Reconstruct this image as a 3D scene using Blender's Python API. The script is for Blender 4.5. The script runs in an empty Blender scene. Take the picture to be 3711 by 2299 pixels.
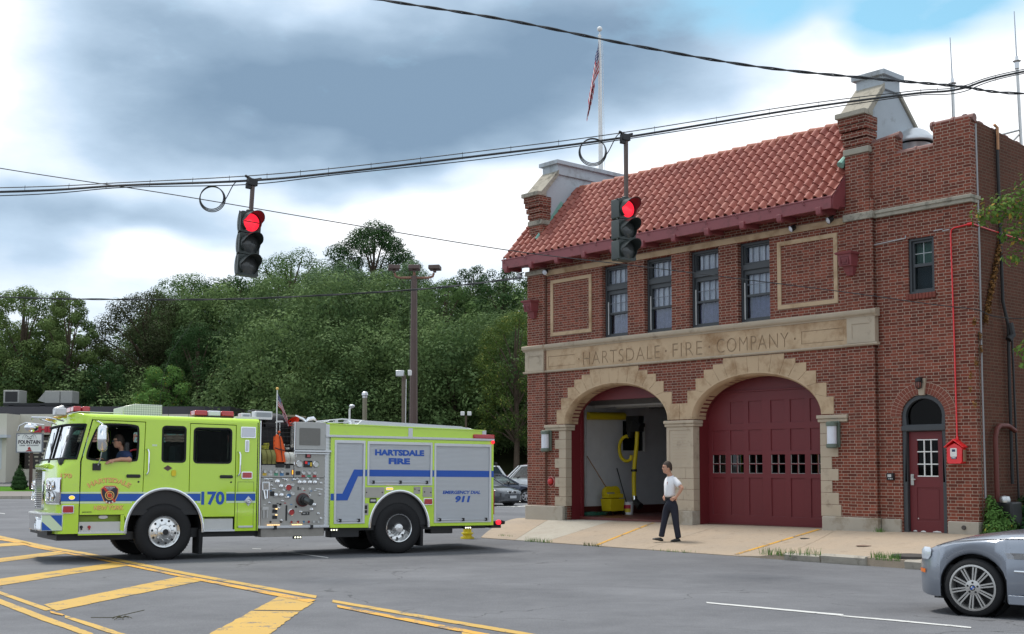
import bpy, bmesh, math, random
import numpy as np
from mathutils import Vector, Matrix, geometry
R = math.radians
scene = bpy.context.scene
COL = scene.collection
random.seed(7)
rng = np.random.default_rng(7)

# ------------------------------------------------------------------ camera, sky, sun, exposure
PITCH = math.atan(263.0 / 4354.0)
cd = bpy.data.cameras.new('camera'); cam = bpy.data.objects.new('camera', cd); COL.objects.link(cam)
cam.location = (0, 0, 1.60); cam.rotation_euler = (R(90) + PITCH, 0, 0)
cd.sensor_width = 36.0; cd.lens = 36.0 * 4354.0 / 3711.0; cd.shift_y = 272.0 / 3711.0
cd.clip_start = 0.1; cd.clip_end = 3000
scene.camera = cam
scene.view_settings.view_transform = 'Standard'; scene.view_settings.look = 'None'
scene.view_settings.exposure = 0.38; scene.view_settings.gamma = 1.0
SUN_DIR = Vector((-0.30, 0.30, 1.0)).normalized()
sd = bpy.data.lights.new('sun', 'SUN'); so = bpy.data.objects.new('sun', sd); COL.objects.link(so)
sd.energy = 2.4; sd.angle = R(12); sd.color = (1.0, 0.95, 0.88)
so.rotation_euler = SUN_DIR.to_track_quat('Z', 'Y').to_euler()

class NT:
    """tiny node-tree helper"""
    def __init__(s, tree): s.t = tree
    def n(s, typ, **kw):
        nd = s.t.nodes.new(typ)
        for k, v in kw.items(): setattr(nd, k, v)
        return nd
    def l(s, a, b): s.t.links.new(a, b)
    def put(s, v, sock):
        if isinstance(v, bpy.types.NodeSocket): s.l(v, sock)
        else: sock.default_value = v
    def m(s, op, a, b=0.0, c=None, clamp=False):
        nd = s.n('ShaderNodeMath', operation=op); nd.use_clamp = clamp
        s.put(a, nd.inputs[0]); s.put(b, nd.inputs[1])
        if c is not None: s.put(c, nd.inputs[2])
        return nd.outputs[0]
    def mix(s, f, a, b, typ='MIX'):
        nd = s.n('ShaderNodeMix', data_type='RGBA', blend_type=typ)
        s.put(f, nd.inputs[0])
        for v, i in ((a, 6), (b, 7)):
            if isinstance(v, (tuple, list)) and len(v) == 3: v = (*v, 1)
            s.put(v, nd.inputs[i])
        return nd.outputs[2]
    def ramp(s, f, stops):
        nd = s.n('ShaderNodeValToRGB'); s.l(f, nd.inputs[0]); e = nd.color_ramp.elements
        while len(e) < len(stops): e.new(0.5)
        for k, (p, c) in enumerate(stops):
            e[k].position = p; e[k].color = (*c, 1) if len(c) == 3 else c
        return nd.outputs[0]
    def noise(s, vec, scale, detail=4, rough=0.55):
        nd = s.n('ShaderNodeTexNoise'); nd.inputs['Scale'].default_value = scale
        nd.inputs['Detail'].default_value = detail; nd.inputs['Roughness'].default_value = rough
        if vec is not None: s.l(vec, nd.inputs['Vector'])
        return nd.outputs['Fac']

def build_world():
    w = bpy.data.worlds.new('World'); scene.world = w; w.use_nodes = True
    w.node_tree.nodes.clear(); N = NT(w.node_tree)
    out = N.n('ShaderNodeOutputWorld'); bg = N.n('ShaderNodeBackground'); N.l(bg.outputs[0], out.inputs[0])
    sky = N.n('ShaderNodeTexSky', sky_type='NISHITA'); sky.sun_disc = False
    sky.sun_elevation = math.asin(SUN_DIR.z); sky.sun_rotation = math.atan2(SUN_DIR.x, SUN_DIR.y)
    sky.air_density = 1.0; sky.dust_density = 1.5
    tc = N.n('ShaderNodeTexCoord'); d = tc.outputs['Generated']
    mp = N.n('ShaderNodeMapping'); mp.inputs['Scale'].default_value = (1.0, 1.0, 2.3); N.l(d, mp.inputs[0])
    sep = N.n('ShaderNodeSeparateXYZ'); N.l(d, sep.inputs[0])
    w1 = N.noise(mp.outputs[0], 3.2, 3, 0.5); w2 = N.noise(mp.outputs[0], 6.0, 3, 0.5)
    U = N.m('ADD', sep.outputs[0], N.m('MULTIPLY', N.m('SUBTRACT', w1, 0.5), 0.22))
    V = N.m('ADD', sep.outputs[2], N.m('MULTIPLY', N.m('SUBTRACT', w2, 0.5), 0.10))
    def g(px, py, sx, sy, amp):
        u0 = (px - 1220) / 2864 * 0.95; v0 = (1108 - py) / 2864 * 0.94
        a = N.m('DIVIDE', N.m('SUBTRACT', U, u0), sx / 2864); b = N.m('DIVIDE', N.m('SUBTRACT', V, v0), sy / 2864)
        r = N.m('ADD', N.m('MULTIPLY', a, a), N.m('MULTIPLY', b, b))
        return N.m('MULTIPLY', N.m('POWER', 2.718, N.m('MULTIPLY', r, -1.0)), amp)
    def total(lst):
        acc = lst[0]
        for x in lst[1:]: acc = N.m('ADD', acc, x)
        return acc
    dark = total([g(900, 190, 560, 150, 0.80), g(1350, 60, 330, 130, 0.45), g(450, 300, 330, 110, 0.34), g(180, 530, 420, 60, 0.50),
                  g(1060, 300, 380, 90, 0.40), g(480, 60, 260, 60, 0.2), g(1650, 230, 230, 70, 0.25), g(150, 620, 260, 40, 0.2)])
    light = total([g(30, 150, 130, 170, 0.38), g(300, 610, 160, 45, 0.5), g(1000, 500, 400, 60, 0.55), g(1500, 420, 260, 70, 0.25), g(2150, 330, 420, 170, 0.9)])
    blue = total([g(1900, 25, 330, 80, 1.25), g(2330, 5, 230, 40, 0.8), g(1600, 25, 140, 60, 0.4), g(1880, 60, 60, 60, -0.9)])
    fbm = N.noise(mp.outputs[0], 4.2, 6, 0.5); fb2 = N.noise(mp.outputs[0], 15.0, 6, 0.6)
    val = N.m('SUBTRACT', N.m('ADD', 0.58, N.m('MULTIPLY', N.m('SUBTRACT', fbm, 0.5), 0.62)), dark)
    val = N.m('ADD', N.m('ADD', val, light), N.m('MULTIPLY', N.m('SUBTRACT', fb2, 0.5), 0.30))
    cc = N.ramp(N.m('ADD', val, 0.22, clamp=True), [(0.0, (0.185, 0.275, 0.385)), (0.25, (0.27, 0.375, 0.495)), (0.55, (0.45, 0.575, 0.715)), (0.84, (0.74, 0.82, 0.91)), (1.0, (0.98, 1.0, 1.03))])
    bs = N.m('ADD', blue, N.m('MULTIPLY', N.m('SUBTRACT', fb2, 0.62), 0.9), clamp=True)
    skyc = N.mix(1.0, sky.outputs[0], (0.12, 0.17, 0.15), 'MULTIPLY')
    c = N.mix(bs, cc, skyc)
    N.l(c, bg.inputs[0]); bg.inputs[1].default_value = 1.0
build_world()

# ------------------------------------------------------------------ frames (world, building, truck)
W = Matrix.Identity(4)
BA = math.atan2(-0.7526, 0.6585)
B = Matrix.Translation((9.287, 24.16, 0)) @ Matrix.Rotation(BA, 4, 'Z')
Bi = B.inverted()
def plane_z(x, y):
    return 0.193 - 0.00245 * max(-14, min(9, x)) - 0.01864 * max(5, min(27.5, y))
def ground(x, y):
    X, Y, _ = Bi @ Vector((x, y, 0)); p = plane_z(x, y)
    k = min(1, max(0, (-3.4 - Y) / 4.1)); k = k * k * (3 - 2 * k)
    if Y > -3.4 and X < -14.5:
        j = min(1, (-14.5 - X) / 4); k = max(k, j)
    z = -0.25 * (1 - k) + p * k
    if y > 69: z += 0.05 * (min(y, 86) - 69)
    return z
TA = R(30.5)
def truck_frame():
    b, c = -0.00245, -0.01864
    n = Vector((-b, -c, 1)).normalized(); x = Vector((math.cos(TA), math.sin(TA), 0)); x = (x - n * x.dot(n)).normalized(); y = n.cross(x)
    m = Matrix((( x.x, y.x, n.x, -6.66), (x.y, y.y, n.y, 23.05), (x.z, y.z, n.z, 0.193 + 0.00245 * 6.66 - 0.01864 * 23.05), (0, 0, 0, 1)))
    return m
T = truck_frame()

# ------------------------------------------------------------------ materials
MATS = {}
def newmat(name):
    m = bpy.data.materials.new(name); m.use_nodes = True; m.node_tree.nodes.clear()
    N = NT(m.node_tree); out = N.n('ShaderNodeOutputMaterial'); bs = N.n('ShaderNodeBsdfPrincipled'); N.l(bs.outputs[0], out.inputs[0])
    MATS[name] = m
    return m, N, bs, out
def pm(name, col, rough=0.6, metal=0.0, var=0.15, scale=6.0, bump=0.0, bscale=40, coat=0.0, spec=0.5, grime=None):
    if name in MATS: return MATS[name]
    m, N, bs, out = newmat(name)
    tc = N.n('ShaderNodeTexCoord').outputs['Object']
    nz = N.noise(tc, scale, 5, 0.6)
    c = N.mix(nz, tuple(v * (1 - var) for v in col), tuple(min(1, v * (1 + var)) for v in col))
    if grime:
        nz2 = N.noise(tc, grime[1], 6, 0.7)
        f = N.m('MULTIPLY', N.m('SUBTRACT', nz2, grime[2] if len(grime) > 2 else 0.52), 5.0, clamp=True)
        c = N.mix(f, c, grime[0])
    N.l(c, bs.inputs['Base Color'])
    N.l(N.m('ADD', rough - 0.06, N.m('MULTIPLY', nz, 0.12)), bs.inputs['Roughness'])
    bs.inputs['Metallic'].default_value = metal
    bs.inputs['Specular IOR Level'].default_value = spec
    if coat: bs.inputs['Coat Weight'].default_value = coat; bs.inputs['Coat Roughness'].default_value = 0.05
    if bump:
        bn = N.n('ShaderNodeBump'); bn.inputs['Strength'].default_value = bump; bn.inputs['Distance'].default_value = 0.01
        N.l(N.noise(tc, bscale, 4, 0.6), bn.inputs['Height']); N.l(bn.outputs[0], bs.inputs['Normal'])
    return m
def emis(name, col, st, base=(0.1, 0.1, 0.1)):
    m, N, bs, out = newmat(name); bs.inputs['Base Color'].default_value = (*base, 1)
    bs.inputs['Emission Color'].default_value = (*col, 1); bs.inputs['Emission Strength'].default_value = st; bs.inputs['Roughness'].default_value = 0.2
    return m
def glass(name, tint=(0.75, 0.85, 0.85), alpha=0.75, rough=0.02, refl=0.0, ior=1.3):
    m, N, bs, out = newmat(name); N.t.nodes.remove(bs)
    tr = N.n('ShaderNodeBsdfTransparent'); tr.inputs[0].default_value = (*[v * alpha for v in tint], 1)
    gl = N.n('ShaderNodeBsdfGlossy'); gl.inputs[0].default_value = (0.95, 0.95, 0.95, 1); gl.inputs[1].default_value = rough
    fr = N.n('ShaderNodeFresnel'); fr.inputs[0].default_value = 1.5
    mx = N.n('ShaderNodeMixShader'); N.l(N.m('ADD', fr.outputs[0], refl, clamp=True), mx.inputs[0]); N.l(tr.outputs[0], mx.inputs[1]); N.l(gl.outputs[0], mx.inputs[2]); fr.inputs[0].default_value = ior; N.l(mx.outputs[0], out.inputs[0])
    return m
def brickmat(name, c1, c2, mortar, dirt=0.0):
    """Flemish bond: each course alternates a stretcher and a header, mortar joints pale and slightly sunk"""
    m, N, bs, out = newmat(name)
    tc = N.n('ShaderNodeTexCoord').outputs['Object']; sp = N.n('ShaderNodeSeparateXYZ'); N.l(tc, sp.inputs[0])
    u = N.m('ADD', N.m('ADD', sp.outputs[0], sp.outputs[1]), 50.0); v = N.m('ADD', sp.outputs[2], 5.0)
    H = 0.066; P = 0.318
    wob = N.noise(tc, 3.0, 2); v = N.m('ADD', v, N.m('MULTIPLY', wob, 0.004))
    row = N.m('FLOOR', N.m('DIVIDE', v, H)); fv = N.m('FRACT', N.m('DIVIDE', v, H))
    par = N.m('MULTIPLY', N.m('MODULO', row, 2.0), P * 0.5)
    us = N.m('DIVIDE', N.m('ADD', u, par), P); cell = N.m('FLOOR', us); fu = N.m('FRACT', us)
    jw = 0.011 / P
    hd = N.m('GREATER_THAN', fu, 0.665)
    mort_u = N.m('MAXIMUM', N.m('LESS_THAN', fu, jw), N.m('LESS_THAN', N.m('ABSOLUTE', N.m('SUBTRACT', fu, 0.665)), jw * 0.5))
    mort = N.m('MAXIMUM', mort_u, N.m('LESS_THAN', fv, 0.17))
    cv = N.n('ShaderNodeCombineXYZ'); N.l(N.m('ADD', N.m('MULTIPLY', cell, 2.0), hd), cv.inputs[0]); N.l(row, cv.inputs[1])
    wn = N.n('ShaderNodeTexWhiteNoise', noise_dimensions='3D'); N.l(cv.outputs[0], wn.inputs['Vector'])
    big = N.noise(tc, 0.7, 5, 0.6)
    bc = N.mix(wn.outputs['Value'], c1, c2)
    bc = N.mix(N.m('MULTIPLY', N.m('SUBTRACT', big, 0.45), 1.6, clamp=True), bc, tuple(x * 0.62 for x in c1))
    mc = N.mix(N.m('MULTIPLY', N.noise(tc, 1.6, 4), 0.9, clamp=True), mortar, tuple(x * 0.5 for x in mortar))
    c = N.mix(mort, bc, mc)
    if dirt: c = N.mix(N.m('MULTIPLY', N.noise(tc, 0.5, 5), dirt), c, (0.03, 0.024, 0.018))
    N.l(c, bs.inputs['Base Color']); bs.inputs['Roughness'].default_value = 0.9; bs.inputs['Specular IOR Level'].default_value = 0.15
    bn = N.n('ShaderNodeBump'); bn.inputs['Strength'].default_value = 0.6; bn.inputs['Distance'].default_value = 0.006
    N.l(N.m('ADD', N.m('SUBTRACT', 1.0, mort), N.m('MULTIPLY', N.noise(tc, 60, 3), 0.4)), bn.inputs['Height']); N.l(bn.outputs[0], bs.inputs['Normal'])
    return m

M_brick = brickmat('brick_red', (0.120, 0.036, 0.026), (0.250, 0.070, 0.045), (0.48, 0.37, 0.29))
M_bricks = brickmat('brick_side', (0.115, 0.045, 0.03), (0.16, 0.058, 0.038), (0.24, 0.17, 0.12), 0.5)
M_stone = pm('limestone', (0.50, 0.365, 0.235), 0.85, var=0.16, scale=1.1, bump=0.3, bscale=60, grime=((0.30, 0.185, 0.10), 1.6, 0.48), spec=0.2)
M_stone2 = pm('limestone_pale', (0.45, 0.375, 0.285), 0.85, var=0.15, scale=2.0, bump=0.3, bscale=60, grime=((0.24, 0.19, 0.14), 2.5, 0.56), spec=0.2)
M_weather = pm('stone_weathered', (0.36, 0.33, 0.27), 0.9, var=0.3, scale=3.0, bump=0.4, grime=((0.09, 0.085, 0.07), 3.0, 0.5), spec=0.2)
M_plinth = pm('plinth_granite', (0.40, 0.36, 0.30), 0.85, var=0.12, scale=2.0, bump=0.4, bscale=90, grime=((0.22, 0.17, 0.11), 1.2, 0.52), spec=0.2)
M_stucco = pm('stucco_silver', (0.42, 0.46, 0.49), 0.8, var=0.12, scale=1.5, bump=0.3, grime=((0.20, 0.20, 0.19), 1.6, 0.55), spec=0.3)
M_maroon = pm('maroon_paint', (0.135, 0.014, 0.018), 0.5, var=0.12, scale=1.0, bump=0.05, bscale=15)
M_maroonS = pm('maroon_trim', (0.235, 0.058, 0.064), 0.5, var=0.15, scale=2.0, grime=((0.12, 0.03, 0.03), 3.0, 0.55))
M_grey = pm('grey_paint', (0.045, 0.05, 0.055), 0.45, var=0.12, scale=2.0)
M_black = pm('black_paint', (0.012, 0.012, 0.013), 0.5, var=0.1)
M_rubber = pm('rubber', (0.016, 0.016, 0.017), 0.75, var=0.25, scale=8, bump=0.2, bscale=60, spec=0.3)
M_chrome = pm('chrome', (0.78, 0.79, 0.80), 0.1, 1.0, var=0.04)
M_steel = pm('brushed_steel', (0.52, 0.51, 0.49), 0.33, 1.0, var=0.12, scale=14)
M_alu = pm('aluminium', (0.62, 0.63, 0.64), 0.38, 0.85, var=0.08, scale=9)
M_lime = pm('lime_paint', (0.50, 0.74, 0.03), 0.22, var=0.04, scale=1.3, coat=1.0, grime=((0.42, 0.60, 0.06), 2.2, 0.58))
M_shutter = pm('shutter_metal', (0.56, 0.58, 0.60), 0.42, 0.35, var=0.04, scale=4)
M_blue = pm('blue_vinyl', (0.010, 0.085, 0.42), 0.35, var=0.06, scale=2)
M_silverv = pm('silver_vinyl', (0.62, 0.75, 0.50), 0.45, var=0.05)
M_gold = pm('gold_leaf', (0.80, 0.50, 0.14), 0.4, var=0.2, scale=12)
M_goldsh = pm('gold_shadow', (0.22, 0.06, 0.02), 0.5, var=0.1)
M_white = pm('white_paint', (0.75, 0.75, 0.73), 0.5, var=0.06, scale=3)
M_redl = emis('red_lamp', (1.0, 0.02, 0.02), 0.2, (0.5, 0.01, 0.01))
M_redlens = pm('red_lens', (0.42, 0.008, 0.012), 0.15, var=0.25, scale=30, coat=0.8)
M_amber = emis('amber_lamp', (1.0, 0.35, 0.02), 1.6, (0.5, 0.2, 0.02))
M_redglow = emis('red_signal', (1.0, 0.02, 0.045), 1.05, (0.5, 0.01, 0.01))
M_warm = emis('warm_lamp', (1.0, 0.62, 0.25), 2.2)
M_led = emis('led_white', (1.0, 1.0, 0.75), 2.0)
M_glass = glass('window_glass', (0.9, 0.93, 0.95), 0.92, refl=0.02)
M_cabglass = glass('cab_glass', (0.66, 0.80, 0.78), 0.80, ior=1.14)
M_shield = glass('windshield_glass', (0.45, 0.75, 0.70), 0.80, refl=0.0, ior=1.17)
M_frost = pm('lamp_glass', (0.66, 0.68, 0.74), 0.3, var=0.05)
M_asph = None
def asphalt(name, lo, hi):
    m, N, bs, out = newmat(name); tc = N.n('ShaderNodeTexCoord').outputs['Object']
    a = N.noise(tc, 0.35, 5, 0.6); b = N.noise(tc, 55, 3, 0.8); c = N.noise(tc, 2.2, 6, 0.75)
    vo = N.n('ShaderNodeTexVoronoi'); vo.inputs['Scale'].default_value = 30; N.l(tc, vo.inputs['Vector'])
    f = N.m('ADD', N.m('MULTIPLY', a, 0.6), N.m('ADD', N.m('MULTIPLY', b, 0.42), N.m('MULTIPLY', c, 0.30)))
    col = N.ramp(f, [(0.45, lo), (0.86, hi)])
    cr = N.n('ShaderNodeTexVoronoi', feature='DISTANCE_TO_EDGE'); cr.inputs['Scale'].default_value = 0.22
    dn = N.n('ShaderNodeTexNoise'); dn.inputs['Scale'].default_value = 0.9; dn.inputs['Detail'].default_value = 6; N.l(tc, dn.inputs['Vector'])
    va = N.n('ShaderNodeVectorMath', operation='ADD'); N.l(tc, va.inputs[0]); N.l(dn.outputs['Color'], va.inputs[1]); N.l(va.outputs[0], cr.inputs['Vector'])
    crack = N.m('MULTIPLY', N.m('LESS_THAN', cr.outputs['Distance'], 0.0022), N.m('GREATER_THAN', a, 0.50))
    col = N.mix(N.m('MULTIPLY', crack, 0.5), col, (0.03, 0.03, 0.03))
    speck = N.m('LESS_THAN', vo.outputs['Distance'], 0.16)
    col = N.mix(N.m('MULTIPLY', speck, 0.35), col, (0.34, 0.33, 0.31))
    N.l(col, bs.inputs['Base Color']); bs.inputs['Roughness'].default_value = 0.85; bs.inputs['Specular IOR Level'].default_value = 0.25
    bn = N.n('ShaderNodeBump'); bn.inputs['Strength'].default_value = 0.5; bn.inputs['Distance'].default_value = 0.01
    N.l(N.m('ADD', b, vo.outputs['Distance']), bn.inputs['Height']); N.l(bn.outputs[0], bs.inputs['Normal'])
    return m
M_asph = asphalt('asphalt', (0.088, 0.090, 0.098), (0.185, 0.188, 0.198))
def marking(name, c, c2, wear=0.5):
    m, N, bs, out = newmat(name); tc = N.n('ShaderNodeTexCoord').outputs['Object']
    a = N.noise(tc, 2.2, 6, 0.75); b = N.noise(tc, 28, 4, 0.7)
    col = N.mix(N.noise(tc, 1.3, 3), c, c2)
    f = N.m('GREATER_THAN', N.m('ADD', N.m('MULTIPLY', a, 0.7), N.m('MULTIPLY', b, 0.3)), wear)
    col = N.mix(N.m('MULTIPLY', f, 0.85), col, (0.11, 0.11, 0.115))
    N.l(col, bs.inputs['Base Color']); bs.inputs['Roughness'].default_value = 0.7
    return m
M_yel = marking('yellow_marking', (0.56, 0.335, 0.055), (0.43, 0.28, 0.07), 0.565)
M_yelw = marking('yellow_marking_worn', (0.70, 0.36, 0.03), (0.5, 0.27, 0.04), 0.535)
M_whm = marking('white_marking', (0.62, 0.62, 0.6), (0.5, 0.5, 0.48), 0.60)
def concrete(name, c, c2):
    m, N, bs, out = newmat(name); tc = N.n('ShaderNodeTexCoord').outputs['Object']
    a = N.noise(tc, 0.9, 6, 0.65); b = N.noise(tc, 70, 3, 0.8); d = N.noise(tc, 5, 5, 0.7)
    vo = N.n('ShaderNodeTexVoronoi'); vo.inputs['Scale'].default_value = 55; N.l(tc, vo.inputs['Vector'])
    col = N.mix(N.m('MULTIPLY', N.m('SUBTRACT', a, 0.35), 2.2, clamp=True), c, c2)
    col = N.mix(N.m('MULTIPLY', N.m('GREATER_THAN', b, 0.60), 0.35), col, (0.60, 0.52, 0.42))
    col = N.mix(N.m('MULTIPLY', N.m('LESS_THAN', vo.outputs['Distance'], 0.22), 0.35), col, (0.16, 0.10, 0.06))
    col = N.mix(N.m('MULTIPLY', N.m('SUBTRACT', d, 0.56, clamp=True), 3.0, clamp=True), col, (0.17, 0.13, 0.09))
    N.l(col, bs.inputs['Base Color']); bs.inputs['Roughness'].default_value = 0.9; bs.inputs['Specular IOR Level'].default_value = 0.2
    bn = N.n('ShaderNodeBump'); bn.inputs['Strength'].default_value = 0.5; bn.inputs['Distance'].default_value = 0.01
    N.l(b, bn.inputs['Height']); N.l(bn.outputs[0], bs.inputs['Normal'])
    return m
M_tan = concrete('aggregate_tan', (0.39, 0.31, 0.23), (0.32, 0.27, 0.215))
M_conc = concrete('concrete_grey', (0.41, 0.385, 0.325), (0.35, 0.31, 0.26))
M_curb = pm('curb_stone', (0.36, 0.33, 0.28), 0.9, var=0.3, scale=4, bump=0.6, bscale=30, grime=((0.12, 0.11, 0.09), 5, 0.55), spec=0.2)
def leafmat(name, dark, light, sat=(0.30, 0.30, 0.05), sa=0.05, trans=0.25, nscale=0.35):
    m, N, bs, out = newmat(name); g = N.n('ShaderNodeNewGeometry'); tc = N.n('ShaderNodeTexCoord').outputs['Object']
    rp = g.outputs['Random Per Island']
    f = N.m('ADD', N.m('MULTIPLY', N.noise(tc, nscale, 4, 0.6), 0.9), N.m('MULTIPLY', rp, 0.18))
    c = N.ramp(f, [(0.28, dark), (0.72, light)])
    c = N.mix(N.m('GREATER_THAN', rp, 1.0 - sa), c, sat)
    N.l(c, bs.inputs['Base Color']); bs.inputs['Roughness'].default_value = 0.7; bs.inputs['Specular IOR Level'].default_value = 0.08
    tl = N.n('ShaderNodeBsdfTranslucent'); N.l(c, tl.inputs[0]); mx = N.n('ShaderNodeMixShader'); mx.inputs[0].default_value = trans
    N.l(bs.outputs[0], mx.inputs[1]); N.l(tl.outputs[0], mx.inputs[2]); N.l(mx.outputs[0], out.inputs[0])
    return m
M_bark = pm('bark', (0.10, 0.075, 0.055), 0.9, var=0.35, scale=5, bump=0.6, bscale=20, spec=0.1)

# ------------------------------------------------------------------ mesh builder
class MB:
    def __init__(s): s.v = []; s.f = []; s.mi = []; s.m = 0
    def add(s, vs, fs):
        o = len(s.v); s.v.extend([tuple(p) for p in vs]); s.f.extend([tuple(i + o for i in f) for f in fs]); s.mi.extend([s.m] * len(fs)); return s
    def box(s, x0, x1, y0, y1, z0, z1):
        return s.add([(x0, y0, z0), (x1, y0, z0), (x1, y1, z0), (x0, y1, z0), (x0, y0, z1), (x1, y0, z1), (x1, y1, z1), (x0, y1, z1)],
                     [(0, 3, 2, 1), (4, 5, 6, 7), (0, 1, 5, 4), (1, 2, 6, 5), (2, 3, 7, 6), (3, 0, 4, 7)])
    def tube(s, pts, r, seg=8, r2=None, cap=True):
        pts = [Vector(p) for p in pts]; n = len(pts); rs = [r if r2 is None else r + (r2 - r) * i / (n - 1) for i in range(n)] if not isinstance(r, (list, tuple)) else r
        vs = []; up = None
        for i, p in enumerate(pts):
            t = (pts[min(i + 1, n - 1)] - pts[max(i - 1, 0)]).normalized()
            if up is None: up = Vector((0, 0, 1)) if abs(t.z) < 0.9 else Vector((1, 0, 0))
            a = t.cross(up); 
            if a.length < 1e-5: a = t.orthogonal()
            a.normalize(); b = a.cross(t).normalized(); up = b
            for k in range(seg):
                q = 2 * math.pi * k / seg; vs.append(p + (a * math.cos(q) + b * math.sin(q)) * rs[i])
        fs = [(i * seg + k, i * seg + (k + 1) % seg, (i + 1) * seg + (k + 1) % seg, (i + 1) * seg + k) for i in range(n - 1) for k in range(seg)]
        if cap: fs += [tuple(range(seg))[::-1], tuple((n - 1) * seg + k for k in range(seg))]
        return s.add(vs, fs)
    def cyl(s, p0, p1, r, seg=16, r2=None): return s.tube([p0, p1], r, seg, r2)
    def lathe(s, c, axis, prof, seg=24, a0=0, a1=2 * math.pi):
        """prof: (radius, along) pairs about axis 'x','y','z' through c"""
        full = abs(a1 - a0 - 2 * math.pi) < 1e-6; ns = seg if full else seg + 1; vs = []
        for r, h in prof:
            for k in range(ns):
                q = a0 + (a1 - a0) * k / seg; ca, sa = r * math.cos(q), r * math.sin(q)
                d = {'x': (h, ca, sa), 'y': (ca, h, sa), 'z': (ca, sa, h)}[axis]; vs.append((c[0] + d[0], c[1] + d[1], c[2] + d[2]))
        fs = []
        for i in range(len(prof) - 1):
            for k in range(seg):
                k2 = (k + 1) % ns; fs.append((i * ns + k, i * ns + k2, (i + 1) * ns + k2, (i + 1) * ns + k))
        return s.add(vs, fs)
    def sphere(s, c, r, seg=12, ring=8, sc=(1, 1, 1)):
        prof = [(max(1e-4, math.sin(math.pi * i / ring)) * r, -math.cos(math.pi * i / ring) * r) for i in range(ring + 1)]
        o = len(s.v); s.lathe((0, 0, 0), 'z', prof, seg)
        for i in range(o, len(s.v)): p = s.v[i]; s.v[i] = (c[0] + p[0] * sc[0], c[1] + p[1] * sc[1], c[2] + p[2] * sc[2])
        return s
    def prism(s, loops, mp, d0, d1, back=True, side=True):
        """loops: outer outline then holes, in 2-D; mp(u,v,d) -> 3-D; front at d1, back at d0"""
        loops = [[tuple(p) for p in l] for l in loops]
        flat = [p for l in loops for p in l]; n = len(flat)
        tris = geometry.tessellate_polygon([[Vector((p[0], p[1], 0)) for p in l] for l in loops])
        vs = [mp(p[0], p[1], d1) for p in flat] + [mp(p[0], p[1], d0) for p in flat]
        fs = [tuple(t) for t in tris]
        if back: fs += [tuple(n + i for i in t[::-1]) for t in tris]
        if side:
            o = 0
            for l in loops:
                k = len(l)
                for i in range(k): a, b = o + i, o + (i + 1) % k; fs.append((a, b, n + b, n + a))
                o += k
        return s.add(vs, fs)
    def grid(s, rows):
        n = len(rows[0]); vs = [p for r in rows for p in r]
        return s.add(vs, [(i * n + k, i * n + k + 1, (i + 1) * n + k + 1, (i + 1) * n + k) for i in range(len(rows) - 1) for k in range(n - 1)])
    def join(s, o, M=None):
        vs = [M @ Vector(p) for p in o.v] if M else o.v; k = len(s.v); s.v.extend([tuple(p) for p in vs]); s.f.extend([tuple(i + k for i in f) for f in o.f]); s.mi.extend([m + s.m for m in o.mi]); return s

ORG = {}
def mesh_of(name, mb, mats, org=(0, 0, 0), smooth=True, normals=True, ang=35):
    me = bpy.data.meshes.new(name); ox, oy, oz = org
    me.from_pydata([(p[0] - ox, p[1] - oy, p[2] - oz) for p in mb.v], [], mb.f)
    mats = mats if isinstance(mats, (list, tuple)) else [mats]
    for m in mats: me.materials.append(m)
    if len(mats) > 1: me.polygons.foreach_set('material_index', mb.mi)
    if normals:
        bm = bmesh.new(); bm.from_mesh(me); bmesh.ops.recalc_face_normals(bm, faces=bm.faces); bm.to_mesh(me); bm.free()
    if smooth:
        me.polygons.foreach_set('use_smooth', [True] * len(me.polygons)); me.set_sharp_from_angle(angle=R(ang))
    me.update(); return me
def props(o, label=None, cat=None, group=None, kind=None):
    if label: o['label'] = label
    if cat: o['category'] = cat
    if group: o['group'] = group
    if kind: o['kind'] = kind
def thing(name, label, cat, F=W, at=(0, 0, 0), group=None):
    o = bpy.data.objects.new(name, None); COL.objects.link(o); o.empty_display_size = 0.2
    o.matrix_world = F @ Matrix.Translation(at); ORG[o.name] = tuple(at); props(o, label, cat, group); return o
def part(name, mb, mats, parent, label=None, bev=0, kind=None, **kw):
    org = ORG[parent.name]; me = mesh_of(name, mb, mats, org, **kw); o = bpy.data.objects.new(name, me); COL.objects.link(o); o.parent = parent
    ORG[o.name] = org; props(o, label, kind=kind)
    if bev: b = o.modifiers.new('Bevel', 'BEVEL'); b.width = bev; b.segments = 2; b.limit_method = 'ANGLE'; b.angle_limit = R(40)
    return o
def solo(name, label, cat, mb, mats, F=W, at=(0, 0, 0), group=None, kind=None, bev=0, **kw):
    me = mesh_of(name, mb, mats, at, **kw); o = bpy.data.objects.new(name, me); COL.objects.link(o); o.matrix_world = F @ Matrix.Translation(at)
    ORG[o.name] = tuple(at); props(o, label, cat, group, kind)
    if bev: b = o.modifiers.new('Bevel', 'BEVEL'); b.width = bev; b.segments = 2; b.limit_method = 'ANGLE'; b.angle_limit = R(40)
    return o
def struct(name, mb, mats, F=W, **kw): return solo(name, None, None, mb, mats, F, kind='structure', **kw)
def copy_tree(o, parent=None):
    c = o.copy(); COL.objects.link(c); c.parent = parent; ORG[c.name] = ORG[o.name]
    for ch in list(o.children): copy_tree(ch, c)
    return c
FR = lambda Y0=0.0: (lambda u, v, d: (u, Y0 - d, v))          # faces -Y (the street, the camera side)
SX = lambda X0=0.0: (lambda u, v, d: (X0 + d, u, v))          # faces +X
TP = lambda Z0=0.0: (lambda u, v, d: (u, v, Z0 + d))
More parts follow.
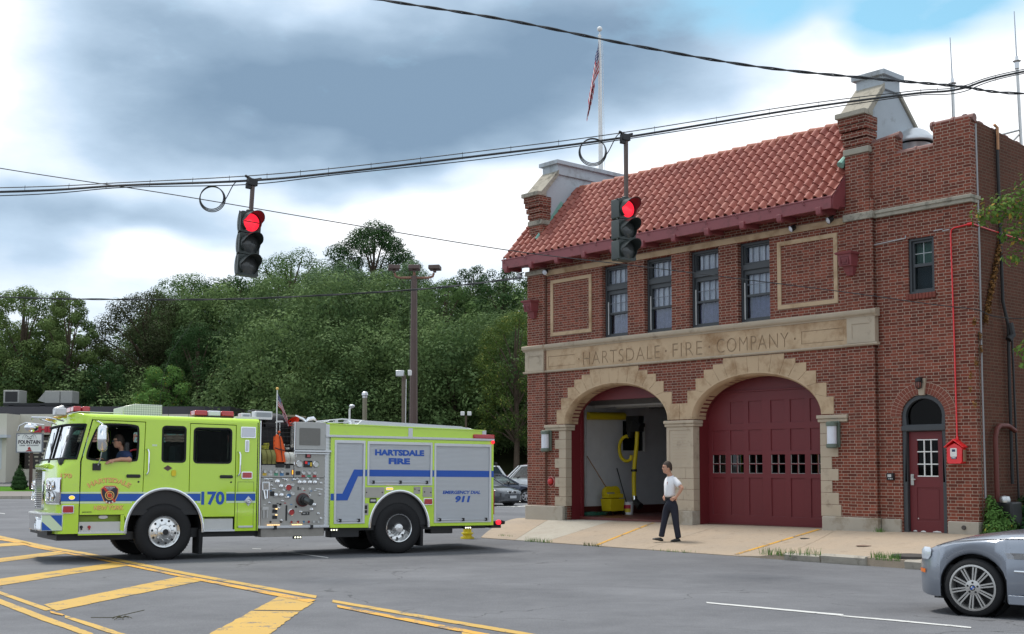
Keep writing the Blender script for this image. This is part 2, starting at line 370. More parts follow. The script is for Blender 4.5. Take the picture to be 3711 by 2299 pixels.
def rr(x0, x1, z0, z1, r, n=4):
    o = []
    for cx, cz, a in ((x1 - r, z1 - r, 0), (x0 + r, z1 - r, 90), (x0 + r, z0 + r, 180), (x1 - r, z0 + r, 270)):
        for k in range(n + 1): q = R(a + 90 * k / n); o.append((cx + r * math.cos(q), cz + r * math.sin(q)))
    return o
def circ(cx, cz, r, n=20, rz=None): return [(cx + r * math.cos(2 * math.pi * k / n), cz + (rz or r) * math.sin(2 * math.pi * k / n)) for k in range(n)]
def rect(x0, x1, z0, z1): return [(x0, z0), (x1, z0), (x1, z1), (x0, z1)]

_TC = {}
def text2d(s, bold=0.0, res=3, space=1.0):
    key = (s, bold, res, space)
    if key in _TC: return _TC[key]
    cu = bpy.data.curves.new('t', 'FONT'); cu.body = s; cu.offset = bold; cu.resolution_u = res; cu.size = 1; cu.space_character = space
    ob = bpy.data.objects.new('t', cu); COL.objects.link(ob); bpy.context.view_layer.update()
    me = bpy.data.meshes.new_from_object(ob.evaluated_get(bpy.context.evaluated_depsgraph_get()))
    bm = bmesh.new(); bm.from_mesh(me); bmesh.ops.remove_doubles(bm, verts=bm.verts, dist=1e-5)
    bm.verts.index_update(); vs = [(v.co.x, v.co.y) for v in bm.verts]; fs = [tuple(v.index for v in f.verts) for f in bm.faces]
    ed = [tuple(v.index for v in e.verts) for e in bm.edges if len(e.link_faces) == 1]
    bm.free(); bpy.data.objects.remove(ob); bpy.data.curves.remove(cu); bpy.data.meshes.remove(me)
    _TC[key] = (vs, fs, ed); return _TC[key]
def text(mb, s, mp, x, z, w, h, d0=0.0, d1=0.003, bold=0.0, shear=0.0, warp=None, space=1.0, fit=True):
    vs, fs, ed = text2d(s, bold, 3, space)
    xs = [p[0] for p in vs]; zs = [p[1] for p in vs]; x0, x1, z0, z1 = min(xs), max(xs), min(zs), max(zs)
    sx = w / (x1 - x0); sz = h / (z1 - z0)
    def q(p):
        u = (p[0] - x0) * sx; v = (p[1] - z0) * sz; u += shear * v
        if warp: return warp(x + u, z + v)
        return (x + u, z + v)
    pts = [q(p) for p in vs]; n = len(pts)
    mb.add([mp(*p, d1) for p in pts] + [mp(*p, d0) for p in pts], [*fs, *[(a, b, n + b, n + a) for a, b in ed]])
    return mb

# ------------------------------------------------------------------ ground, road, markings
def build_ground():
    def axis(lo, hi, step, far0, far1):
        a = list(np.arange(lo, hi + 1e-6, step)); s = step; x = a[-1]
        while x < far1: s *= 1.35; x += s; a.append(x)
        s = step; x = a[0]
        while x > far0: s *= 1.35; x -= s; a.insert(0, x)
        return a
    xs = axis(-36, 22, 0.8, -900, 900); ys = axis(3, 92, 0.8, -300, 1500)
    mb = MB(); mb.grid([[(x, y, ground(x, y)) for x in xs] for y in ys])
    struct('road', mb, M_asph, normals=False)
build_ground()
def y_far(p): return p[1] < 35
def strip(mb, a0, a1, b0, b1, n=10, lift=0.006, gz=ground):
    """a quad a0-a1 (one long edge) b0-b1 (the other), laid on the ground"""
    rows = []
    jit = random.Random(int(a0[0] * 100) + int(b1[1] * 37)); n = max(n, int(math.hypot(a1[0] - a0[0], a1[1] - a0[1]) / .12)); wd = min(.2, .22 * math.hypot(a0[0] - b0[0], a0[1] - b0[1])) if y_far(a0) else 0
    for i in range(n + 1):
        t = i / n; p = (a0[0] + (a1[0] - a0[0]) * t, a0[1] + (a1[1] - a0[1]) * t); q = (b0[0] + (b1[0] - b0[0]) * t, b0[1] + (b1[1] - b0[1]) * t)
        if wd: d = ((q[0] - p[0]), (q[1] - p[1])); L_ = max(.01, math.hypot(*d)); e0, e1 = (jit.uniform(0, min(.022, wd)) for _ in (0, 1)); p = (p[0] + d[0] / L_ * e0, p[1] + d[1] / L_ * e0); q = (q[0] - d[0] / L_ * e1, q[1] - d[1] / L_ * e1)
        rows.append([(*p, gz(*p) + lift), (*q, gz(*q) + lift)])
    mb.grid(rows)
def build_markings():
    mb = MB()
    for q in [((-14.44, 33.23), (-13.58, 32.05), (-13.96, 32.13), (-13.12, 30.95)),
              ((-13.58, 32.05), (-9.04, 25.64), (-13.12, 30.95), (-8.73, 24.77)),
              ((-9.04, 25.64), (-5.32, 19.8), (-8.73, 24.77), (-5.15, 19.18)),
              ((-5.32, 19.8), (-2.52, 15.64), (-5.15, 19.18), (-2.47, 15.25)),
              ((-2.23, 15.08), (-0.9, 13.2), (-2.19, 14.75), (-0.87, 12.86)),
              ((-0.9, 13.2), (0.12, 11.78), (-0.87, 12.86), (0.12, 11.5)),
              ((0.12, 11.78), (0.43, 11.34), (0.12, 11.5), (0.42, 11.08)),
              ((-12.41, 28.58), (-12.24, 28.89), (-11.94, 27.49), (-11.8, 27.86)),
              ((-12.24, 28.89), (-11.98, 29.62), (-11.8, 27.86), (-11.33, 28.54)),
              ((-9.97, 22.97), (-9.96, 23.53), (-9.48, 21.84), (-9.43, 22.28)),
              ((-9.96, 23.53), (-9.81, 26.12), (-9.43, 22.28), (-9.26, 25.38)),
              ((-7.7, 17.76), (-7.76, 18.34), (-7.22, 16.65), (-7.22, 17.08)),
              ((-7.76, 18.34), (-7.54, 20.38), (-7.22, 17.08), (-7.02, 19.35)),
              ((-7.54, 20.38), (-7.32, 22.36), (-7.02, 19.35), (-6.78, 21.47)),
              ((-5.56, 14.39), (-5.4, 16.16), (-5.13, 13.66), (-4.92, 15.48)),
              ((-5.4, 16.16), (-5.19, 18.81), (-4.92, 15.48), (-4.6, 18.1)),
              ((-2.86, 9.84), (-2.9, 11.59), (-2.3, 9.85), (-2.3, 11.6)),
              ((-2.9, 11.59), (-2.95, 13.71), (-2.3, 11.6), (-2.38, 13.63)),
              ((-2.95, 13.81), (-2.99, 15.56), (-2.38, 13.75), (-2.4, 14.71)),
              ((-0.49, 11.82), (0.19, 11.34), (-0.47, 11.42), (0.18, 10.67)),
              ((-7.28, 16.79), (-6.84, 16.18), (-7.04, 16.25), (-6.64, 15.71)),
              ((-6.84, 16.18), (-5.8, 14.65), (-6.64, 15.71), (-5.63, 14.21)),
              ((-5.8, 14.65), (-5.24, 13.85), (-5.63, 14.21), (-5.26, 13.66)),
              ((-4.87, 13.21), (-4.27, 12.4), (-4.77, 12.94), (-4.17, 12.07)),
              ((-4.27, 12.4), (-3.68, 11.57), (-4.17, 12.07), (-3.8, 11.52)),
              ((-3.68, 11.57), (-3.07, 10.7), (-3.8, 11.52), (-3.16, 10.61)),
              ((-6.82, 15.73), (-6.39, 15.11), (-6.52, 15.05), (-6.1, 14.43)),
              ((-6.39, 15.11), (-5.11, 13.21), (-6.1, 14.43), (-4.99, 12.79)),
              ((-5.11, 13.21), (-4.02, 11.63), (-4.99, 12.79), (-4.12, 11.56)),
              ((-4.02, 11.63), (-3.5, 10.87), (-4.12, 11.56), (-3.67, 10.89))]: strip(mb, *q, lift=0.006)
    struct('road_marking', mb, M_yel, normals=False)
    mb = MB()
    for q in [((-13.72, 31.57), (-12.4, 30.02), (-13.4, 30.85), (-12.13, 29.37)),
              ((-12.4, 30.02), (-8.59, 24.39), (-12.13, 29.37), (-8.39, 23.81)),
              ((-8.59, 24.39), (-5.09, 18.95), (-8.39, 23.81), (-4.97, 18.51)),
              ((-5.09, 18.95), (-2.43, 15.02), (-4.97, 18.51), (-2.45, 14.66)),
              ((-2.08, 14.4), (-0.85, 12.56), (-2.03, 14.1), (-0.83, 12.25)),
              ((-0.85, 12.56), (-0.23, 11.64), (-0.83, 12.25), (-0.38, 11.59)),
              ((-0.23, 11.64), (0.23, 11.04), (-0.38, 11.59), (0.22, 10.73)),
              ((-5.21, 13.66), (-4.89, 13.26), (-5.09, 13.39), (-4.87, 13.13))]: strip(mb, *q, lift=0.009)
    struct('road_marking', mb, M_yelw, normals=False)
    mb = MB()
    for q in [((2.39, 14.92), (3.69, 13.51), (2.37, 14.73), (3.64, 13.31)),
              ((3.64, 13.42), (4.15, 12.91), (3.6, 13.29), (4.1, 12.76)),
              ((4.15, 12.91), (4.66, 12.31), (4.1, 12.76), (4.61, 12.19)),
              ((-4.86, 26.09), (-3.65, 24.08), (-4.81, 25.84), (-3.63, 23.79)),
              ((-5.91, 27.49), (-5.67, 27.31), (-5.87, 27.31), (-5.63, 27.13)),
              ((-19.95, 47.02), (-19.48, 46.37), (-19.79, 46.64), (-19.33, 46.0)),
              ((-0.26, 63.54), (0.54, 63.35), (-0.26, 62.42), (0.53, 62.24)),
              ((-0.7, 55.71), (0.89, 55.44), (-0.7, 55.14), (0.88, 54.87)),
              ((0.04, 55.0), (0.95, 58.5), (0.1, 54.62), (0.94, 57.86)),
              ((-0.48, 40.24), (0.1, 40.38), (-0.48, 39.98), (0.1, 40.1))]: strip(mb, *q, lift=0.006)
    struct('road_marking', mb, M_whm, normals=False)
build_markings()

# ------------------------------------------------------------------ apron and sidewalk (building frame)
def apron_z(X, Y):
    k = min(1, max(0, (Y + 3.4) / 3.4)); base = 0.07 + (X + 13.33) * 0.01
    f = min(1, max(0, (X + 3.1) / 1.3)); f = f * f * (3 - 2 * f)
    edge = -0.235 * (1 - f) + (-0.10) * f
    return edge * (1 - k) + base * k
def build_apron():
    def left(Y): return -13.95 + max(0, -Y) ** 1.25 * 0.55
    def slab(name, xa, xb, m, lift=0.0, y0=-3.4, y1=0.75):
        mb = MB(); ny = 12; nx = max(2, int(abs(xb(0) - xa(0)) / 0.5))
        top = []
        for j in range(ny + 1):
            Y = y0 + (y1 - y0) * j / ny; row = []
            for i in range(nx + 1): X = xa(Y) + (xb(Y) - xa(Y)) * i / nx; row.append((X, Y, apron_z(X, min(Y, 0)) + lift))
            top.append(row)
        mb.grid(top)
        e = [top[0], [(p[0], p[1], p[2] - 0.4) for p in top[0]]]; mb.grid(e)
        l = [[r[0] for r in top], [(r[0][0], r[0][1], r[0][2] - 0.6) for r in top]]; mb.grid(l)
        r = [[q[-1] for q in top], [(q[-1][0], q[-1][1], q[-1][2] - 0.6) for q in top]]; mb.grid(r)
        struct(name, mb, m, B, smooth=False)
    s = 0.006
    slab('apron', lambda Y: left(Y), lambda Y: -12.55 + (0 - Y) * 0.72 - s, M_tan)
    slab('apron', lambda Y: -12.55 + (0 - Y) * 0.72 + s, lambda Y: -10.2 + (0 - Y) * 0.34 - s, M_conc)
    slab('apron', lambda Y: -10.2 + (0 - Y) * 0.34 + s, lambda Y: -6.5 + (0 - Y) * 0.2 - s, M_tan)
    slab('apron', lambda Y: -6.5 + (0 - Y) * 0.2 + s, lambda Y: -3.25 + (0 - Y) * 0.33 - s, M_tan)
    slab('sidewalk', lambda Y: -3.25 + (0 - Y) * 0.33 + s, lambda Y: 0.9 - s, M_tan, y1=0.2)
    slab('sidewalk', lambda Y: 0.9 + s, lambda Y: 5.2, M_tan, y1=-0.6)
    slab('sidewalk', lambda Y: 5.2 + 2 * s, lambda Y: 16.0, M_tan, y1=-0.6)
    mb = MB()                                                      # yellow guide lines on the apron
    for (x0, y0, x1, y1) in ((-7.36, -3.32, -8.72, 0.1), (-3.42, -3.3, -3.66, -0.06)):
        rows = []
        for i in range(11):
            t = i / 10; X = x0 + (x1 - x0) * t; Y = y0 + (y1 - y0) * t; rows.append([(X - 0.05, Y, apron_z(X - .05, min(0, Y)) + 0.006), (X + 0.05, Y, apron_z(X + .05, min(Y, 0)) + 0.006)])
        mb.grid(rows)
    struct('apron_marking', mb, M_yelw, B, normals=False)
    # granite curb stones of the sidewalk, each a block, with a gap at the storm drain
    mb = MB(); X = -2.15; r = random.Random(3)
    while X < 15:
        L = r.uniform(0.75, 1.15)
        if not (-0.15 < X + L / 2 < 0.9):
            z = apron_z(X, -3.4); zc = z + 0.012 + r.uniform(-0.01, 0.01); f = min(1, max(0, (X + 2.9) / 0.9)); o = r.uniform(-0.02, 0.02)
            rows = [[(X + 0.012, -3.42 + o, -0.3), (X + 0.02, -3.46 + o, zc - 0.03), (X + 0.025, -3.42 + o, zc), (X + 0.02, -3.28 + o, zc + 0.003), (X + 0.02, -3.28, z - 0.2)],
                    [(X + L * .5, -3.42 + o, -0.3), (X + L * .5, -3.475 + o, zc - 0.03), (X + L * .5, -3.425 + o, zc + 0.005), (X + L * .5, -3.275 + o, zc + 0.005), (X + L * .5, -3.28, z - 0.2)],
                    [(X + L - 0.012, -3.42 + o, -0.3), (X + L - 0.02, -3.46 + o, zc - 0.03), (X + L - 0.025, -3.42 + o, zc), (X + L - 0.02, -3.28 + o, zc), (X + L - 0.02, -3.28, z - 0.2)]]
            mb.grid(rows); mb.add(rows[0], [(0, 1, 2, 3, 4)]); mb.add(rows[2], [(4, 3, 2, 1, 0)])
        X += L
    struct('curb', mb, M_curb, B)
build_apron()
# ------------------------------------------------------------------ the fire station (building frame: X along the facade, Y into it)
AC = (-10.005, -5.455)                     # arch centres
AW, AS, AH = 1.835, 2.72, 0.99             # half width, springing height, rise
def arch_loop(cx, off=0.0, n=28, zb=0.0):
    a = AW + off; h = AH + off
    return [(cx - a, zb), (cx + a, zb)] + [(cx + a * math.cos(math.pi * k / n), AS + h * math.sin(math.pi * k / n)) for k in range(n + 1)]
WINX = ((-10.43, -9.5), (-8.91, -7.98), (-7.40, -6.47), (-5.88, -4.95))
M_panew = pm('curtain_pale', (0.74, 0.74, 0.95), 0.8, var=0.35, scale=7)
M_roomdark = pm('room_dark', (0.045, 0.047, 0.075), 0.8, var=0.4, scale=5)
def tile_roof(bld):
    m, N, bs, out = newmat('roof_tile'); tc = N.n('ShaderNodeTexCoord').outputs['Object']; g = N.n('ShaderNodeNewGeometry')
    at = N.n('ShaderNodeAttribute'); at.attribute_name = 'tile'
    c = N.ramp(at.outputs['Fac'], [(0.0, (0.25, 0.062, 0.042)), (0.6, (0.30, 0.080, 0.054)), (1.0, (0.35, 0.115, 0.08))])
    c = N.mix(N.m('MULTIPLY', N.m('SUBTRACT', N.noise(tc, 1.1, 6, 0.7), 0.5), 1.6, clamp=True), c, (0.17, 0.06, 0.045))
    N.l(c, bs.inputs['Base Color']); bs.inputs['Roughness'].default_value = 0.6
    bn = N.n('ShaderNodeBump'); bn.inputs['Strength'].default_value = 0.2; bn.inputs['Distance'].default_value = 0.01; N.l(N.noise(tc, 30, 3), bn.inputs['Height']); N.l(bn.outputs[0], bs.inputs['Normal'])
    Y0, Z0, Y1, Z1 = -0.50, 7.47, 1.42, 9.60
    X0, X1 = -13.86, -2.87; nc = 44; nr = 11; w = (X1 - X0) / nc; L = math.hypot(Y1 - Y0, Z1 - Z0); sy, sz = (Y1 - Y0) / L, (Z1 - Z0) / L
    ny, nz = -sz, sy; r = random.Random(11); cols = []; mb = MB()
    for row in range(nr):
        for c_ in range(nc):
            xa = X0 + c_ * w; val = r.random() ** 1.2; j = r.uniform(-0.008, 0.008); vs = []
            s0 = L * row / nr - 0.02 + j; s1 = L * (row + 1) / nr + 0.035
            prof = [(t, 0.098 * math.sin(math.pi * min(1, t / 0.66)) if t < 0.66 else -0.022 * math.sin(math.pi * (t - 0.66) / 0.34)) for t in (0, .08, .18, .28, .38, .48, .58, .66, .78, .9, 1.0)]
            for (s, lift) in ((s0, 0.0), (s0, 0.034), (s1, 0.002)):
                for t, h in prof:
                    hh = lift + h * (0.97 if s == s1 else 1.0); vs.append((xa + t * w + r.uniform(-.001, .001), Y0 + sy * s + ny * hh, Z0 + sz * s + nz * hh))
            n = len(prof); fs = [(a * n + k, a * n + k + 1, (a + 1) * n + k + 1, (a + 1) * n + k) for a in range(2) for k in range(n - 1)]
            mb.add(vs, fs); cols += [val] * len(fs)
    o = part('roof_tiles', mb, m, bld, normals=False, ang=50)
    a = o.data.attributes.new('tile', 'FLOAT', 'FACE'); a.data.foreach_set('value', cols)
    mb = MB()                                                       # ridge caps
    n = 22
    for k in range(n):
        x = X0 + 0.75 + (X1 - X0 - 0.75) * k / n; L2 = (X1 - X0 - 0.75) / n
        mb.tube([(x - 0.02, Y1, Z1 + 0.035), (x + 0.1, Y1, Z1 + 0.03), (x + L2, Y1, Z1 + 0.015)], [0.095, 0.085, 0.07], 10)
    part('ridge_tiles', mb, pm('ridge_tile', (0.36, 0.12, 0.075), 0.6, var=0.3, scale=3), bld)
    mb = MB()                                                       # deck below the tiles and the rear slope
    mb.prism([[(Y0 + 0.03, Z0 - 0.06), (Y1, Z1 - 0.05), (3.6, 8.0), (3.6, 7.7), (Y0 + 0.05, 7.25)]], lambda u, v, d: (d, u, v), X0 + 0.02, X1 - 0.01)
    part('roof_deck', mb, M_maroonS, bld)

def build_station():
    S = thing('fire_station', 'two-storey red brick firehouse with red tiled roof and two arched truck bays', 'fire station', B)
    P = lambda name, mb, m, **k: part(name, mb, m, S, **k)
    # main front wall with bay and window openings; the wing wall stands 10 cm behind it
    mb = MB()
    holes = [arch_loop(c, 0.06, zb=0.001) for c in AC] + [rect(a, b, 4.98, 6.90) for a, b in WINX]
    mb.prism([rect(-13.32, -2.2, -0.3, 7.4)] + holes, FR(0), -0.32, 0)
    mb.box(-13.38, -12.65, -0.05, 0.2, -0.3, 7.05); mb.box(-2.86, -2.2, -0.05, 0.2, -0.3, 7.05)     # end pilasters
    P('front_wall', mb, M_brick, smooth=False)
    mb = MB(); top = [(-2.2, -0.3), (0, -0.3), (0, 8.72), (-0.8, 8.72), (-0.8, 8.27), (-1.68, 8.27), (-1.68, 8.68), (-2.3, 8.60), (-2.3, 0.0)]
    door = [(-1.66, 0.16), (-0.66, 0.16)] + [(-1.16 + 0.5 * math.cos(math.pi * k / 16), 2.62 + 0.45 * math.sin(math.pi * k / 16)) for k in range(17)]
    mb.prism([top, door, rect(-1.43, -0.83, 5.2, 6.38)], FR(0.08), -0.3, 0)
    P('wing_wall', mb, M_brick, smooth=False)
    mb = MB(); mb.prism([[(0.083, -0.3), (15, -0.3), (15, 8.0), (3.4, 8.45), (0.9, 8.66), (0.083, 8.7)]], SX(-0.003), -0.3, 0)
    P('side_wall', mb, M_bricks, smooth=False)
    mb = MB(); mb.box(0, 0.022, 0.08, 0.32, -0.3, 8.7); P('corner_return', mb, M_brick, smooth=False)
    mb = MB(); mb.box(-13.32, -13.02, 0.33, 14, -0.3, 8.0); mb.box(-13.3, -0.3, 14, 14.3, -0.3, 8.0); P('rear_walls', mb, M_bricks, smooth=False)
    mb = MB(); mb.box(-13.0, -0.31, 2.0, 14, 7.78, 7.9); P('flat_roof', mb, M_black)
    mb = MB()                                                       # stone plinth
    for b_ in ((-13.44, -11.9, -.095, .1, .46), (-3.56, -2.16, -.095, .1, .46), (-2.15, -1.69, .03, .3, .45), (-.63, .035, .03, .33, .45), (-8.17, -7.29, -.095, .3, .46)):
        mb = MB(); mb.box(b_[0], b_[1], b_[2], b_[3], -.3, b_[4]); P('plinth', mb, M_plinth, bev=0.02)
    mb = MB(); mb.box(-1.72, -0.6, -0.05, 0.4, -0.3, 0.155); P('doorstep', mb, M_plinth, bev=0.012)
    # string band with the carved name
    mb = MB(); sl = rect(-12.66, -2.84, 4.24, 4.80)
    loops = [sl, rect(-12.52, -11.45, 4.33, 4.62), rect(-4.07, -2.97, 4.33, 4.62)]
    def letters(s, x, w):
        vs, fs, ed = text2d(s, -0.014, 4, 1.12); nx = {}
        for a, b in ed: nx.setdefault(a, []).append(b); nx.setdefault(b, []).append(a)
        xs = [p[0] for p in vs]; zs = [p[1] for p in vs]; x0 = min(xs); z0 = min(zs); sx = w / (max(xs) - x0); sz = 0.34 / (max(zs) - z0); seen = set()
        for a in list(nx):
            if a in seen: continue
            lp = [a]; seen.add(a); cur = a
            while True:
                c = [b for b in nx[cur] if b not in seen]
                if not c: break
                cur = c[0]; seen.add(cur); lp.append(cur)
            if len(lp) > 2: loops.append([(x + (vs[i][0] - x0) * sx, 4.295 + (vs[i][1] - z0) * sz) for i in lp])
    letters('HARTSDALE', -11.13, 2.77); letters('FIRE', -7.93, 0.96); letters('COMPANY', -6.52, 2.10)
    for x in (-11.29, -8.15, -6.74, -4.24): loops.append(circ(x, 4.47, 0.03, 10))
    mb.prism(loops, FR(0), -0.02, 0.035, back=False)
    P('name_band', mb, M_stone, smooth=False)
    mb = MB(); mb.box(-12.66, -2.84, -0.018, 0.05, 4.24, 4.80); P('band_ground', mb, pm('limestone_cut_shade', (0.33, 0.24, 0.155), 0.9, var=0.15), smooth=False)  # darker stone colour paints the shade at the bottom of the carved letters
    for a, b in ((-12.51, -11.46), (-4.06, -2.98)): mb = MB(); mb.box(a, b, -.028, .02, 4.34, 4.61); P('frieze_panel', mb, M_stone, bev=.004)
    for a, b in ((-13.43, -12.66), (-2.84, -2.14)):
        mb = MB(); mb.prism([rect(a, b, 4.24, 4.80), rect(a + .13, b - .13, 4.33, 4.66)], FR(0), -0.05, 0.10); mb.box(a + .12, b - .12, -0.085, 0.0, 4.32, 4.67); P('band_end_block', mb, M_stone2, bev=0.006)
    def mould(a, b, o):                                            # cornice moulding profile, (out, z)
        pr = [(0, 4.80), (o + 0.02, 4.80), (o + 0.035, 4.83), (o + 0.075, 4.85), (o + 0.095, 4.88), (o + 0.10, 4.94), (o + 0.085, 4.955), (0, 4.985)]
        n = len(pr); mb.add([(a, -p[0], p[1]) for p in pr] + [(b, -p[0], p[1]) for p in pr], [(k, (k + 1) % n, n + (k + 1) % n, n + k) for k in range(n)] + [tuple(range(n)), tuple(range(2 * n - 1, n - 1, -1))])
        pr = [(0, 4.18), (o + 0.02, 4.18), (o + 0.04, 4.205), (o + 0.04, 4.235), (0, 4.24)]; n = len(pr)
        mb.add([(a, -p[0], p[1]) for p in pr] + [(b, -p[0], p[1]) for p in pr], [(k, (k + 1) % n, n + (k + 1) % n, n + k) for k in range(n)] + [tuple(range(n)), tuple(range(2 * n - 1, n - 1, -1))])
    mb = MB(); mould(-13.50, -12.62, 0.08); mould(-12.62, -2.88, 0.03); mould(-2.88, -2.08, 0.08); P('band_cornice', mb, M_stone2)
    # stone round the arches: voussoirs with stepped extrados
    mb = MB(); outer = [(2.2, 3.11), (2.02, 3.43), (1.75, 3.72), (1.49, 3.92), (1.2, 4.03), (0.89, 4.165)]
    jo = [(2.2, 2.72), (2.02, 3.11), (1.75, 3.43), (1.49, 3.72), (1.2, 3.92), (0.89, 4.03), (0.54, 4.165), (0.18, 4.165)]
    ji = [0.0, math.acos(1.70 / 1.895), math.acos(1.49 / 1.895), math.acos(1.25 / 1.895), math.acos(1.0 / 1.895), math.acos(.75 / 1.895), math.acos(.46 / 1.895), math.acos(.155 / 1.895)]
    def vous(cx, sgn, k, lim=None):
        a, h = AW + 0.06, AH + 0.06; g = 0.004
        t0 = ji[k] + g / a; t1 = (ji[k + 1] if k < 7 else math.pi - ji[7]) - g / a
        arc = [(a * math.cos(t0 + (t1 - t0) * i / 4), AS + h * math.sin(t0 + (t1 - t0) * i / 4)) for i in range(5)]
        if k < 5: o = [jo[k + 1], (jo[k][0], jo[k + 1][1]), jo[k]]
        elif k == 5: o = [jo[6], (0.89, 4.165), jo[5]]
        elif k == 6: o = [jo[7], jo[6]]
        else: o = [(-0.18, 4.165), (0.18, 4.165)]
        if lim and k == 0: o = [(2.02, 3.125), (lim, 3.125), (lim, 2.72)]
        pts = arc + o; cxx = sum(p[0] for p in pts) / len(pts); czz = sum(p[1] for p in pts) / len(pts)
        pts = [(p[0] + (cxx - p[0]) * 0.008, p[1] + (czz - p[1]) * 0.008) for p in pts]
        pts = [(cx + sgn * p[0], p[1]) for p in pts]; mb = MB(); mb.prism([pts], FR(0), -0.1, 0.022); P('voussoir', mb, M_stone, bev=0.004)
    for cx, sd_ in ((AC[0], 1), (AC[1], -1)):
        for k in range(8): vous(cx, sd_, k, 2.272); 
        for k in range(7): vous(cx, -sd_, k)
    mb = MB()                                                       # moulded inner ring of both arches
    for cx in AC:
        rows = []
        for (off, y) in ((0.075, -0.022), (0.045, -0.028), (0.03, -0.005), (0.0, 0.03), (-0.015, 0.12), (-0.005, 0.2), (-0.005, 0.45)):
            rows.append([(cx + (AW + off) * math.cos(math.pi * k / 32), y, AS + (AH + off) * math.sin(math.pi * k / 32)) for k in range(33)])
        mb.grid(rows)
    P('arch_moulding', mb, M_stone, normals=False)
    def quoin(x_in, x_out, z0, z1, o=0.02):                       # jamb stones and imposts
        mb = MB(); mb.box(min(x_in, x_out), max(x_in, x_out), -o, 0.3, z0 + 0.003, z1 - 0.003); P('jamb_stone', mb, M_stone2, bev=0.005)
    z = 0.46; k = 0
    while z < 2.5:
        h = 0.262; quoin(-3.62, -3.11 if k == 0 else (-3.33, -3.165)[k % 2], z, min(z + h, 2.545)); quoin(-11.84, -12.11 if k % 2 else -12.275, z, min(z + h, 2.545)); z += h; k += 1
    for a, b in ((-12.64, -11.80), (-3.66, -2.9), (-8.205, -7.255)):
        mb = MB(); mb.box(a, b, -0.055, 0.3, 2.545, 2.62); mb.box(a - 0.015, b + 0.015, -0.085, 0.3, 2.62, 2.70); P('impost', mb, M_stone2, bev=0.012)
    mb = MB(); mb.prism([rect(-8.165, -7.295, 1.52, 2.543), rect(-8.07, -7.39, 1.60, 2.46)], FR(0), -0.25, 0.025); mb.prism([rect(-8.07, -7.39, 1.60, 2.46), rect(-8.03, -7.43, 1.64, 2.42)], FR(0), -0.02, 0.005); mb.box(-8.1, -7.35, -0.008, 0.2, 1.55, 2.5)
    z = 0.46; k = 0
    while z < 1.5:
        x = (-7.98, -7.62, -7.85, -7.55)[k % 4]; mb.box(-8.165, x - .003, -0.02, 0.3, z + .003, z + .262); mb.box(x + .003, -7.295, -0.02, 0.3, z + .003, z + .262); z += 0.265; k += 1
    P('pier_stone', mb, M_stone2, bev=0.005)
    mb = MB(); rl = random.Random(5)
    for i in range(9):
        zt = 2.36 - i * 0.076; mb.prism([rect(-7.98 + 0.02 * (i % 2), -7.49 - 0.03 * (i % 3), zt - .02, zt)], FR(-0.008), -.002, 0.003)
    # (only faint lines read on the tablet in the photograph)
    P('tablet_lines', mb, pm('tablet_lines', (0.42, 0.34, 0.25), 0.9), smooth=False)
    # brick panels framed in stone, lintel strip, wing band
    mb = MB()
    for a, b in ((-12.44, -10.82), (-4.72, -3.10)):
        mb = MB(); mb.prism([rect(a, b, 5.18, 6.76), rect(a + .10, b - .10, 5.28, 6.66)], FR(0), -0.05, 0.03); P('panel_frame', mb, M_stone, bev=0.008)
    mb = MB(); mb.box(-12.65, -2.86, -0.04, 0.1, 6.915, 7.06); P('lintel_strip', mb, M_stone, bev=0.006)
    mb = MB(); mb.box(-13.43, -12.62, -0.10, 0.1, 6.98, 7.11); P('pilaster_cap', mb, M_weather, bev=.012)
    mb = MB(); mb.box(-2.9, -2.15, -0.10, 0.15, 6.94, 7.10); mb.box(-2.15, 0.05, 0.0, 0.35, 6.94, 7.06); mb.box(-2.15, 0.07, -0.03, 0.38, 7.02, 7.10)
    P('wing_band', mb, M_weather, bev=0.012)
    # second-floor windows
    for a, b in WINX:
        mb = MB(); fr = [rect(a + .002, b - .002, 4.985, 6.90), rect(a + .09, b - .09, 6.43, 6.80), rect(a + .11, b - .09, 5.66, 6.14), rect(a + .11, b - .09, 5.09, 5.60)]
        mb.prism(fr, FR(0.17), -0.08, 0); mb.prism([rect(a + .002, b - .002, 4.985, 6.90), rect(a + .06, b - .06, 5.04, 6.25), rect(a + .06, b - .06, 6.38, 6.84)], FR(0.17), 0, 0.05)
        w = P('window', mb, M_grey, bev=0.006)
        mb = MB(); mb.box(a + .1, b - .08, 0.235, 0.239, 5.08, 6.81); part('pane', mb, M_glass, w)
        mb = MB()
        for k in (1, 2, 3):
            x = a + .1 + (b - a - .19) * k / 4; mb.box(x - .007, x + .007, 0.205, 0.228, 5.66, 6.14); mb.box(x - .007, x + .007, 0.205, 0.228, 6.43, 6.80)
        mb.box(a + .11, b - .09, 0.207, 0.226, 5.895, 5.91)
        part('muntins', mb, pm('muntin_grey', (0.20, 0.21, 0.24), 0.5), w)
        mb = MB(); n = 26
        mb.grid([[(a + .1 + (b - a - .18) * i / n, 0.30 + 0.025 * math.sin(i * 1.7 + a * 5) * (1 + z * .2), zz) for i in range(n + 1)] for z, zz in ((0, 5.60), (1, 6.1), (2, 6.82))])
        part('curtain', mb, M_panew, w, normals=False)
        mb = MB(); n = 16
        mb.grid([[(a + .1 + (b - a - .18) * i / n, 0.34 + 0.02 * math.sin(i * 2.3 + a), zz) for i in range(n + 1)] for zz in (5.05, 5.62)])
        mb.box(a + .02, b - .02, 0.4, 0.44, 4.99, 6.88)
        part('room_shade', mb, pm('blind_blue', (0.20, 0.21, 0.36), 0.8, var=0.5, scale=9), w, normals=False)
        mb = MB(); mb.box(a + .075, a + .09, 0.15, 0.17, 5.07, 5.95); part('sash_guide', mb, M_white, w)
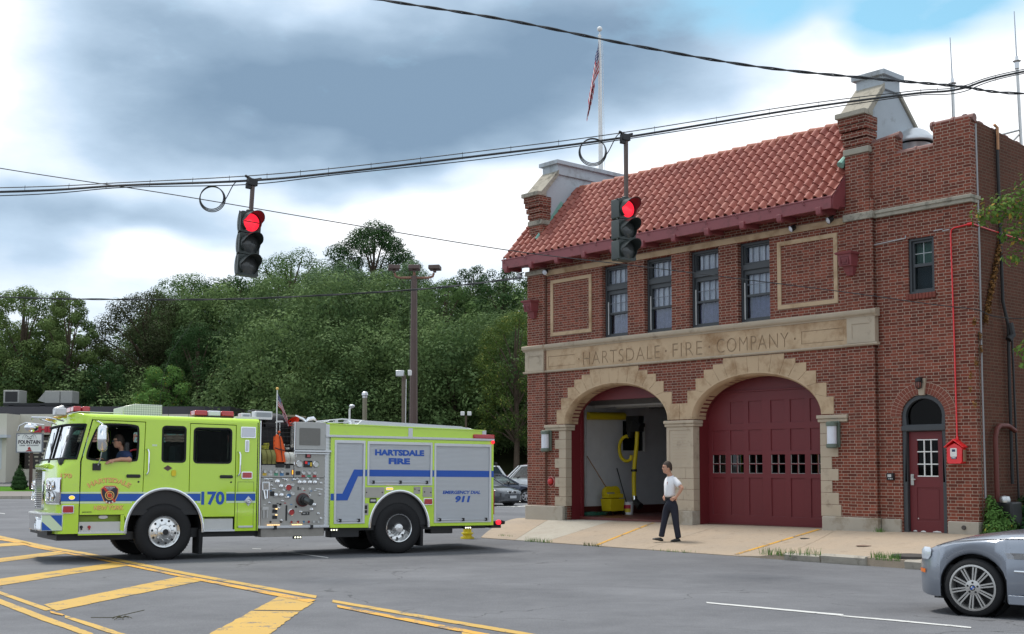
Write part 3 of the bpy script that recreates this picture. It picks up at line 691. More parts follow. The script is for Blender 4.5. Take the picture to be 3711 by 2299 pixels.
    # wing window
    mb = MB(); mb.prism([rect(-1.43, -0.83, 5.2, 6.38), rect(-1.33, -0.93, 5.30, 5.77), rect(-1.33, -0.93, 5.84, 6.28)], FR(0.20), -0.05, 0.03); mb.prism([rect(-1.43, -0.83, 5.2, 6.38), rect(-1.375, -0.885, 5.25, 6.33)], FR(0.20), .03, 0.08)
    w = P('window', mb, M_grey, bev=0.006, label='narrow sash window high in the wing')
    mb = MB(); mb.box(-1.34, -0.92, 0.225, 0.229, 5.29, 6.29); part('pane', mb, glass('wing_glass', (.8, .9, .88), .85, ior=1.2), w)
    mb = MB(); mb.box(-1.137, -1.123, 0.20, 0.218, 5.84, 6.28); mb.box(-1.33, -0.93, 0.20, 0.218, 6.05, 6.064); part('muntins', mb, pm('muntin_light', (0.4, 0.43, 0.44), 0.5), w)
    mb = MB(); mb.box(-1.40, -0.86, 0.33, 0.35, 5.80, 6.35); part('blind', mb, pm('blind_green', (0.20, 0.27, 0.25), 0.8), w)
    mb = MB(); mb.box(-1.42, -0.84, 0.36, 0.37, 5.2, 6.37); part('room_shade', mb, M_roomdark, w)
    mb = MB()
    for k in range(9): x = -1.47 + k * 0.076; mb.box(x, x + 0.066, 0.03, 0.2, 5.08, 5.195)
    P('brick_sill', mb, pm('sill_brick', (0.19, 0.05, 0.035), 0.9, var=0.3, scale=9), bev=0.004)
    # the arch of bricks over the wing door, its keystone
    mb = MB(); n = 26
    for rad in (0, 1):
        for k in range(n):
            t0 = math.pi * (k + 0.07) / n; t1 = math.pi * (k + 0.93) / n; r0 = 0.505 + rad * 0.125; r1 = r0 + 0.115; f = 0.93
            mb.prism([[(-1.16 + r * math.cos(t), 2.62 + r * f * math.sin(t)) for r, t in ((r0, t0), (r1, t0), (r1, t1), (r0, t1))]], FR(0.08), -0.02, 0.008)
    P('door_arch_bricks', mb, pm('arch_brick', (0.20, 0.055, 0.036), 0.9, var=0.3, scale=9))
    mb = MB(); mb.prism([[(-1.16 + r * math.cos(math.pi * k / 24), 2.62 + r * .93 * math.sin(math.pi * k / 24)) for k in range(25)] + [(-1.16 - 0.503, 2.62)] + [(-1.16 + 0.503 * math.cos(math.pi * (24 - k) / 24), 2.62 + 0.503 * .93 * math.sin(math.pi * (24 - k) / 24)) for k in range(1, 25)] for r in (0.755,)], FR(0.08), -0.01, 0.004)
    P('door_arch_mortar', mb, pm('mortar', (0.42, 0.31, 0.24), 0.9))
    mb = MB(); mb.prism([[(-1.22, 3.05), (-1.10, 3.05), (-1.055, 3.40), (-1.265, 3.40)]], FR(0.08), -0.02, 0.05); P('keystone', mb, M_stone2, bev=0.006)
    # wing door
    mb = MB(); o = [(p[0], p[1]) for p in door]; inn = [(-1.565, 0.17), (-0.755, 0.17), (-0.755, 2.30), (-1.565, 2.30)]
    fan = [(-1.56, 2.44), (-0.76, 2.44)] + [(-1.16 + 0.41 * math.cos(math.pi * k / 14), 2.62 + 0.36 * math.sin(math.pi * k / 14)) for k in range(15)]
    mb.prism([o, inn, fan], FR(0.11), -0.12, 0.0); mb.box(-1.66, -0.66, 0.07, 0.11, 2.31, 2.42)
    P('door_frame', mb, M_grey, bev=0.008)
    mb = MB(); mb.box(-1.58, -0.74, 0.20, 0.205, 2.43, 3.03); P('fanlight', mb, glass('dark_glass', (.5, .55, .6), .5, ior=1.2)); mb = MB(); mb.box(-1.62, -0.7, 0.36, 0.37, 0.2, 3.06); P('hall_shade', mb, M_black)
    mb = MB(); mb.prism([rect(-1.56, -0.76, 0.19, 2.295), rect(-1.37, -0.93 + .03, 1.35, 2.13), rect(-1.40, -0.86, 0.42, 1.12)], FR(0.20), -0.04, 0); mb.box(-1.42, -0.84, 0.215, 0.235, 0.40, 1.14); mb.prism([rect(-1.36, -0.9, 0.46, 1.08)], FR(0.215), 0, 0.008)
    d = P('door', mb, M_maroon, bev=0.005, label='maroon wooden entrance door with glazed upper half')
    mb = MB(); mb.box(-1.38, -0.89, 0.225, 0.229, 1.34, 2.14); part('pane', mb, MATS['dark_glass'], d)
    mb = MB()
    for k in (1, 2): x = -1.37 + 0.47 * k / 3; mb.box(x - .011, x + .011, 0.195, 0.222, 1.35, 2.13)
    for z in (1.36, 1.61, 1.87, 2.12): mb.box(-1.37, -0.9, 0.193, 0.223, z - .011, z + .011)
    part('glazing_bars', mb, M_white, d)
    mb = MB(); mb.box(-1.52, -1.45, 0.17, 0.2, 1.17, 1.40); mb.tube([(-1.48, 0.19, 1.29), (-1.48, 0.13, 1.29), (-1.38, 0.125, 1.29)], 0.012, 8); mb.cyl((-1.485, 0.2, 1.36), (-1.485, 0.15, 1.36), 0.022, 10); part('handle', mb, M_steel, d)
    mb = MB()
    for x, w_, z in ((-1.50, .09, .20), (-1.33, .12, .195), (-1.06, .2, .20), (-1.385, .02, .46)): mb.prism([[(x, z), (x + w_, z), (x + w_ * .9, z + .02), (x + w_ * .5, z + .03), (x + w_ * .1, z + .015)]], FR(0.199), 0, 0.003)
    part('paint_chips', mb, M_white, d)
    # bays
    for cx in AC:
        mb = MB(); a = AW - 0.004
        rows = [[(cx - a, y, 0.0), (cx - a, y, AS)] + [(cx - a * math.cos(math.pi * k / 28), y, AS + (AH - 0.004) * math.sin(math.pi * k / 28)) for k in range(1, 28)] + [(cx + a, y, AS), (cx + a, y, 0.0)] for y in (0.20, 0.55)]
        mb.grid(rows); P('bay_reveal', mb, M_maroon, normals=False)
    cx = AC[1]                                                      # closed folding doors of the right bay
    mb = MB(); xc = cx; outline = [(p[0], p[1]) for p in arch_loop(cx, 0.0, zb=0.13)]
    wins = []; pan = []; xs = [xc - 1.70 + 0.555 * k + (0.10 if k > 2 else 0) for k in range(6)]
    for x in xs:
        wins.append(rect(x, x + 0.40, 1.39, 1.84)); pan.append((x, x + 0.40, 0.38, 1.28)); pan.append((x, x + 0.40, 1.93, 2.44))
        pan.append((x, x + 0.40, 2.60, 3.0 if x < xc - 1.4 or x > xc + 1.2 else 3.13))
    pl = [rect(*p) for p in pan if abs((p[0] + p[1]) / 2 - cx) < 1.45 or p[3] < 2.5]
    mb.prism([outline] + wins + pl, FR(0.55), -0.05, 0.0)
    mb.box(cx - 1.8, cx + 1.8, 0.572, 0.60, 0.2, 1.35); mb.box(cx - 1.8, cx + 1.8, 0.572, 0.60, 1.88, 3.2)
    mb.prism([[(cx - 1.42, 3.36), (cx + 1.42, 3.36), (cx + 1.42, 3.40), (cx - 1.42, 3.40)]], FR(0.55), 0, 0.03)
    d = P('bay_door', mb, M_maroon, bev=0.006, label='closed maroon folding door with a row of small windows')
    mb = MB()
    for x in xs:
        mb.box(x + .19, x + .21, 0.555, 0.59, 1.39, 1.84); mb.box(x, x + .4, 0.556, 0.589, 1.605, 1.625)
    part('muntins', mb, M_maroon, d)
    mb = MB()
    for x in xs:
        for q in (x + .005, x + .212): mb.box(q, q + 0.008, 0.562, 0.58, 1.40, 1.6); mb.box(q, q + 0.008, 0.562, 0.58, 1.63, 1.83)
        mb.box(x, x + .4, 0.562, 0.58, 1.392, 1.399); mb.box(x, x + .4, 0.562, 0.58, 1.626, 1.633)
    part('putty_edge', mb, pm('putty', (.42, .42, .40), .7), d)
    mb = MB(); mb.box(cx - 1.8, cx + 1.8, 0.596, 0.60, 1.37, 1.86); part('pane', mb, glass('door_glass', (0.5, 0.55, 0.5), 0.5, refl=0.03, ior=1.25), d)
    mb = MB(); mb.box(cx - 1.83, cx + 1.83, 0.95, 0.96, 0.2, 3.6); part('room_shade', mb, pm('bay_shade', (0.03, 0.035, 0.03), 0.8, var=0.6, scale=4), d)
    # roller head of the open bay and the bay interior
    cx = AC[0]
    mb = MB(); mb.prism([[(cx - 1.4, 3.36)] + [(cx + 1.4, 3.36)] + [(cx + AW * math.cos(t), AS + (AH - .002) * math.sin(t)) for t in [R(40) + R(100) * k / 14 for k in range(15)]]], FR(0.55), -0.05, 0); mb.box(cx - 1.83, cx - 1.79, 0.55, 0.64, 0.15, 3.3)
    P('bay_head', mb, M_maroon)
    M_wallw = pm('bay_wall_white', (0.74, 0.75, 0.76), 0.8, var=0.12, scale=3); M_wallw2 = pm('bay_wall_low', (0.30, 0.31, 0.32), 0.8, var=0.1, scale=3)
    mb = MB(); mb.box(-12.72, -12.65, 0.6, 9.0, 0.4, 1.76); mb.box(-12.72, -12.645, 0.6, 3.1, 1.76, 3.9); mb.box(-12.72, -12.645, 4.0, 9.0, 1.76, 3.9); mb.box(-12.72, -12.645, 3.1, 4.0, 1.76, 2.02); mb.box(-12.72, -12.645, 3.1, 4.0, 2.9, 3.9)
    mb.box(-12.72, -12.63, 0.6, 9.0, 0.70, 0.72); mb.box(-12.72, -12.63, 0.6, 9, 1.75, 1.77); mb.box(-12.65, -12.6, 0.5, 0.62, 0.1, 3.7)
    P('bay_side_wall', mb, M_wallw)
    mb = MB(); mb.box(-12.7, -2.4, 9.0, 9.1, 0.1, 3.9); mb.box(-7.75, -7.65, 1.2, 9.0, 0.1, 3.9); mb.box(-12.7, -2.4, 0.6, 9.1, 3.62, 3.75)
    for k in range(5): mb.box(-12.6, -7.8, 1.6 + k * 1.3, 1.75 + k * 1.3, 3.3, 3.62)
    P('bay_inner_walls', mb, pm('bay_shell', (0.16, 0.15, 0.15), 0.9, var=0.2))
    mb = MB(); mb.box(-12.7, -2.4, 0.5, 9.05, 0.0, 0.165); mb.box(-12.72, -12.63, 0.6, 9.0, 0.16, 0.40); P('bay_floor', mb, pm('bay_floor_red', (0.11, 0.025, 0.02), 0.45, var=0.25, scale=3))
    mb = MB(); mb.box(-12.70, -12.68, 3.1, 4.0, 2.02, 2.9); P('bay_window', mb, pm('dark_window', (0.01, 0.014, 0.012), 0.1)); mb = MB(); mb.box(-12.66, -12.6, 4.0, 4.06, 1.98, 2.92); P('bay_window_trim', mb, M_white)
    mb = MB(); mb.tube([(-12.45, 1.0, 1.0), (-12.45, 1.0, 3.5)], 0.055, 10); mb.tube([(-12.45, 1.35, 0.42), (-12.45, 1.35, 3.5)], 0.035, 10); mb.tube([(-12.45, 1.0, 0.97), (-12.45, 1.0, 1.08)], 0.085, 10); mb.tube([(-12.45, 1.0, .8), (-12.45, 1.0, 1.0)], 0.03, 8)
    for y in (1.7, 2.6): mb.tube([(-12.4, y, 3.28), (-8, y + .4, 3.3)], 0.05, 8)
    P('bay_pipes', mb, pm('pipe_white', (0.50, 0.50, 0.50), 0.6))
    mb = MB(); r = random.Random(4)
    for (y, z, s) in ((0.72, 2.5, .09), (0.82, 2.25, .07), (0.80, 1.75, .08), (0.84, 1.6, .05), (0.76, 1.25, .05), (0.8, 1.05, .06)): mb.lathe((-12.63, y, z), 'x', [(s, 0), (s, 0.05), (s * .6, 0.06), (s * .6, 0)], 12)
    mb.box(-12.65, -12.5, 0.64, 0.95, 0.88, 0.96); P('wall_gear', mb, M_black)
    # parapets: stuccoed gables with stone copings and corbelled brick kneelers
    def gable(x0, x1, yb, lab):
        side = 1 if x0 < -10 else -1
        prof = [(-0.0, 7.1), (-0.0, 9.24), (0.60, 9.93), (0.60, 10.1), (yb, 10.1), (yb, 9.93)] + ([(yb + 1.05, 9.0), (yb + 1.05, 7.1)] if yb < 3 else [(yb + 0.3, 7.1)])
        mb = MB(); mb.prism([prof], lambda u, v, d: (d, u, v), x0 + 0.04, x1 - 0.0); P('gable_parapet', mb, M_stucco, smooth=False)
        mb = MB(); mb.box(x0 + 0.0, x1 + 0.02, -0.02, 0.30, 7.1, 9.22)
        for k, (z, o) in enumerate(((8.62, 0.04), (8.78, 0.075), (8.94, 0.11), (9.08, 0.14))):
            mb.box(x0 - o * .6, x1 + 0.02 + o * .25, -0.02 - o, 0.32, z, 9.23 if k == 3 else z + 0.13)
        P('kneeler_brick', mb, M_brick, smooth=False)
        mb = MB(); mb.box(x0 - 0.11, x1 + 0.08, -0.24, 0.12, 9.23, 9.35); P('kneeler_cap', mb, M_weather, bev=0.015)
        mb = MB(); mb.box(x0 - .03, x1 + .05, -0.06, 0.34, 8.42, 8.56); P('kneeler_band', mb, M_weather, bev=0.015)
        mb = MB(); q = [(0.02, 9.26), (0.60, 9.92), (0.60, 10.08), (-0.08, 9.36), (-0.08, 9.26)]; mb.prism([q], lambda u, v, d: (d, u, v), x0 - 0.09, x1 + 0.09)
        if yb < 3: mb.prism([[(yb, 9.95), (yb + 1.1, 8.95), (yb + 1.17, 9.0), (yb + .06, 10.02)]], lambda u, v, d: (d, u, v), x0 + 0.0, x1 + 0.05)
        P('coping', mb, M_weather, bev=0.012)
        mb = MB(); mb.box(x0 - 0.06, x1 + 0.06, 0.56, yb + (0.02 if yb < 3 else .02), 9.95, 10.26); mb.box(x0 - 0.14, x1 + 0.14, 0.48, yb + 0.08, 10.24, 10.36)
        P('parapet_block', mb, M_stucco, bev=0.012)
    gable(-13.33, -12.82, 3.9, ''); gable(-2.86, -2.30, 1.24, '')
    mb = MB()
    mb.box(-13.9, -2.88, -0.56, -0.50, 7.20, 7.475)                 # fascia
    mb.prism([[(-0.52, 7.2), (-0.5, 7.47), (0.5, 8.55), (0.5, 8.2), (-0.3, 7.2)]], lambda u, v, d: (d, u, v), -2.905, -2.865)
    mb.box(-13.88, -2.9, -0.5, 0.0, 7.26, 7.29); mb.box(-13.92, -2.87, -0.575, -0.5, 7.44, 7.48)
    P('eave_fascia', mb, M_maroonS, bev=0.006)
    for k in range(11):
        x = -3.19 - 1.053 * k; mb = MB()
        mb.prism([[(0.0, 7.26), (-0.60, 7.26), (-0.60, 7.16), (-0.585, 7.11), (-0.54, 7.08), (-0.47, 7.09), (-0.40, 7.14), (0.0, 7.15)]], lambda u, v, d: (d, u, v), x - 0.065, x + 0.065)
        P('eave_bracket', mb, M_maroonS, bev=0.008)
    mb = MB()
    for k in range(12):
        x = -3.6 - 0.93 * k; mb.tube([(x, -0.55, 7.47), (x + .01, -0.60, 7.42), (x + .02, -0.59, 7.36), (x + .05, -0.565, 7.38)], 0.008, 5)
    P('gutter_hook', mb, M_maroon)
    tile_roof(S)
    mb = MB(); cop = pm('copper_green', (0.20, 0.40, 0.33), 0.6, var=0.3, scale=8); mb.tube([(-2.98, -0.02, 8.25), (-2.93, 0.22, 8.52), (-2.87, 0.38, 8.68)], [0.09, .06, .045], 10); P('copper_flashing', mb, cop); mb = MB(); mb.tube([(-12.95, -.1, 8.0), (-12.9, 0.12, 8.3)], .05, 8); mb.add([(-12.815, .2, 8.5), (-12.815, .75, 9.2), (-12.815, .9, 9.1), (-12.815, .3, 8.3)], [(0, 1, 2, 3)])
    P('copper_flashing', mb, cop)
    mb = MB(); tcp = M_tilecop = pm('coping_tile', (0.20, 0.10, 0.085), 0.7, var=0.3, scale=6)
    def coping(x0, y0, z0, x1, y1, z1, n=3):
        for k in range(n):
            a = Vector((x0, y0, z0)).lerp(Vector((x1, y1, z1)), k / n); b = Vector((x0, y0, z0)).lerp(Vector((x1, y1, z1)), (k + 1) / n + 0.02)
            m_ = a.lerp(b, 0.12); mb.tube([a, m_, m_, b], [0.105, 0.105, 0.088, 0.085], 10)
    coping(-2.3, 0.2, 8.60, -1.62, 0.2, 8.69, 1); coping(-1.75, 0.2, 8.27, -0.8, 0.2, 8.27, 2); coping(-0.88, 0.2, 8.71, 0.05, 0.2, 8.71, 2); coping(-0.13, 0.15, 8.71, -0.13, 3.4, 8.45, 6); coping(-0.13, 3.4, 8.45, -0.13, 14, 7.95, 14)
    P('parapet_coping', mb, tcp)
    return S
station = build_station()

def dome_vent():
    t = thing('roof_vent', 'shiny mushroom-shaped metal roof vent standing in the notch of the wing parapet', 'roof vent', B, (-2.05, 1.5, 7.9))
    c = (-2.05, 1.5, 8.9); mb = MB(); mb.lathe(c, 'z', [(0.44, -0.10), (0.455, -0.08), (0.46, -0.01), (0.44, 0.02), (0.40, 0.05), (0.30, 0.16), (0.24, 0.20), (0.15, 0.245), (0.001, 0.26)], 32)
    part('hood', mb, M_alu, t, ang=60); mb = MB(); mb.lathe(c, 'z', [(0.30, -1.0), (0.30, -0.3), (0.36, -0.12)], 20); part('stack', mb, M_alu, t)
    mb = MB(); mb.lathe(c, 'z', [(0.43, -0.09), (0.2, -0.12), (0.001, -0.12)], 20); part('baffle', mb, M_black, t)
dome_vent()

# fixtures on the facade, each a thing of its own
def wall_lamp(x, lab):
    t = thing('wall_lamp', lab, 'wall lamp', B, (x, -0.03, 1.98), 'cylinder lamps beside the bays')
    m_ = pm('lamp_green', (0.12, 0.15, 0.12), 0.45)
    mb = MB(); mb.box(x - 0.02, x + .13, -0.075, -0.02, 1.98, 2.56); mb.box(x - 0.03, x + .03, -0.14, -0.07, 2.02, 2.5); part('backplate', mb, m_, t, bev=0.006)
    mb = MB(); mb.lathe((x, -0.16, 2.24), 'z', [(0.001, 0.32), (0.10, 0.31), (0.125, 0.29), (0.125, 0.21), (0.10, 0.205)], 20); mb.lathe((x, -0.16, 2.24), 'z', [(0.10, -0.18), (0.125, -0.185), (0.125, -0.26), (0.1, -0.28), (0.001, -0.285)], 20); part('cap', mb, m_, t)
    mb = MB(); mb.lathe((x, -0.16, 2.24), 'z', [(0.105, 0.22), (0.105, -0.2)], 20); part('diffuser', mb, M_frost, t)
wall_lamp(-12.52, 'green cylinder wall lamp on the brick left of the open bay'); wall_lamp(-3.22, 'green cylinder wall lamp on the jamb stones right of the closed bay')
def siren_box(x, lab):
    t = thing('siren_box', lab, 'siren', B, (x, -0.05, 5.78), 'maroon siren boxes on the pilasters')
    def fr(z, w, y): return [(x - w, -0.05, z), (x + w, -0.05, z), (x + w, -y, z), (x - w, -y, z)]
    mb = MB(); L = [fr(5.74, .07, .12), fr(5.84, .11, .17), fr(5.92, .12, .2), fr(5.93, .15, .30), fr(6.18, .17, .34), fr(6.19, .20, .38), fr(6.23, .21, .40), fr(6.24, .19, .38)]
    vs = [p for l in L for p in l]; fs = [(i * 4 + k, i * 4 + (k + 1) % 4, i * 4 + 4 + (k + 1) % 4, i * 4 + 4 + k) for i in range(len(L) - 1) for k in range(4)] + [(0, 1, 2, 3), tuple(len(vs) - 4 + k for k in (3, 2, 1, 0))]
    mb.add(vs, fs); part('housing', mb, M_maroonS, t, smooth=False)
    mb = MB(); mb.prism([rect(x - .11, x + .11, 5.96, 6.14), rect(x - .085, x + .085, 5.985, 6.115)], FR(-0.325), -0.02, 0.012); mb.prism([rect(x - .05, x + .05, 6.01, 6.09)], FR(-0.325), 0, 0.006); part('grille', mb, M_maroon, t)
siren_box(-2.72, 'maroon siren box on the right pilaster below the eave'); siren_box(-13.08, 'maroon siren box on the left end pilaster')
def floodlight(x, z, lab, a=0.0, m_=None):
    t = thing('floodlight', lab, 'floodlight', B, (x, -0.05, z), 'small floodlights below the eave')
    mb = MB(); mb.tube([(x, -0.03, z + .12), (x, -0.16, z + .1)], 0.018, 6); mb.lathe((0, 0, 0), 'y', [(0.02, .12), (0.05, .10), (0.075, 0.0), (0.08, -0.03)], 14); n = 15 * 0
    hb = MB(); hb.lathe((0, 0, 0), 'y', [(0.02, .12), (0.05, .10), (0.075, 0.0), (0.08, -0.03)], 14)
    M_ = Matrix.Translation((x, -0.2, z)) @ Matrix.Rotation(a, 4, 'Z') @ Matrix.Rotation(R(25), 4, 'X'); b2 = MB(); b2.tube([(x, -0.03, z + .12), (x, -0.16, z + .08)], 0.018, 6); b2.join(hb, M_); part('head', b2, M_black, t)
    lb = MB(); lb.lathe((0, 0, 0), 'y', [(0.075, -0.02), (0.05, -0.045), (0.001, -0.055)], 14); b3 = MB(); b3.join(lb, M_); part('lens', b3, M_frost, t)
floodlight(-4.18, 6.98, 'floodlight under the eave above the right brick panel, nearer the windows', -0.5); floodlight(-3.18, 7.02, 'floodlight under the eave right beside the right pilaster', -0.5); floodlight(-12.47, 6.98, 'floodlight under the eave above the left brick panel', 0.3); floodlight(-13.55, 7.0, 'floodlight at the outer left end below the eave', 0.4)
def alarm_bell():
    t = thing('alarm_bell', 'round red alarm bell on the brick left of the open bay', 'alarm bell', B, (-12.42, -0.02, 1.12)); mb = MB(); mb.lathe((-12.42, -0.02, 1.13), 'y', [(0.14, 0), (0.14, -0.02), (0.12, -0.025)], 22); part('backplate', mb, pm('bell_faded', (0.40, 0.12, 0.12), 0.6), t)
    mb = MB(); mb.lathe((-12.42, -0.03, 1.13), 'y', [(0.085, 0), (0.08, -0.05), (0.05, -0.075), (0.001, -0.08)], 20); part('gong', mb, pm('bell_red', (0.42, 0.02, 0.02), 0.4), t)
alarm_bell()
def alarm_box():
    red = pm('alarm_red', (0.78, 0.012, 0.018), 0.3, var=0.06, coat=0.5)
    t = thing('fire_alarm_box', 'bright red street fire alarm box with peaked top on the wing wall', 'fire alarm box', B, (-0.385, 0.08, 1.62))
    mb = MB(); mb.prism([[(-0.55, 1.66), (-0.53, 1.62), (-0.24, 1.62), (-0.22, 1.66), (-0.22, 1.95), (-0.385, 2.04), (-0.55, 1.95)]], FR(0.08), 0.0, 0.17); part('body', mb, red, t, bev=0.012)
    mb = MB(); mb.prism([[(-0.59, 1.94), (-0.385, 2.09), (-0.18, 1.94), (-0.18, 1.965), (-0.385, 2.125), (-0.59, 1.965)]], FR(0.08), 0.0, 0.21); part('hood', mb, red, t, bev=0.006)
    mb = MB(); mb.prism([rr(-0.465, -0.325, 1.76, 1.935, 0.02), rect(-0.43, -0.355, 1.86, 1.91)], FR(-0.09), 0, 0.012); part('door_plate', mb, M_white, t)
    mb = MB(); mb.prism([rect(-0.43, -0.355, 1.86, 1.91)], FR(-0.09), 0, 0.006); mb.prism([rr(-0.45, -0.335, 1.715, 1.765, .015)], FR(-0.09), 0, 0.010); part('slot', mb, pm('navy_enamel', (0.02, 0.03, 0.09), 0.4), t)
    mb = MB(); text(mb, 'FIRE', FR(-0.10), -0.435, 1.725, 0.085, 0.028, 0, 0.003, 0.02); part('lettering', mb, M_white, t)
    mb = MB(); mb.box(-0.20, -0.17, -0.08, 0.0, 1.66, 1.9); part('side_bracket', mb, pm('bracket_brown', (0.22, 0.12, 0.07), 0.6), t)
    mb = MB(); mb.tube([(-0.385, 0.04, 2.1), (-0.40, 0.045, 4.0), (-0.43, 0.045, 6.32), (-0.415, 0.045, 6.42), (-0.36, 0.045, 6.46), (-0.02, 0.045, 6.49)], 0.016, 8); mb.tube([(0.03, 0.06, 6.49), (0.04, 0.4, 6.47), (0.04, 2.6, 6.40)], 0.014, 8); mb.lathe((0.0, 0.05, 6.49), 'x', [(0.03, -.06), (0.03, .05)], 10); mb.lathe((-0.385, 0.045, 2.1), 'z', [(0.03, 0), (0.03, 0.06), (.016, .07)], 10)
    solo('conduit', 'thin red conduit running up the wing wall from the alarm box', 'conduit', mb, red, B, (-0.385, 0.08, 2.1))
    mb = MB()
    for z in (2.9, 4.4, 6.1): mb.lathe((-0.41, 0.045, z), 'z', [(0.02, 0), (0.02, 0.03)], 8)
alarm_box()
def entry_light():
    t = thing('entry_light', 'small caged entry light on the keystone above the wing door', 'entry light', B, (-1.16, -0.02, 3.2))
    mb = MB(); mb.lathe((-1.16, -0.06, 3.38), 'z', [(0.001, .04), (0.06, 0.03), (0.07, 0), (0.07, -.05)], 14); mb.box(-1.2, -1.12, -0.04, 0.04, 3.3, 3.42)
    for k in range(8): q = 2 * math.pi * k / 8; mb.tube([(-1.16 + .068 * math.cos(q), -0.06 + .068 * math.sin(q), 3.34), (-1.16 + .06 * math.cos(q), -0.06 + .06 * math.sin(q), 3.2), (-1.16, -0.06, 3.17)], 0.006, 5)
    part('cage', mb, M_black, t); mb = MB(); mb.sphere((-1.16, -0.06, 3.27), 0.058, 12, 8, (1, 1, 1.5)); part('globe', mb, pm('amber_glass', (0.22, 0.08, 0.06), 0.2), t)
entry_light()
mb = MB(); mb.box(-2.0, -1.84, 0.02, 0.08, 1.27, 1.42); mb.m = 1; text(mb, 'III', FR(0.02), -1.97, 1.335, 0.08, 0.06, 0, 0.004, .03); text(mb, 'III', FR(0.02), -1.95, 1.29, 0.09, 0.02, 0, 0.004)
solo('door_keypad', 'small dark keypad plate with white marks left of the wing door', 'keypad', mb, [M_black, M_white], B, (-1.92, 0.08, 1.27))
mb = MB(); mb.tube([(-12.615, -0.03, 7.0), (-12.62, -0.03, 0.1)], 0.018, 6); solo('drain_pipe', 'thin brown pipe down the joint of the left pilaster', 'pipe', mb, pm('pipe_brown', (0.12, 0.05, 0.03), 0.7), B, (-12.62, -0.03, 0.1))
mb = MB(); mb.tube([(-2.2, 0.03, 6.36), (-1.45, 0.035, 6.40)], 0.012, 5); mb.tube([(-1.45, .035, 6.40), (-1.45, .035, 6.46)], .012, 5); mb.tube([(-0.8, 0.035, 6.46), (-0.6, 0.035, 6.47), (-0.6, .035, 6.43), (-.45, .035, 6.44)], 0.012, 5)
solo('wire_trim', 'pale cable clipped along the wing wall above the narrow window', 'cable', mb, pm('cable_grey', (0.35, 0.35, 0.36), 0.6), B, (-2.2, 0.03, 6.36))
# side wall services
mb = MB(); mb.tube([(0.03, 0.30, 8.6), (0.035, 0.33, 6.0), (0.03, 0.32, 3.5), (0.035, 0.34, 0.9)], 0.02, 6); solo('ground_cable', 'grey cable down the side wall beside the corner', 'cable', mb, pm('cable_grey', (0.35, 0.35, 0.36), 0.6), B, (0.03, 0.3, 0.9))
mb = MB(); mb.tube([(0.05, 1.15, 8.65), (0.06, 1.18, 6.6), (0.06, 1.22, 5.0), (0.1, 1.35, 4.5), (0.08, 1.38, 3.3), (0.08, 1.4, 1.2)], 0.035, 8); mb.tube([(0.1, 1.5, 4.4), (0.06, 1.65, 2.2), (0.06, 1.7, 0.9)], 0.022, 6); mb.tube([(0.12, 1.38, 4.55), (0.16, 1.40, 4.3), (0.12, 1.3, 4.2)], 0.07, 8)
solo('service_conduit', 'black service conduit running down the side wall of the wing', 'conduit', mb, M_black, B, (0.08, 1.4, 1.2))
mb = MB(); mb.tube([(0.05, 1.05, 8.72), (0.08, 1.13, 8.66), (0.07, 1.15, 8.2)], 0.03, 8); solo('service_mast', 'orange clay pipe hooked over the side parapet', 'pipe', mb, pm('clay_pipe', (0.48, 0.24, 0.12), 0.7), B, (0.07, 1.15, 8.2))
mb = MB(); mb.tube([(0.12, 0.72, 0.3), (0.12, 0.66, 1.0), (0.12, 0.64, 2.15), (0.12, 0.72, 2.33), (0.12, 0.85, 2.4), (0.12, 1.2, 2.4), (0.12, 1.5, 2.3)], 0.05, 10); solo('fuel_vent_pipe', 'rust-red bent pipe rising beside the side wall', 'pipe', mb, pm('rust_pipe', (0.13, 0.03, 0.022), 0.6, var=0.2), B, (0.12, 0.7, 0.3))
def meter():
    t = thing('gas_meter', 'black gas meter with a grey cap in the ivy beside the side wall', 'gas meter', B, (0.3, 0.6, 0.3)); mb = MB(); mb.box(0.15, 0.5, 0.5, 0.95, 0.35, 0.85); part('case', mb, M_black, t, bev=0.04); mb = MB(); mb.lathe((0.32, 0.58, 0.9), 'z', [(0.10, -0.06), (0.11, 0), (0.09, 0.06), (0.001, 0.08)], 16); part('regulator_cap', mb, M_alu, t)
meter()
mb = MB(); mb.lathe((-0.27, 0.03, 0.33), 'y', [(0.045, 0.0), (0.045, -0.03), (0.001, -0.03)], 16); solo('pipe_outlet', 'round iron drain outlet in the granite plinth at the corner', 'drain outlet', mb, pm('iron', (0.07, 0.06, 0.055), 0.7), B, (-0.27, 0.03, 0.33))

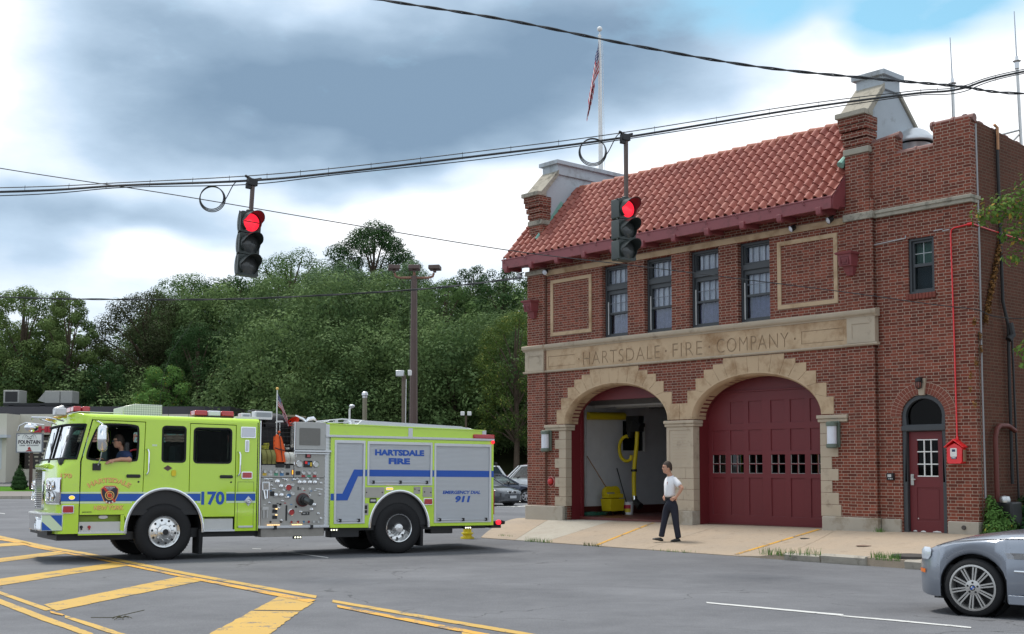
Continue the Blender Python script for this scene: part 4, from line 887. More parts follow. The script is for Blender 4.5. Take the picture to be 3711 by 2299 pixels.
# things in the open bay
M_yb = pm('bucket_yellow', (0.72, 0.56, 0.015), 0.4, var=0.08)
def mop_bucket():
    x, y, z = -12.05, 2.05, 0.165
    t = thing('mop_bucket', 'yellow wheeled mop bucket with wringer inside the open bay', 'mop bucket', B, (x, y, z))
    def tub(x0, x1, y0, y1, z0, z1, fl): 
        a = [(x0, y0, z0), (x1, y0, z0), (x1, y1, z0), (x0, y1, z0)]; b = [(x0 - fl, y0 - fl, z1), (x1 + fl, y0 - fl, z1), (x1 + fl, y1 + fl, z1), (x0 - fl, y1 + fl, z1)]; c = [(x0 - fl * .5, y0 - fl * .5, z1), (x1 + fl * .5, y0 - fl * .5, z1), (x1 + fl * .5, y1 + fl * .5, z1), (x0 - fl * .5, y1 + fl * .5, z1)]; d = [(p[0], p[1], z0 + .05) for p in a]
        return [*a, *b, *c, *d], [(3, 2, 1, 0), *[(k, (k + 1) % 4, 4 + (k + 1) % 4, 4 + k) for k in range(4)], *[(4 + k, 4 + (k + 1) % 4, 8 + (k + 1) % 4, 8 + k) for k in range(4)], *[(8 + k, 8 + (k + 1) % 4, 12 + (k + 1) % 4, 12 + k) for k in range(4)], (12, 13, 14, 15)]
    mb = MB(); mb.add(*tub(x - .17, x + .17, y - .27, y + .25, z + .11, z + .46, .035)); part('tub', mb, M_yb, t, bev=0.015)
    mb = MB(); mb.lathe((x, y + .14, z + .62), 'x', [(0.001, -.15), (0.19, -.15), (0.2, -.13), (0.2, -.02), (.001, -.01)], 22); mb.lathe((x, y - .12, z + .62), 'x', [(0.001, -.15), (0.19, -.15), (0.2, -.13), (0.2, -.02), (.001, -.01)], 22); mb.box(x - .15, x + .1, y - .3, y + .33, z + .48, z + .6); part('wringer', mb, M_yb, t, bev=0.008)
    mb = MB(); mb.tube([(x - .16, y - .16, z + .62), (x - .18, y, z + .56), (x - .16, y + .1, z + .6)], 0.015, 6)
    for a in (-.17, .17):
        for b in (-.28, .26): mb.lathe((x + a, y + b, z + .045), 'x', [(0.001, -.02), (.045, -.02), (.045, .02), (.001, .02)], 12); mb.box(x + a - .02, x + a + .02, y + b - .02, y + b + .02, z + .05, z + .12)
    part('caster', mb, M_black, t)
mop_bucket()
def stick(name, lab, a, b, m_, extra=None, em=None):
    t = thing(name, lab, name.replace('_', ' '), B, b); mb = MB(); mb.tube([a, b], 0.014, 8); part('handle', mb, m_, t); mb = MB()
    bx = Vector(b); mb.box(bx.x - .04, bx.x + .04, bx.y - .13, bx.y + .13, bx.z - .06, bx.z + .06); part('head', mb, em or M_black, t, bev=0.01)
stick('mop', 'mop with a wooden handle leaning from the yellow bucket to the wall', (-12.5, 1.45, 1.85), (-12.05, 1.95, 0.75), pm('wood_handle', (0.28, 0.14, 0.06), 0.6), em=pm('mop_cotton', (0.3, 0.28, 0.24), 0.9))
stick('squeegee', 'black long-handled squeegee leaning on the white bay wall', (-12.56, 2.75, 1.5), (-12.3, 2.95, 0.3), M_black)
stick('push_broom', 'green-handled broom standing at the left bay wall', (-12.5, 1.05, 1.05), (-12.4, 1.15, 0.23), pm('green_handle', (0.02, 0.09, 0.05), 0.5))
def pail():
    x, y, z = -11.92, 2.55, 0.165; t = thing('pail', 'white plastic pail with red and yellow label on the bay floor', 'pail', B, (x, y, z))
    mb = MB(); mb.lathe((x, y, z), 'z', [(0.001, 0), (0.135, 0), (0.155, .33), (0.165, .335), (0.165, .36), (0.15, .36), (.13, .05), (.001, .05)], 24); part('body', mb, M_white, t)
    mb = MB(); mb.lathe((x, y, z), 'z', [(0.146, 0.16), (0.1545, 0.28)], 24, R(-150), R(-20)); part('label', mb, pm('label_red', (0.5, 0.03, 0.06), 0.5), t, normals=False)
    mb = MB(); mb.lathe((x, y, z), 'z', [(0.1405, 0.07), (0.147, 0.17)], 24, R(-150), R(-20)); part('label', mb, pm('label_yellow', (0.7, 0.55, 0.05), 0.5), t, normals=False, label='yellow lower half of the label')
    mb = MB(); mb.tube([(x + .16 * math.cos(a), y + .03, z + .33 - .14 * math.sin(a)) for a in [math.pi * k / 10 for k in range(11)]], 0.004, 5); part('handle', mb, M_steel, t)
pail()
mb = MB(); pts = []
for k in range(90): a = k * 0.42; q = 0.18 + 0.13 * math.sin(k * .13); pts.append((-12.15 + 1.5 * q * math.cos(a), 1.25 + q * math.sin(a) * 1.6, 0.185 + 0.0009 * k))
mb.tube(pts, 0.014, 6); solo('garden_hose', 'coiled green garden hose on the floor at the bay entrance', 'hose', mb, pm('hose_green', (0.015, 0.10, 0.06), 0.5), B, (-12.15, 1.25, 0.165))
def exhaust():
    t = thing('exhaust_hose', 'yellow vehicle exhaust hose looping down from the bay ceiling', 'exhaust hose', B, (-11.6, 2.6, 3.5))
    def corr(pts, r):
        P_ = [Vector(p) for p in pts]; out = []; 
        for i in range(len(P_) - 1):
            n = max(1, int((P_[i + 1] - P_[i]).length / 0.022))
            out += [P_[i].lerp(P_[i + 1], k / n) for k in range(n)]
        m_ = MB(); m_.tube(out, [r * (1 + 0.06 * (k % 2)) for k in range(len(out))], 12); return m_
    Y = 2.6; up = [(-11.60, Y, 2.75), (-11.60, Y, 2.5), (-11.62, Y, 2.2), (-11.70, Y, 1.7), (-11.74, Y, 1.3), (-11.74, Y, 0.95), (-11.73, Y, 0.68)]
    part('lower_hose', corr(up, 0.060), M_yb, t)
    loop = [(-11.95 + .29 * math.cos(a) * 1.0, Y - 0.08, 2.06 + .36 * math.sin(a)) for a in [R(75) + R(205) * k / 16 for k in range(17)]] + [(-11.78, Y - .08, 1.75), (-11.76, Y - .08, 1.9)]
    part('loop_hose', corr(loop, 0.047), M_yb, t)
    mb = MB(); mb.tube([(-11.73, Y, .7), (-11.72, Y, .58)], 0.085, 12); part('nozzle_ring', mb, M_chrome, t)
    mb = MB(); mb.tube([(-11.72, Y, .6), (-11.62, Y, .48), (-11.5, Y, .40)], [0.07, .10, .11], 10); mb.tube([(-11.74, Y, 1.40), (-11.74, Y, 1.47)], 0.088, 12); mb.box(-11.95, -11.45, Y - .1, Y + .12, 2.55, 3.0); mb.tube([(-11.9, Y, 2.4), (-11.7, Y, 2.9), (-11.4, Y, 2.7)], 0.11, 10); part('fittings', mb, M_black, t)
    mb = MB(); mb.tube([(-12.5, 1.5, 3.0), (-12.5, 3.0, 3.03)], 0.11, 12); solo('duct_cover', 'short horizontal yellow duct under the bay ceiling', 'duct', mb, M_yb, B, (-12.5, 1.5, 3.0))
exhaust()
# roof things
def flagpole():
    x, y = 2.33, 33.6; px = (x * 1, y); zt = 13.13
    y = 38.0; k = y / 31.0; zt = 1.6 + (13.13 - 1.6) * k; X = 2.30 * k; Xb = 2.33 * k
    t = thing('flagpole', 'tall white flagpole rising behind the red tiled roof', 'flagpole', W, (Xb, y, 7.9))
    mb = MB(); mb.tube([(Xb, y, 7.6), (X + .01, y, zt - .35)], 0.095, 14, 0.05); part('pole', mb, M_white, t); mb = MB(); mb.lathe((X + .01, y, zt - .35), 'z', [(.055, 0), (.055, .05), (.02, .07), (.02, .14)], 12); mb.sphere((X + .01, y, zt - .10), 0.085, 14, 10); part('finial', mb, M_white, t)
    mb = MB(); mb.tube([(X + .1, y - .05, zt - .4), (Xb + .12, y - .05, 10)], 0.006, 4); part('halyard', mb, M_white, t)
    m, N, bs, out = newmat('flag_cloth'); uv = N.n('ShaderNodeUVMap').outputs[0]; sp = N.n('ShaderNodeSeparateXYZ'); N.l(uv, sp.inputs[0]); u, v = sp.outputs[0], sp.outputs[1]
    st = N.m('GREATER_THAN', N.m('MODULO', N.m('MULTIPLY', v, 13.0), 2.0), 1.0); c = N.mix(st, (0.42, 0.02, 0.03), (0.6, 0.6, 0.62))
    can = N.m('MULTIPLY', N.m('LESS_THAN', u, 0.42), N.m('GREATER_THAN', v, 6 / 13))
    fx = N.m('SUBTRACT', N.m('FRACT', N.m('MULTIPLY', u, 6 / 0.42)), 0.5); fy = N.m('SUBTRACT', N.m('FRACT', N.m('MULTIPLY', v, 13 * 6 / 7)), 0.5)
    star = N.m('LESS_THAN', N.m('ADD', N.m('MULTIPLY', fx, fx), N.m('MULTIPLY', fy, fy)), 0.07); c2 = N.mix(star, (0.02, 0.03, 0.12), (0.6, 0.6, 0.62)); N.l(N.mix(can, c, c2), bs.inputs['Base Color']); bs.inputs['Roughness'].default_value = 0.9
    N_, Hh = 60, 24; L = 1.9; H = 1.15                              # limp flag: cloth hangs in folds against the pole
    def flag(top, s, yoff, lab, at, name='flag', side=-1, wf=1.0):
        mb = MB(); rows = []
        for i in range(Hh + 1):
            v = i / Hh; row = []
            for j in range(N_ + 1):
                u = j / N_
                drop = (1 - v) * H + u * L * 0.93; spread = 0.30 * math.sin(min(1, u * 1.15) * math.pi * .55) * (0.35 + 0.65 * (1 - v)) + 0.05 * u
                fold = 0.055 * math.sin(u * 15 + v * 3) * min(1, u * 4)
                row.append((top[0] + side * s * wf * (0.03 + spread + fold * .4), top[1] + s * (fold * 1.5 + yoff), top[2] - s * drop * (0.98 if side < 0 else .95)))
            rows.append(row)
        mb.grid(rows); me = mesh_of(name, mb, m, at, normals=False, ang=180); uvl = me.uv_layers.new(name='UVMap'); nn = N_ + 1
        co = [(li.vertex_index % nn / N_, li.vertex_index // nn / Hh) for li in me.loops]; uvl.data.foreach_set('uv', [q for c_ in co for q in c_])
        o = bpy.data.objects.new(name, me); COL.objects.link(o); return o
    at = (X, y, zt - .5); o = flag((X + .0, y - .12, zt - .50), .93, 0, '', at, wf=1.15); o.location = at; props(o, 'large American flag hanging limp from the tall white pole', 'flag')
    return flag
FLAG = flagpole()
def antenna(x, y, zb, zm, zt, lab, extra=False):
    t = thing('roof_antenna', lab, 'antenna', W, (x, y, zb), 'whip antennas on the wing roof')
    mb = MB(); mb.tube([(x + (.02 if not extra else .07), y, zb), (x, y, zm)], 0.035, 8); part('mast', mb, M_steel, t); mb = MB(); mb.tube([(x, y, zm), (x - .03, y, zt)], 0.016, 6, .009); part('whip', mb, pm('antenna_grey', (0.45, 0.5, 0.55), 0.5), t)
    mb = MB(); mb.lathe((x, y, zm), 'z', [(.03, -.16), (.05, -.14), (.05, 0), (.09, .03), (.04, .05), (.03, .14)], 10); part('mount', mb, M_alu, t)
    if extra:
        mb = MB(); mb.tube([(x + .07, y, 8.95), (x - .75, y - .1, 8.72)], 0.022, 6); mb.tube([(x + .07, y, 8.9), (x - .3, y + .05, 8.5)], 0.022, 6); part('stay', mb, M_steel, t)
antenna(9.70, 26.0, 8.3, 9.95, 11.01, 'shorter whip antenna standing behind the corner of the wing parapet'); antenna(11.13, 26.0, 7.9, 10.45, 11.6, 'taller whip antenna with braced mast at the far right roof edge', True)
M_rim = pm('polished_rim', (0.74, 0.74, 0.73), 0.22, 0.9, var=0.06, scale=5)
# ------------------------------------------------------------------ fire engine (truck frame: x to the rear, y across, z up; the near side is y = 0)
def round_poly(p, it=2):
    for _ in range(it): p = [q for i in range(len(p)) for q in ((p[i - 1][0] * .25 + p[i][0] * .75, p[i - 1][1] * .25 + p[i][1] * .75), (p[i][0] * .75 + p[(i + 1) % len(p)][0] * .25, p[i][1] * .75 + p[(i + 1) % len(p)][1] * .25))]
    return p
def fire_engine():
    E = thing('fire_engine', 'lime yellow fire engine with blue stripe and number 170 turning out of the bay', 'fire engine', T)
    P = lambda name, mb, m, parent=E, **k: part(name, mb, m, parent, **k)
    WD = 2.5
    ax = (0.02, 4.955)
    both = lambda fn: (fn(0), fn(1))
    def SD(side, Y0=0.0):                                          # maps (x, z, outward) on the near (0) or far (1) flank
        return (lambda u, v, d: (u, Y0 - d, v)) if side == 0 else (lambda u, v, d: (u, WD - Y0 + d, v))
    def arch_pts(c, rx, top, zb, n=14):                            # points over a wheel opening from rear to front
        return [(c + rx * math.cos(math.pi * k / n), 0.55 + (top - 0.55) * math.sin(math.pi * k / n)) for k in range(n + 1)]
    def clip(pts, x0=None, x1=None): return [p for p in pts if (x0 is None or p[0] > x0) and (x1 is None or p[0] < x1)]
    # cab side skin with door openings
    A_ = arch_pts(ax[0], 0.72, 1.345, 0.53)
    fdoor = [(-1.55, 0.87), (-0.745, 0.87)] + clip(A_[::-1], x1=-0.405)[1:] + [(-0.405, 1.225), (-0.385, 2.625), (-1.355, 2.64), (-1.54, 1.86)]
    rdoor = [(1.385, 0.81), (1.385, 2.615), (0.475, 2.625), (0.475, 1.25)] + clip(A_[::-1], x0=0.475)[:-2] + [(0.735, 0.81)]
    fd2 = [(-1.56, 0.53), (-1.56, 0.87)]
    skin = [(-1.56, 0.53), (-0.70, 0.53)] + A_[::-1] + [(0.74, 0.53), (1.86, 0.53), (1.86, 2.62), (-1.37, 2.66), (-1.56, 1.86)]
    w1 = [(-1.475, 1.95), (-1.40, 1.88), (-0.56, 1.865), (-0.505, 1.92), (-0.495, 2.50), (-0.55, 2.575), (-1.16, 2.585), (-1.245, 2.54), (-1.33, 2.40)]
    w1 = round_poly(w1); w2 = rr(-0.065, 0.395, 1.865, 2.565, 0.07); w3 = rr(0.545, 1.30, 1.855, 2.55, 0.08)
    def inset(poly, g):
        cx = sum(p[0] for p in poly) / len(poly); cz = sum(p[1] for p in poly) / len(poly); out = []
        n = len(poly)
        for i in range(n):
            a, b, c = Vector(poly[i - 1]), Vector(poly[i]), Vector(poly[(i + 1) % n]); d1 = (b - a).normalized(); d2 = (c - b).normalized(); nn = (Vector((-d1.y, d1.x)) + Vector((-d2.y, d2.x))); nn = nn.normalized() * g / max(0.4, math.sqrt((1 + d1.dot(d2)) / 2))
            out.append((b.x + nn.x, b.y + nn.y))
        return out
    def ccw(p): return p if sum((p[i][0] * p[(i + 1) % len(p)][1] - p[(i + 1) % len(p)][0] * p[i][1]) for i in range(len(p))) > 0 else p[::-1]
    fdoor = ccw(fdoor); rdoor = ccw(rdoor)
    for s in (0, 1):
        mb = MB()
        o = [(-1.56, 0.53), (-1.56, 0.865), (-0.75, 0.865)] + [p for p in A_[::-1] if p[1] > 0.9] + [(0.735, 0.80), (1.40, 0.80), (1.40, 0.53), (1.86, 0.53), (1.86, 2.62), (-1.37, 2.66), (-1.56, 1.86)]
        # skin = everything between, above and behind the doors
        mb.prism([[(-0.40, 1.235)] + [p for p in A_[::-1] if -0.40 < p[0] < 0.47] + [(0.47, 1.26), (0.47, 2.632), (1.392, 2.622), (1.392, 0.53), (1.86, 0.53), (1.86, 2.66), (-1.36, 2.70), (-1.357, 2.648), (-0.378, 2.632)], w2], SD(s), -0.05, 0)
        P('cab_side', mb, M_lime, bev=0.004)
        for nm, dr, wn, hx in (('front_door', fdoor, w1, -0.59), ('rear_door', rdoor, w3, 1.20)):
            mb = MB(); mb.prism([inset(dr, 0.006), ccw(wn)], SD(s), -0.05, 0.0); d = P(nm, mb, M_lime, bev=0.004)
            mb = MB(); mb.prism([inset(ccw(wn), -0.006), inset(ccw(wn), 0.028)], SD(s), -0.03, 0.006); part('window_gasket', mb, M_rubber, d)
            if s == 1 or nm != 'front_door': mb = MB(); mb.prism([inset(ccw(wn), 0.005)], SD(s), -0.026, -0.022); part('pane', mb, M_cabglass, d)
            if s == 0:
                mb = MB(); mb.box(hx - .13, hx + .13, -0.03, -0.008, 1.575, 1.615); mb.box(hx - .12, hx + .12, -0.01, -0.003, 1.565, 1.63); part('handle', mb, M_black, d, bev=0.008)
                mb = MB(); mb.lathe((hx + .1, -0.004, 1.49), 'y', [(0.018, 0.002), (0.018, -0.004), (0.001, -.006)], 10); part('lock', mb, M_black, d)
        mb = MB(); mb.prism([inset(ccw(w2), -0.006), inset(ccw(w2), 0.028)], SD(s), -0.03, 0.006); P('window_gasket', mb, M_rubber)
        mb = MB(); mb.prism([inset(ccw(w2), 0.005)], SD(s), -0.026, -0.022); P('side_pane', mb, M_cabglass)
        mb = MB(); mb.prism([[(-1.56, 0.53), (-0.78, 0.53), (-0.78, 0.86), (-1.56, 0.86)]], SD(s, 0.12), -0.02, 0); mb.prism([[(0.78, 0.53), (1.37, 0.53), (1.37, .80), (0.78, .80)]], SD(s, 0.12), -0.02, 0)
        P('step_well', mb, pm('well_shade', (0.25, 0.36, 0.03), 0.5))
        mb = MB()
        for a, b, zt in ((-1.55, -0.80, 0.745), (0.79, 1.36, 0.775)): mb = MB(); mb.prism([rect(a, b, 0.56, zt)], SD(s, 0.03), -0.02, 0.0); P('step_riser', mb, pm('step_metal', (0.55, 0.55, 0.53), 0.4, 0.5, var=0.08))
        mb = MB()
        for a, b in ((-1.56, -0.74), (0.76, 1.39)):
            mb.prism([rect(a, b, 0.53, 0.565)], SD(s), -0.15, 0.012)
            for k in range(int((b - a) / 0.05)): mb.prism([rect(a + .01 + k * .05, a + .035 + k * .05, 0.565, 0.575)], SD(s), -0.1, 0.008)
        P('step_tread', mb, M_alu)
        if s == 0:
            mb = MB(); mb.prism([[(-1.56, .50), (-.70, .50), (-.72, .53), (-.735, .87), (-.80, .87), (-.80, .53), (-1.56, .53)]], SD(0), -0.05, 0); P('sill', mb, M_lime); mb = MB(); mb.prism([[(0.74, 0.53), (.78, .53), (.78, .8), (0.745, 0.8)]], SD(0), -.05, -.002); P('sill', mb, M_lime)
        # chrome wheel-arch trims
        for c, rx, tp, zb in ((ax[0], 0.72, 1.345, 0.52), (ax[1], 0.675, 1.305, 0.58)):
            mb = MB(); n = 24; rows = []
            zc = 0.55
            for (o_, d_) in ((0.0, -0.06), (0.0, 0.022), (0.02, 0.03), (0.05, 0.024), (0.055, 0.0)):
                row = [SD(s)(c + (rx - .01 + o_), zb, d_)] + [SD(s)(c + (rx - .01 + o_) * math.cos(math.pi * k / n), zc + (tp - zc - .01 + o_) * math.sin(math.pi * k / n), d_) for k in range(n + 1)] + [SD(s)(c - (rx - .01 + o_), zb, d_)]
                rows.append(row)
            mb.grid(rows); P('arch_trim', mb, M_chrome, normals=False)
            mb = MB(); rows = [[SD(s)(c + (rx - .012) * math.cos(math.pi * k / n), zc + (tp - zc - .012) * math.sin(math.pi * k / n), d_) for k in range(n + 1)] for d_ in (-0.03, -0.75)]; mb.grid(rows)
            mb.prism([[(c + (rx - .012) * math.cos(math.pi * k / n), zc + (tp - zc - .012) * math.sin(math.pi * k / n)) for k in range(n + 1)]], SD(s), -0.76, -0.74, side=False)
            P('wheel_well', mb, M_black, normals=False)
    # front corner, roof, windscreen: horizontal rings of a rounded plan
    def ring(z):
        lean = max(0, z - 1.86) * 0.24
        x_s = -1.56 + max(0, z - 1.86) * 0.24; xf = (-2.04 if z < 1.8 else -1.97) + lean; r = 0.12 if z < 1.8 else 0.42; bow = lambda y: xf + .12 * ((y - 1.25) / 1.25) ** 2; x1_ = bow(r * 1.25)
        pts = [(x_s, 0.0)]
        rx = min(r * 1.1, x_s - x1_ - 0.02) if z < 1.8 else (x_s - x1_)
        pts.append((x1_ + rx, 0.0)) if z < 1.8 else None
        n = 8
        for k in range(1, n + 1): t = math.pi / 2 * k / n; pts.append((x1_ + rx - rx * math.sin(t), r * 1.25 - r * 1.25 * math.cos(t)))
        pts.append((bow(.85), 0.85)); pts.append((xf, 1.25))
        if z >= 1.8: pts.insert(1, ((pts[0][0] + pts[1][0]) / 2, 0.003))
        return pts + [(p[0], WD - p[1]) for p in pts[-2::-1]]
    zs = [0.53, 0.9, 1.3, 1.7, 1.86, 1.90, 1.95, 2.1, 2.3, 2.5, 2.56, 2.62, 2.66]
    rows = [[(p[0], p[1], z) for p in ring(z)] for z in zs]
    n = len(rows[0]); mb = MB(); vs = [p for r in rows for p in r]; fs = []
    for i in range(len(zs) - 1):
        for k in range(n - 1):
            glassy = 5 <= i <= 9 and ((2 <= k <= 9) or (n - 11 <= k <= n - 4) or 10 < k < n - 12 or k in (10, n - 12))
            if not glassy: fs.append((i * n + k, i * n + k + 1, (i + 1) * n + k + 1, (i + 1) * n + k))
    mb.add(vs, fs); P('cab_front', mb, M_lime, normals=False, ang=50)
    gl = MB(); gl.grid([[(p[0] + .02, p[1] + (.012 if p[1] < 1 else (-.012 if p[1] > 1.5 else 0)), z) for p in ring(z)][1:-1] for z in zs[5:11]]); P('windshield', gl, M_shield, normals=False, ang=60)
    mb = MB()                                                       # black gaskets and the two posts of the wraparound windscreen
    for idx in (2, 10): mb.tube([(ring(z)[idx][0] - .005, ring(z)[idx][1], z) for z in zs[5:11]], 0.022 if idx == 10 else .018, 6)
    for z in (1.91, 2.555): mb.tube([(p[0] - .006, p[1] - (.004 if p[1] < .3 else 0), z) for p in ring(z)[2:n - 2]], 0.016, 6)
    P('windscreen_gasket', mb, M_rubber)
    mb = MB(); rows = []                                            # rounded roof
    base = [(p[0], p[1]) for p in ring(2.66)] + [(1.86, WD), (1.86, 0.0)]
    xr = ring(2.66)[12][0] if False else -1.80
    for ins, z in ((0, 2.655), (0.012, 2.70), (0.04, 2.735), (0.09, 2.757), (0.16, 2.768), (1.0, 2.80)):
        row = []
        for p in base:
            y = p[1]; x = p[0]; y2 = min(max(y, ins), WD - ins) if ins < .9 else 1.25; x2 = max(x, xr + ins * 1.2) if ins < .9 else max(-1.0, min(1.86, x)); row.append((max(x, x2) if x < 1 else 1.86, y2, z))
        row.append(row[0]); rows.append(row)
    mb.grid(rows); P('cab_roof', mb, M_lime, normals=True, ang=60)
    mb = MB(); mb.prism([rect(0.0, WD, 0.53, 2.68), rect(.5, 2.0, 2.0, 2.5)], lambda u, v, d: (1.84 + d, u, v), -0.02, 0); mb.box(-1.9, 1.84, 0.04, WD - .04, 0.86, 0.95); mb.box(-1.5, 1.8, 0.05, WD - .05, 2.61, 2.63)
    mb.box(-1.88, -1.65, 0.12, WD - .12, 1.0, 1.84)
    P('cab_interior', mb, M_black)
    for s in (0, 1): mb = MB(); mb.prism([[(-1.5, .95), (1.82, .95), (1.82, 2.6), (-1.3, 2.6), (-1.5, 1.9)], ccw(w1), w2, w3], SD(s, .07), -.015, 0); P('cab_lining', mb, M_black)
    mb = MB(); mb.prism([[(-1.9, 1.80), (-1.3, 1.80), (-1.32, 1.92), (-1.55, 1.98), (-1.9, 1.93)]], lambda u, v, d: (u, 0.15 + d, v), 0, 2.2); P('dashboard', mb, pm('dash', (0.04, 0.045, 0.045), 0.6))
    mb = MB(); mb.lathe((0, 0, 0), 'z', [(0.23, -.015), (.245, 0), (.23, .015), (.215, 0), (.23, -.015)], 24); b = MB(); b.join(mb, Matrix.Translation((-1.18, 0.50, 1.83)) @ Matrix.Rotation(R(35), 4, 'Y')); P('steering_wheel', b, M_black)
    for y in (0.16, 1.75): 
        mb = MB(); mb.box(-0.72, -0.62, y, y + .5, 1.3, 2.25); mb.box(-1.05, -.65, y, y + .5, 1.3, 1.42); P('seat', mb, M_black, bev=.03)
    for y in (0.2, 1.7): 
        mb = MB(); mb.box(0.25, 0.36, y, y + .5, 1.2, 2.2); P('seat', mb, M_black, bev=.03)
    # grille, headlamps, bumper
    mb = MB(); mb.prism([rr(0.85, 1.65, 0.96, 1.72, 0.05), rr(0.89, 1.61, 1.0, 1.68, 0.03)], lambda u, v, d: (-2.045 - d, u, v), -0.03, 0.03); P('grille_frame', mb, M_chrome)
    mb = MB()
    for k in range(17): z = 1.02 + k * 0.0395; mb.box(-2.065, -2.03, 0.89, 1.61, z, z + 0.02)
    for k in range(4): y = 0.98 + k * .18; mb.box(-2.06, -2.04, y, y + .012, 1.0, 1.68)
    P('grille', mb, M_chrome)
    mb = MB(); mb.box(-2.05, -2.02, 0.88, 1.62, 0.98, 1.7); P('grille_shadow', mb, M_black)
    mb = MB(); mb.box(-2.07, -1.9, 0.72, 1.78, 1.74, 1.83); P('grille_brow', mb, M_lime, bev=.03)
    for s in (0, 1):
        def hx(u, v, d): return (u, v, d)
        Yf = lambda y: y if s == 0 else WD - y
        mb = MB(); rows = []
        prof = [(-1.885, -0.012), (-1.91, -0.03), (-1.945, -0.01), (-1.965, 0.06), (-1.995, 0.2), (-2.04, 0.62), (-2.03, 0.70)]
        for z, ins in ((1.07, .03), (1.10, 0.0), (1.30, 0.0), (1.52, 0.0), (1.56, 0.04)): rows.append([(p[0] + ins * .6, Yf(p[1] + ins * .3), z) for p in prof])
        mb.grid(rows); b = P('headlamp_bezel', mb, M_chrome, normals=False, ang=60)
        mb = MB()
        for y, z in ((0.2, 1.42), (0.45, 1.42), (0.2, 1.21), (0.45, 1.21)): mb.lathe((-2.025 if y > .3 else -1.99, Yf(y), z), 'x', [(0.09, 0), (0.09, -.03), (.078, -.035), (.074, -.01)], 16)
        P('headlamp_ring', mb, M_chrome)
        mb = MB()
        for y, z in ((0.45, 1.21), (0.2, 1.21), (.2, 1.42)): mb.lathe((-2.02 if y > .3 else -1.985, Yf(y), z), 'x', [(0.075, -.01), (0.05, -.03), (.001, -.04)], 14)
        P('headlamp', mb, M_frost)
        mb = MB(); mb.lathe((-2.02, Yf(.45), 1.42), 'x', [(0.075, -.01), (0.05, -.03), (.001, -.04)], 14); P('warning_lamp', mb, M_redlens)
    mb = MB(); plan = [(-1.83, 0.0), (-2.21, 0.0), (-2.21, 0.10), (-2.215, 1.0), (-2.18, 1.5), (-2.10, 2.0), (-1.98, WD), (-1.83, WD)]
    mb.prism([plan], TP(0), 0.585, 0.885); bp = P('front_bumper', mb, M_chrome, bev=0.01)
    mb = MB(); mb.prism([[(p[0] - (.02 if p[0] < -1.9 else 0), p[1] + (-.015 if p[1] < .1 else .015 if p[1] > 2.4 else 0)) for p in plan]], TP(0), 0.885, 0.905)
    for k in range(8): mb.box(-2.19 + k * .042, -2.17 + k * .042, 0.02, 1.5, 0.905, 0.912)
    P('bumper_deck', mb, M_alu)
    mb = MB(); mb.prism([rect(-2.20, -1.845, 0.595, 0.875)], SD(0), 0, 0.004); P('bumper_plate', mb, M_silverv, label='pale bumper end plate with blue diagonal stripes')
    mb = MB(); mb.prism([[(-2.195, 0.60), (-2.02, 0.60), (-2.195, 0.76)]], SD(0), 0.004, 0.007); mb.prism([[(-2.055, 0.872), (-1.85, 0.872), (-1.85, 0.66)]], SD(0), 0.004, 0.007); P('bumper_stripe', mb, M_blue)
    mb = MB(); mb.lathe((-2.22, 0.24, 0.72), 'x', [(0.10, .02), (0.115, 0), (0.13, -.02), (0.13, -.04), (.10, -.05), (.09, -.03)], 22); mb.lathe((-2.3, 0.16, .72), 'x', [(.05, .1), (.05, .02)], 12); mb.lathe((-2.2, 0.12, 0.66), 'z', [(0.001, .14), (.075, .13), (.085, .0), (0.085, -.05), (.001, -.06)], 20); P('siren', mb, M_chrome)
    mb = MB(); mb.lathe((-2.235, 0.24, 0.72), 'x', [(0.09, -.01), (.001, -.01)], 18); P('siren_mouth', mb, M_black)
    mb = MB(); mb.box(-1.9, 0.2, 0.2, WD - .2, 0.40, 0.55); mb.box(-2.05, -1.5, 0.3, 2.2, 0.50, .59); mb.box(.8, 8.9 - 2, 0.6, 0.8, .5, .62); mb.box(0.8, 6.9, 1.7, 1.9, .5, .62); mb.box(-.3, 2, .2, 2.3, .42, .6); mb.box(3.3, 7.1, .1, 2.4, .5, .6)
    mb.tube([(-1.8, 0.3, .5), (-1.5, .28, .46), (-1.2, .28, .46)], .02, 6)
    P('chassis', mb, M_black)
    # wheels
    def wheel(x, s, rear):
        y0 = 0.02 if s == 0 else WD - 0.02; sg = 1 if s == 0 else -1
        t = bpy.data.objects.new('wheel', None); COL.objects.link(t); t.parent = E; ORG[t.name] = ORG[E.name]
        F_ = lambda lst: [(r, sg * h) for r, h in lst]
        wdt = 0.58 if rear else 0.30
        mb = MB(); R0 = 0.538
        mb.lathe((x, y0, R0), 'y', F_([(0.30, .02), (0.33, -.005), (0.42, -.015), (0.49, .0), (0.525, .03), (0.538, .06), (0.538, wdt / 2 - .04 if rear else wdt - .05), (0.49, wdt / 2), (0.538, wdt / 2 + .04)] + ([(0.538, wdt - .05)] if rear else []) + [(0.49, wdt), (0.3, wdt - .01)]) if rear else F_([(0.30, .02), (0.33, -.005), (0.42, -.015), (0.49, .0), (0.525, .03), (0.538, .06), (0.538, .25), (0.5, .3), (0.3, .29)]), 48)
        for k in range(60):
            a = 2 * math.pi * k / 60; c_, s_ = math.cos(a), math.sin(a)
            mb.tube([(x + .53 * c_, y0 + sg * .03, R0 + .53 * s_), (x + .542 * c_, y0 + sg * .07, R0 + .542 * s_), (x + .542 * c_, y0 + sg * .14, R0 + .542 * s_)], 0.009, 4)
        tyre = part('tyre', mb, M_rubber, t, ang=50)
        mb = MB()
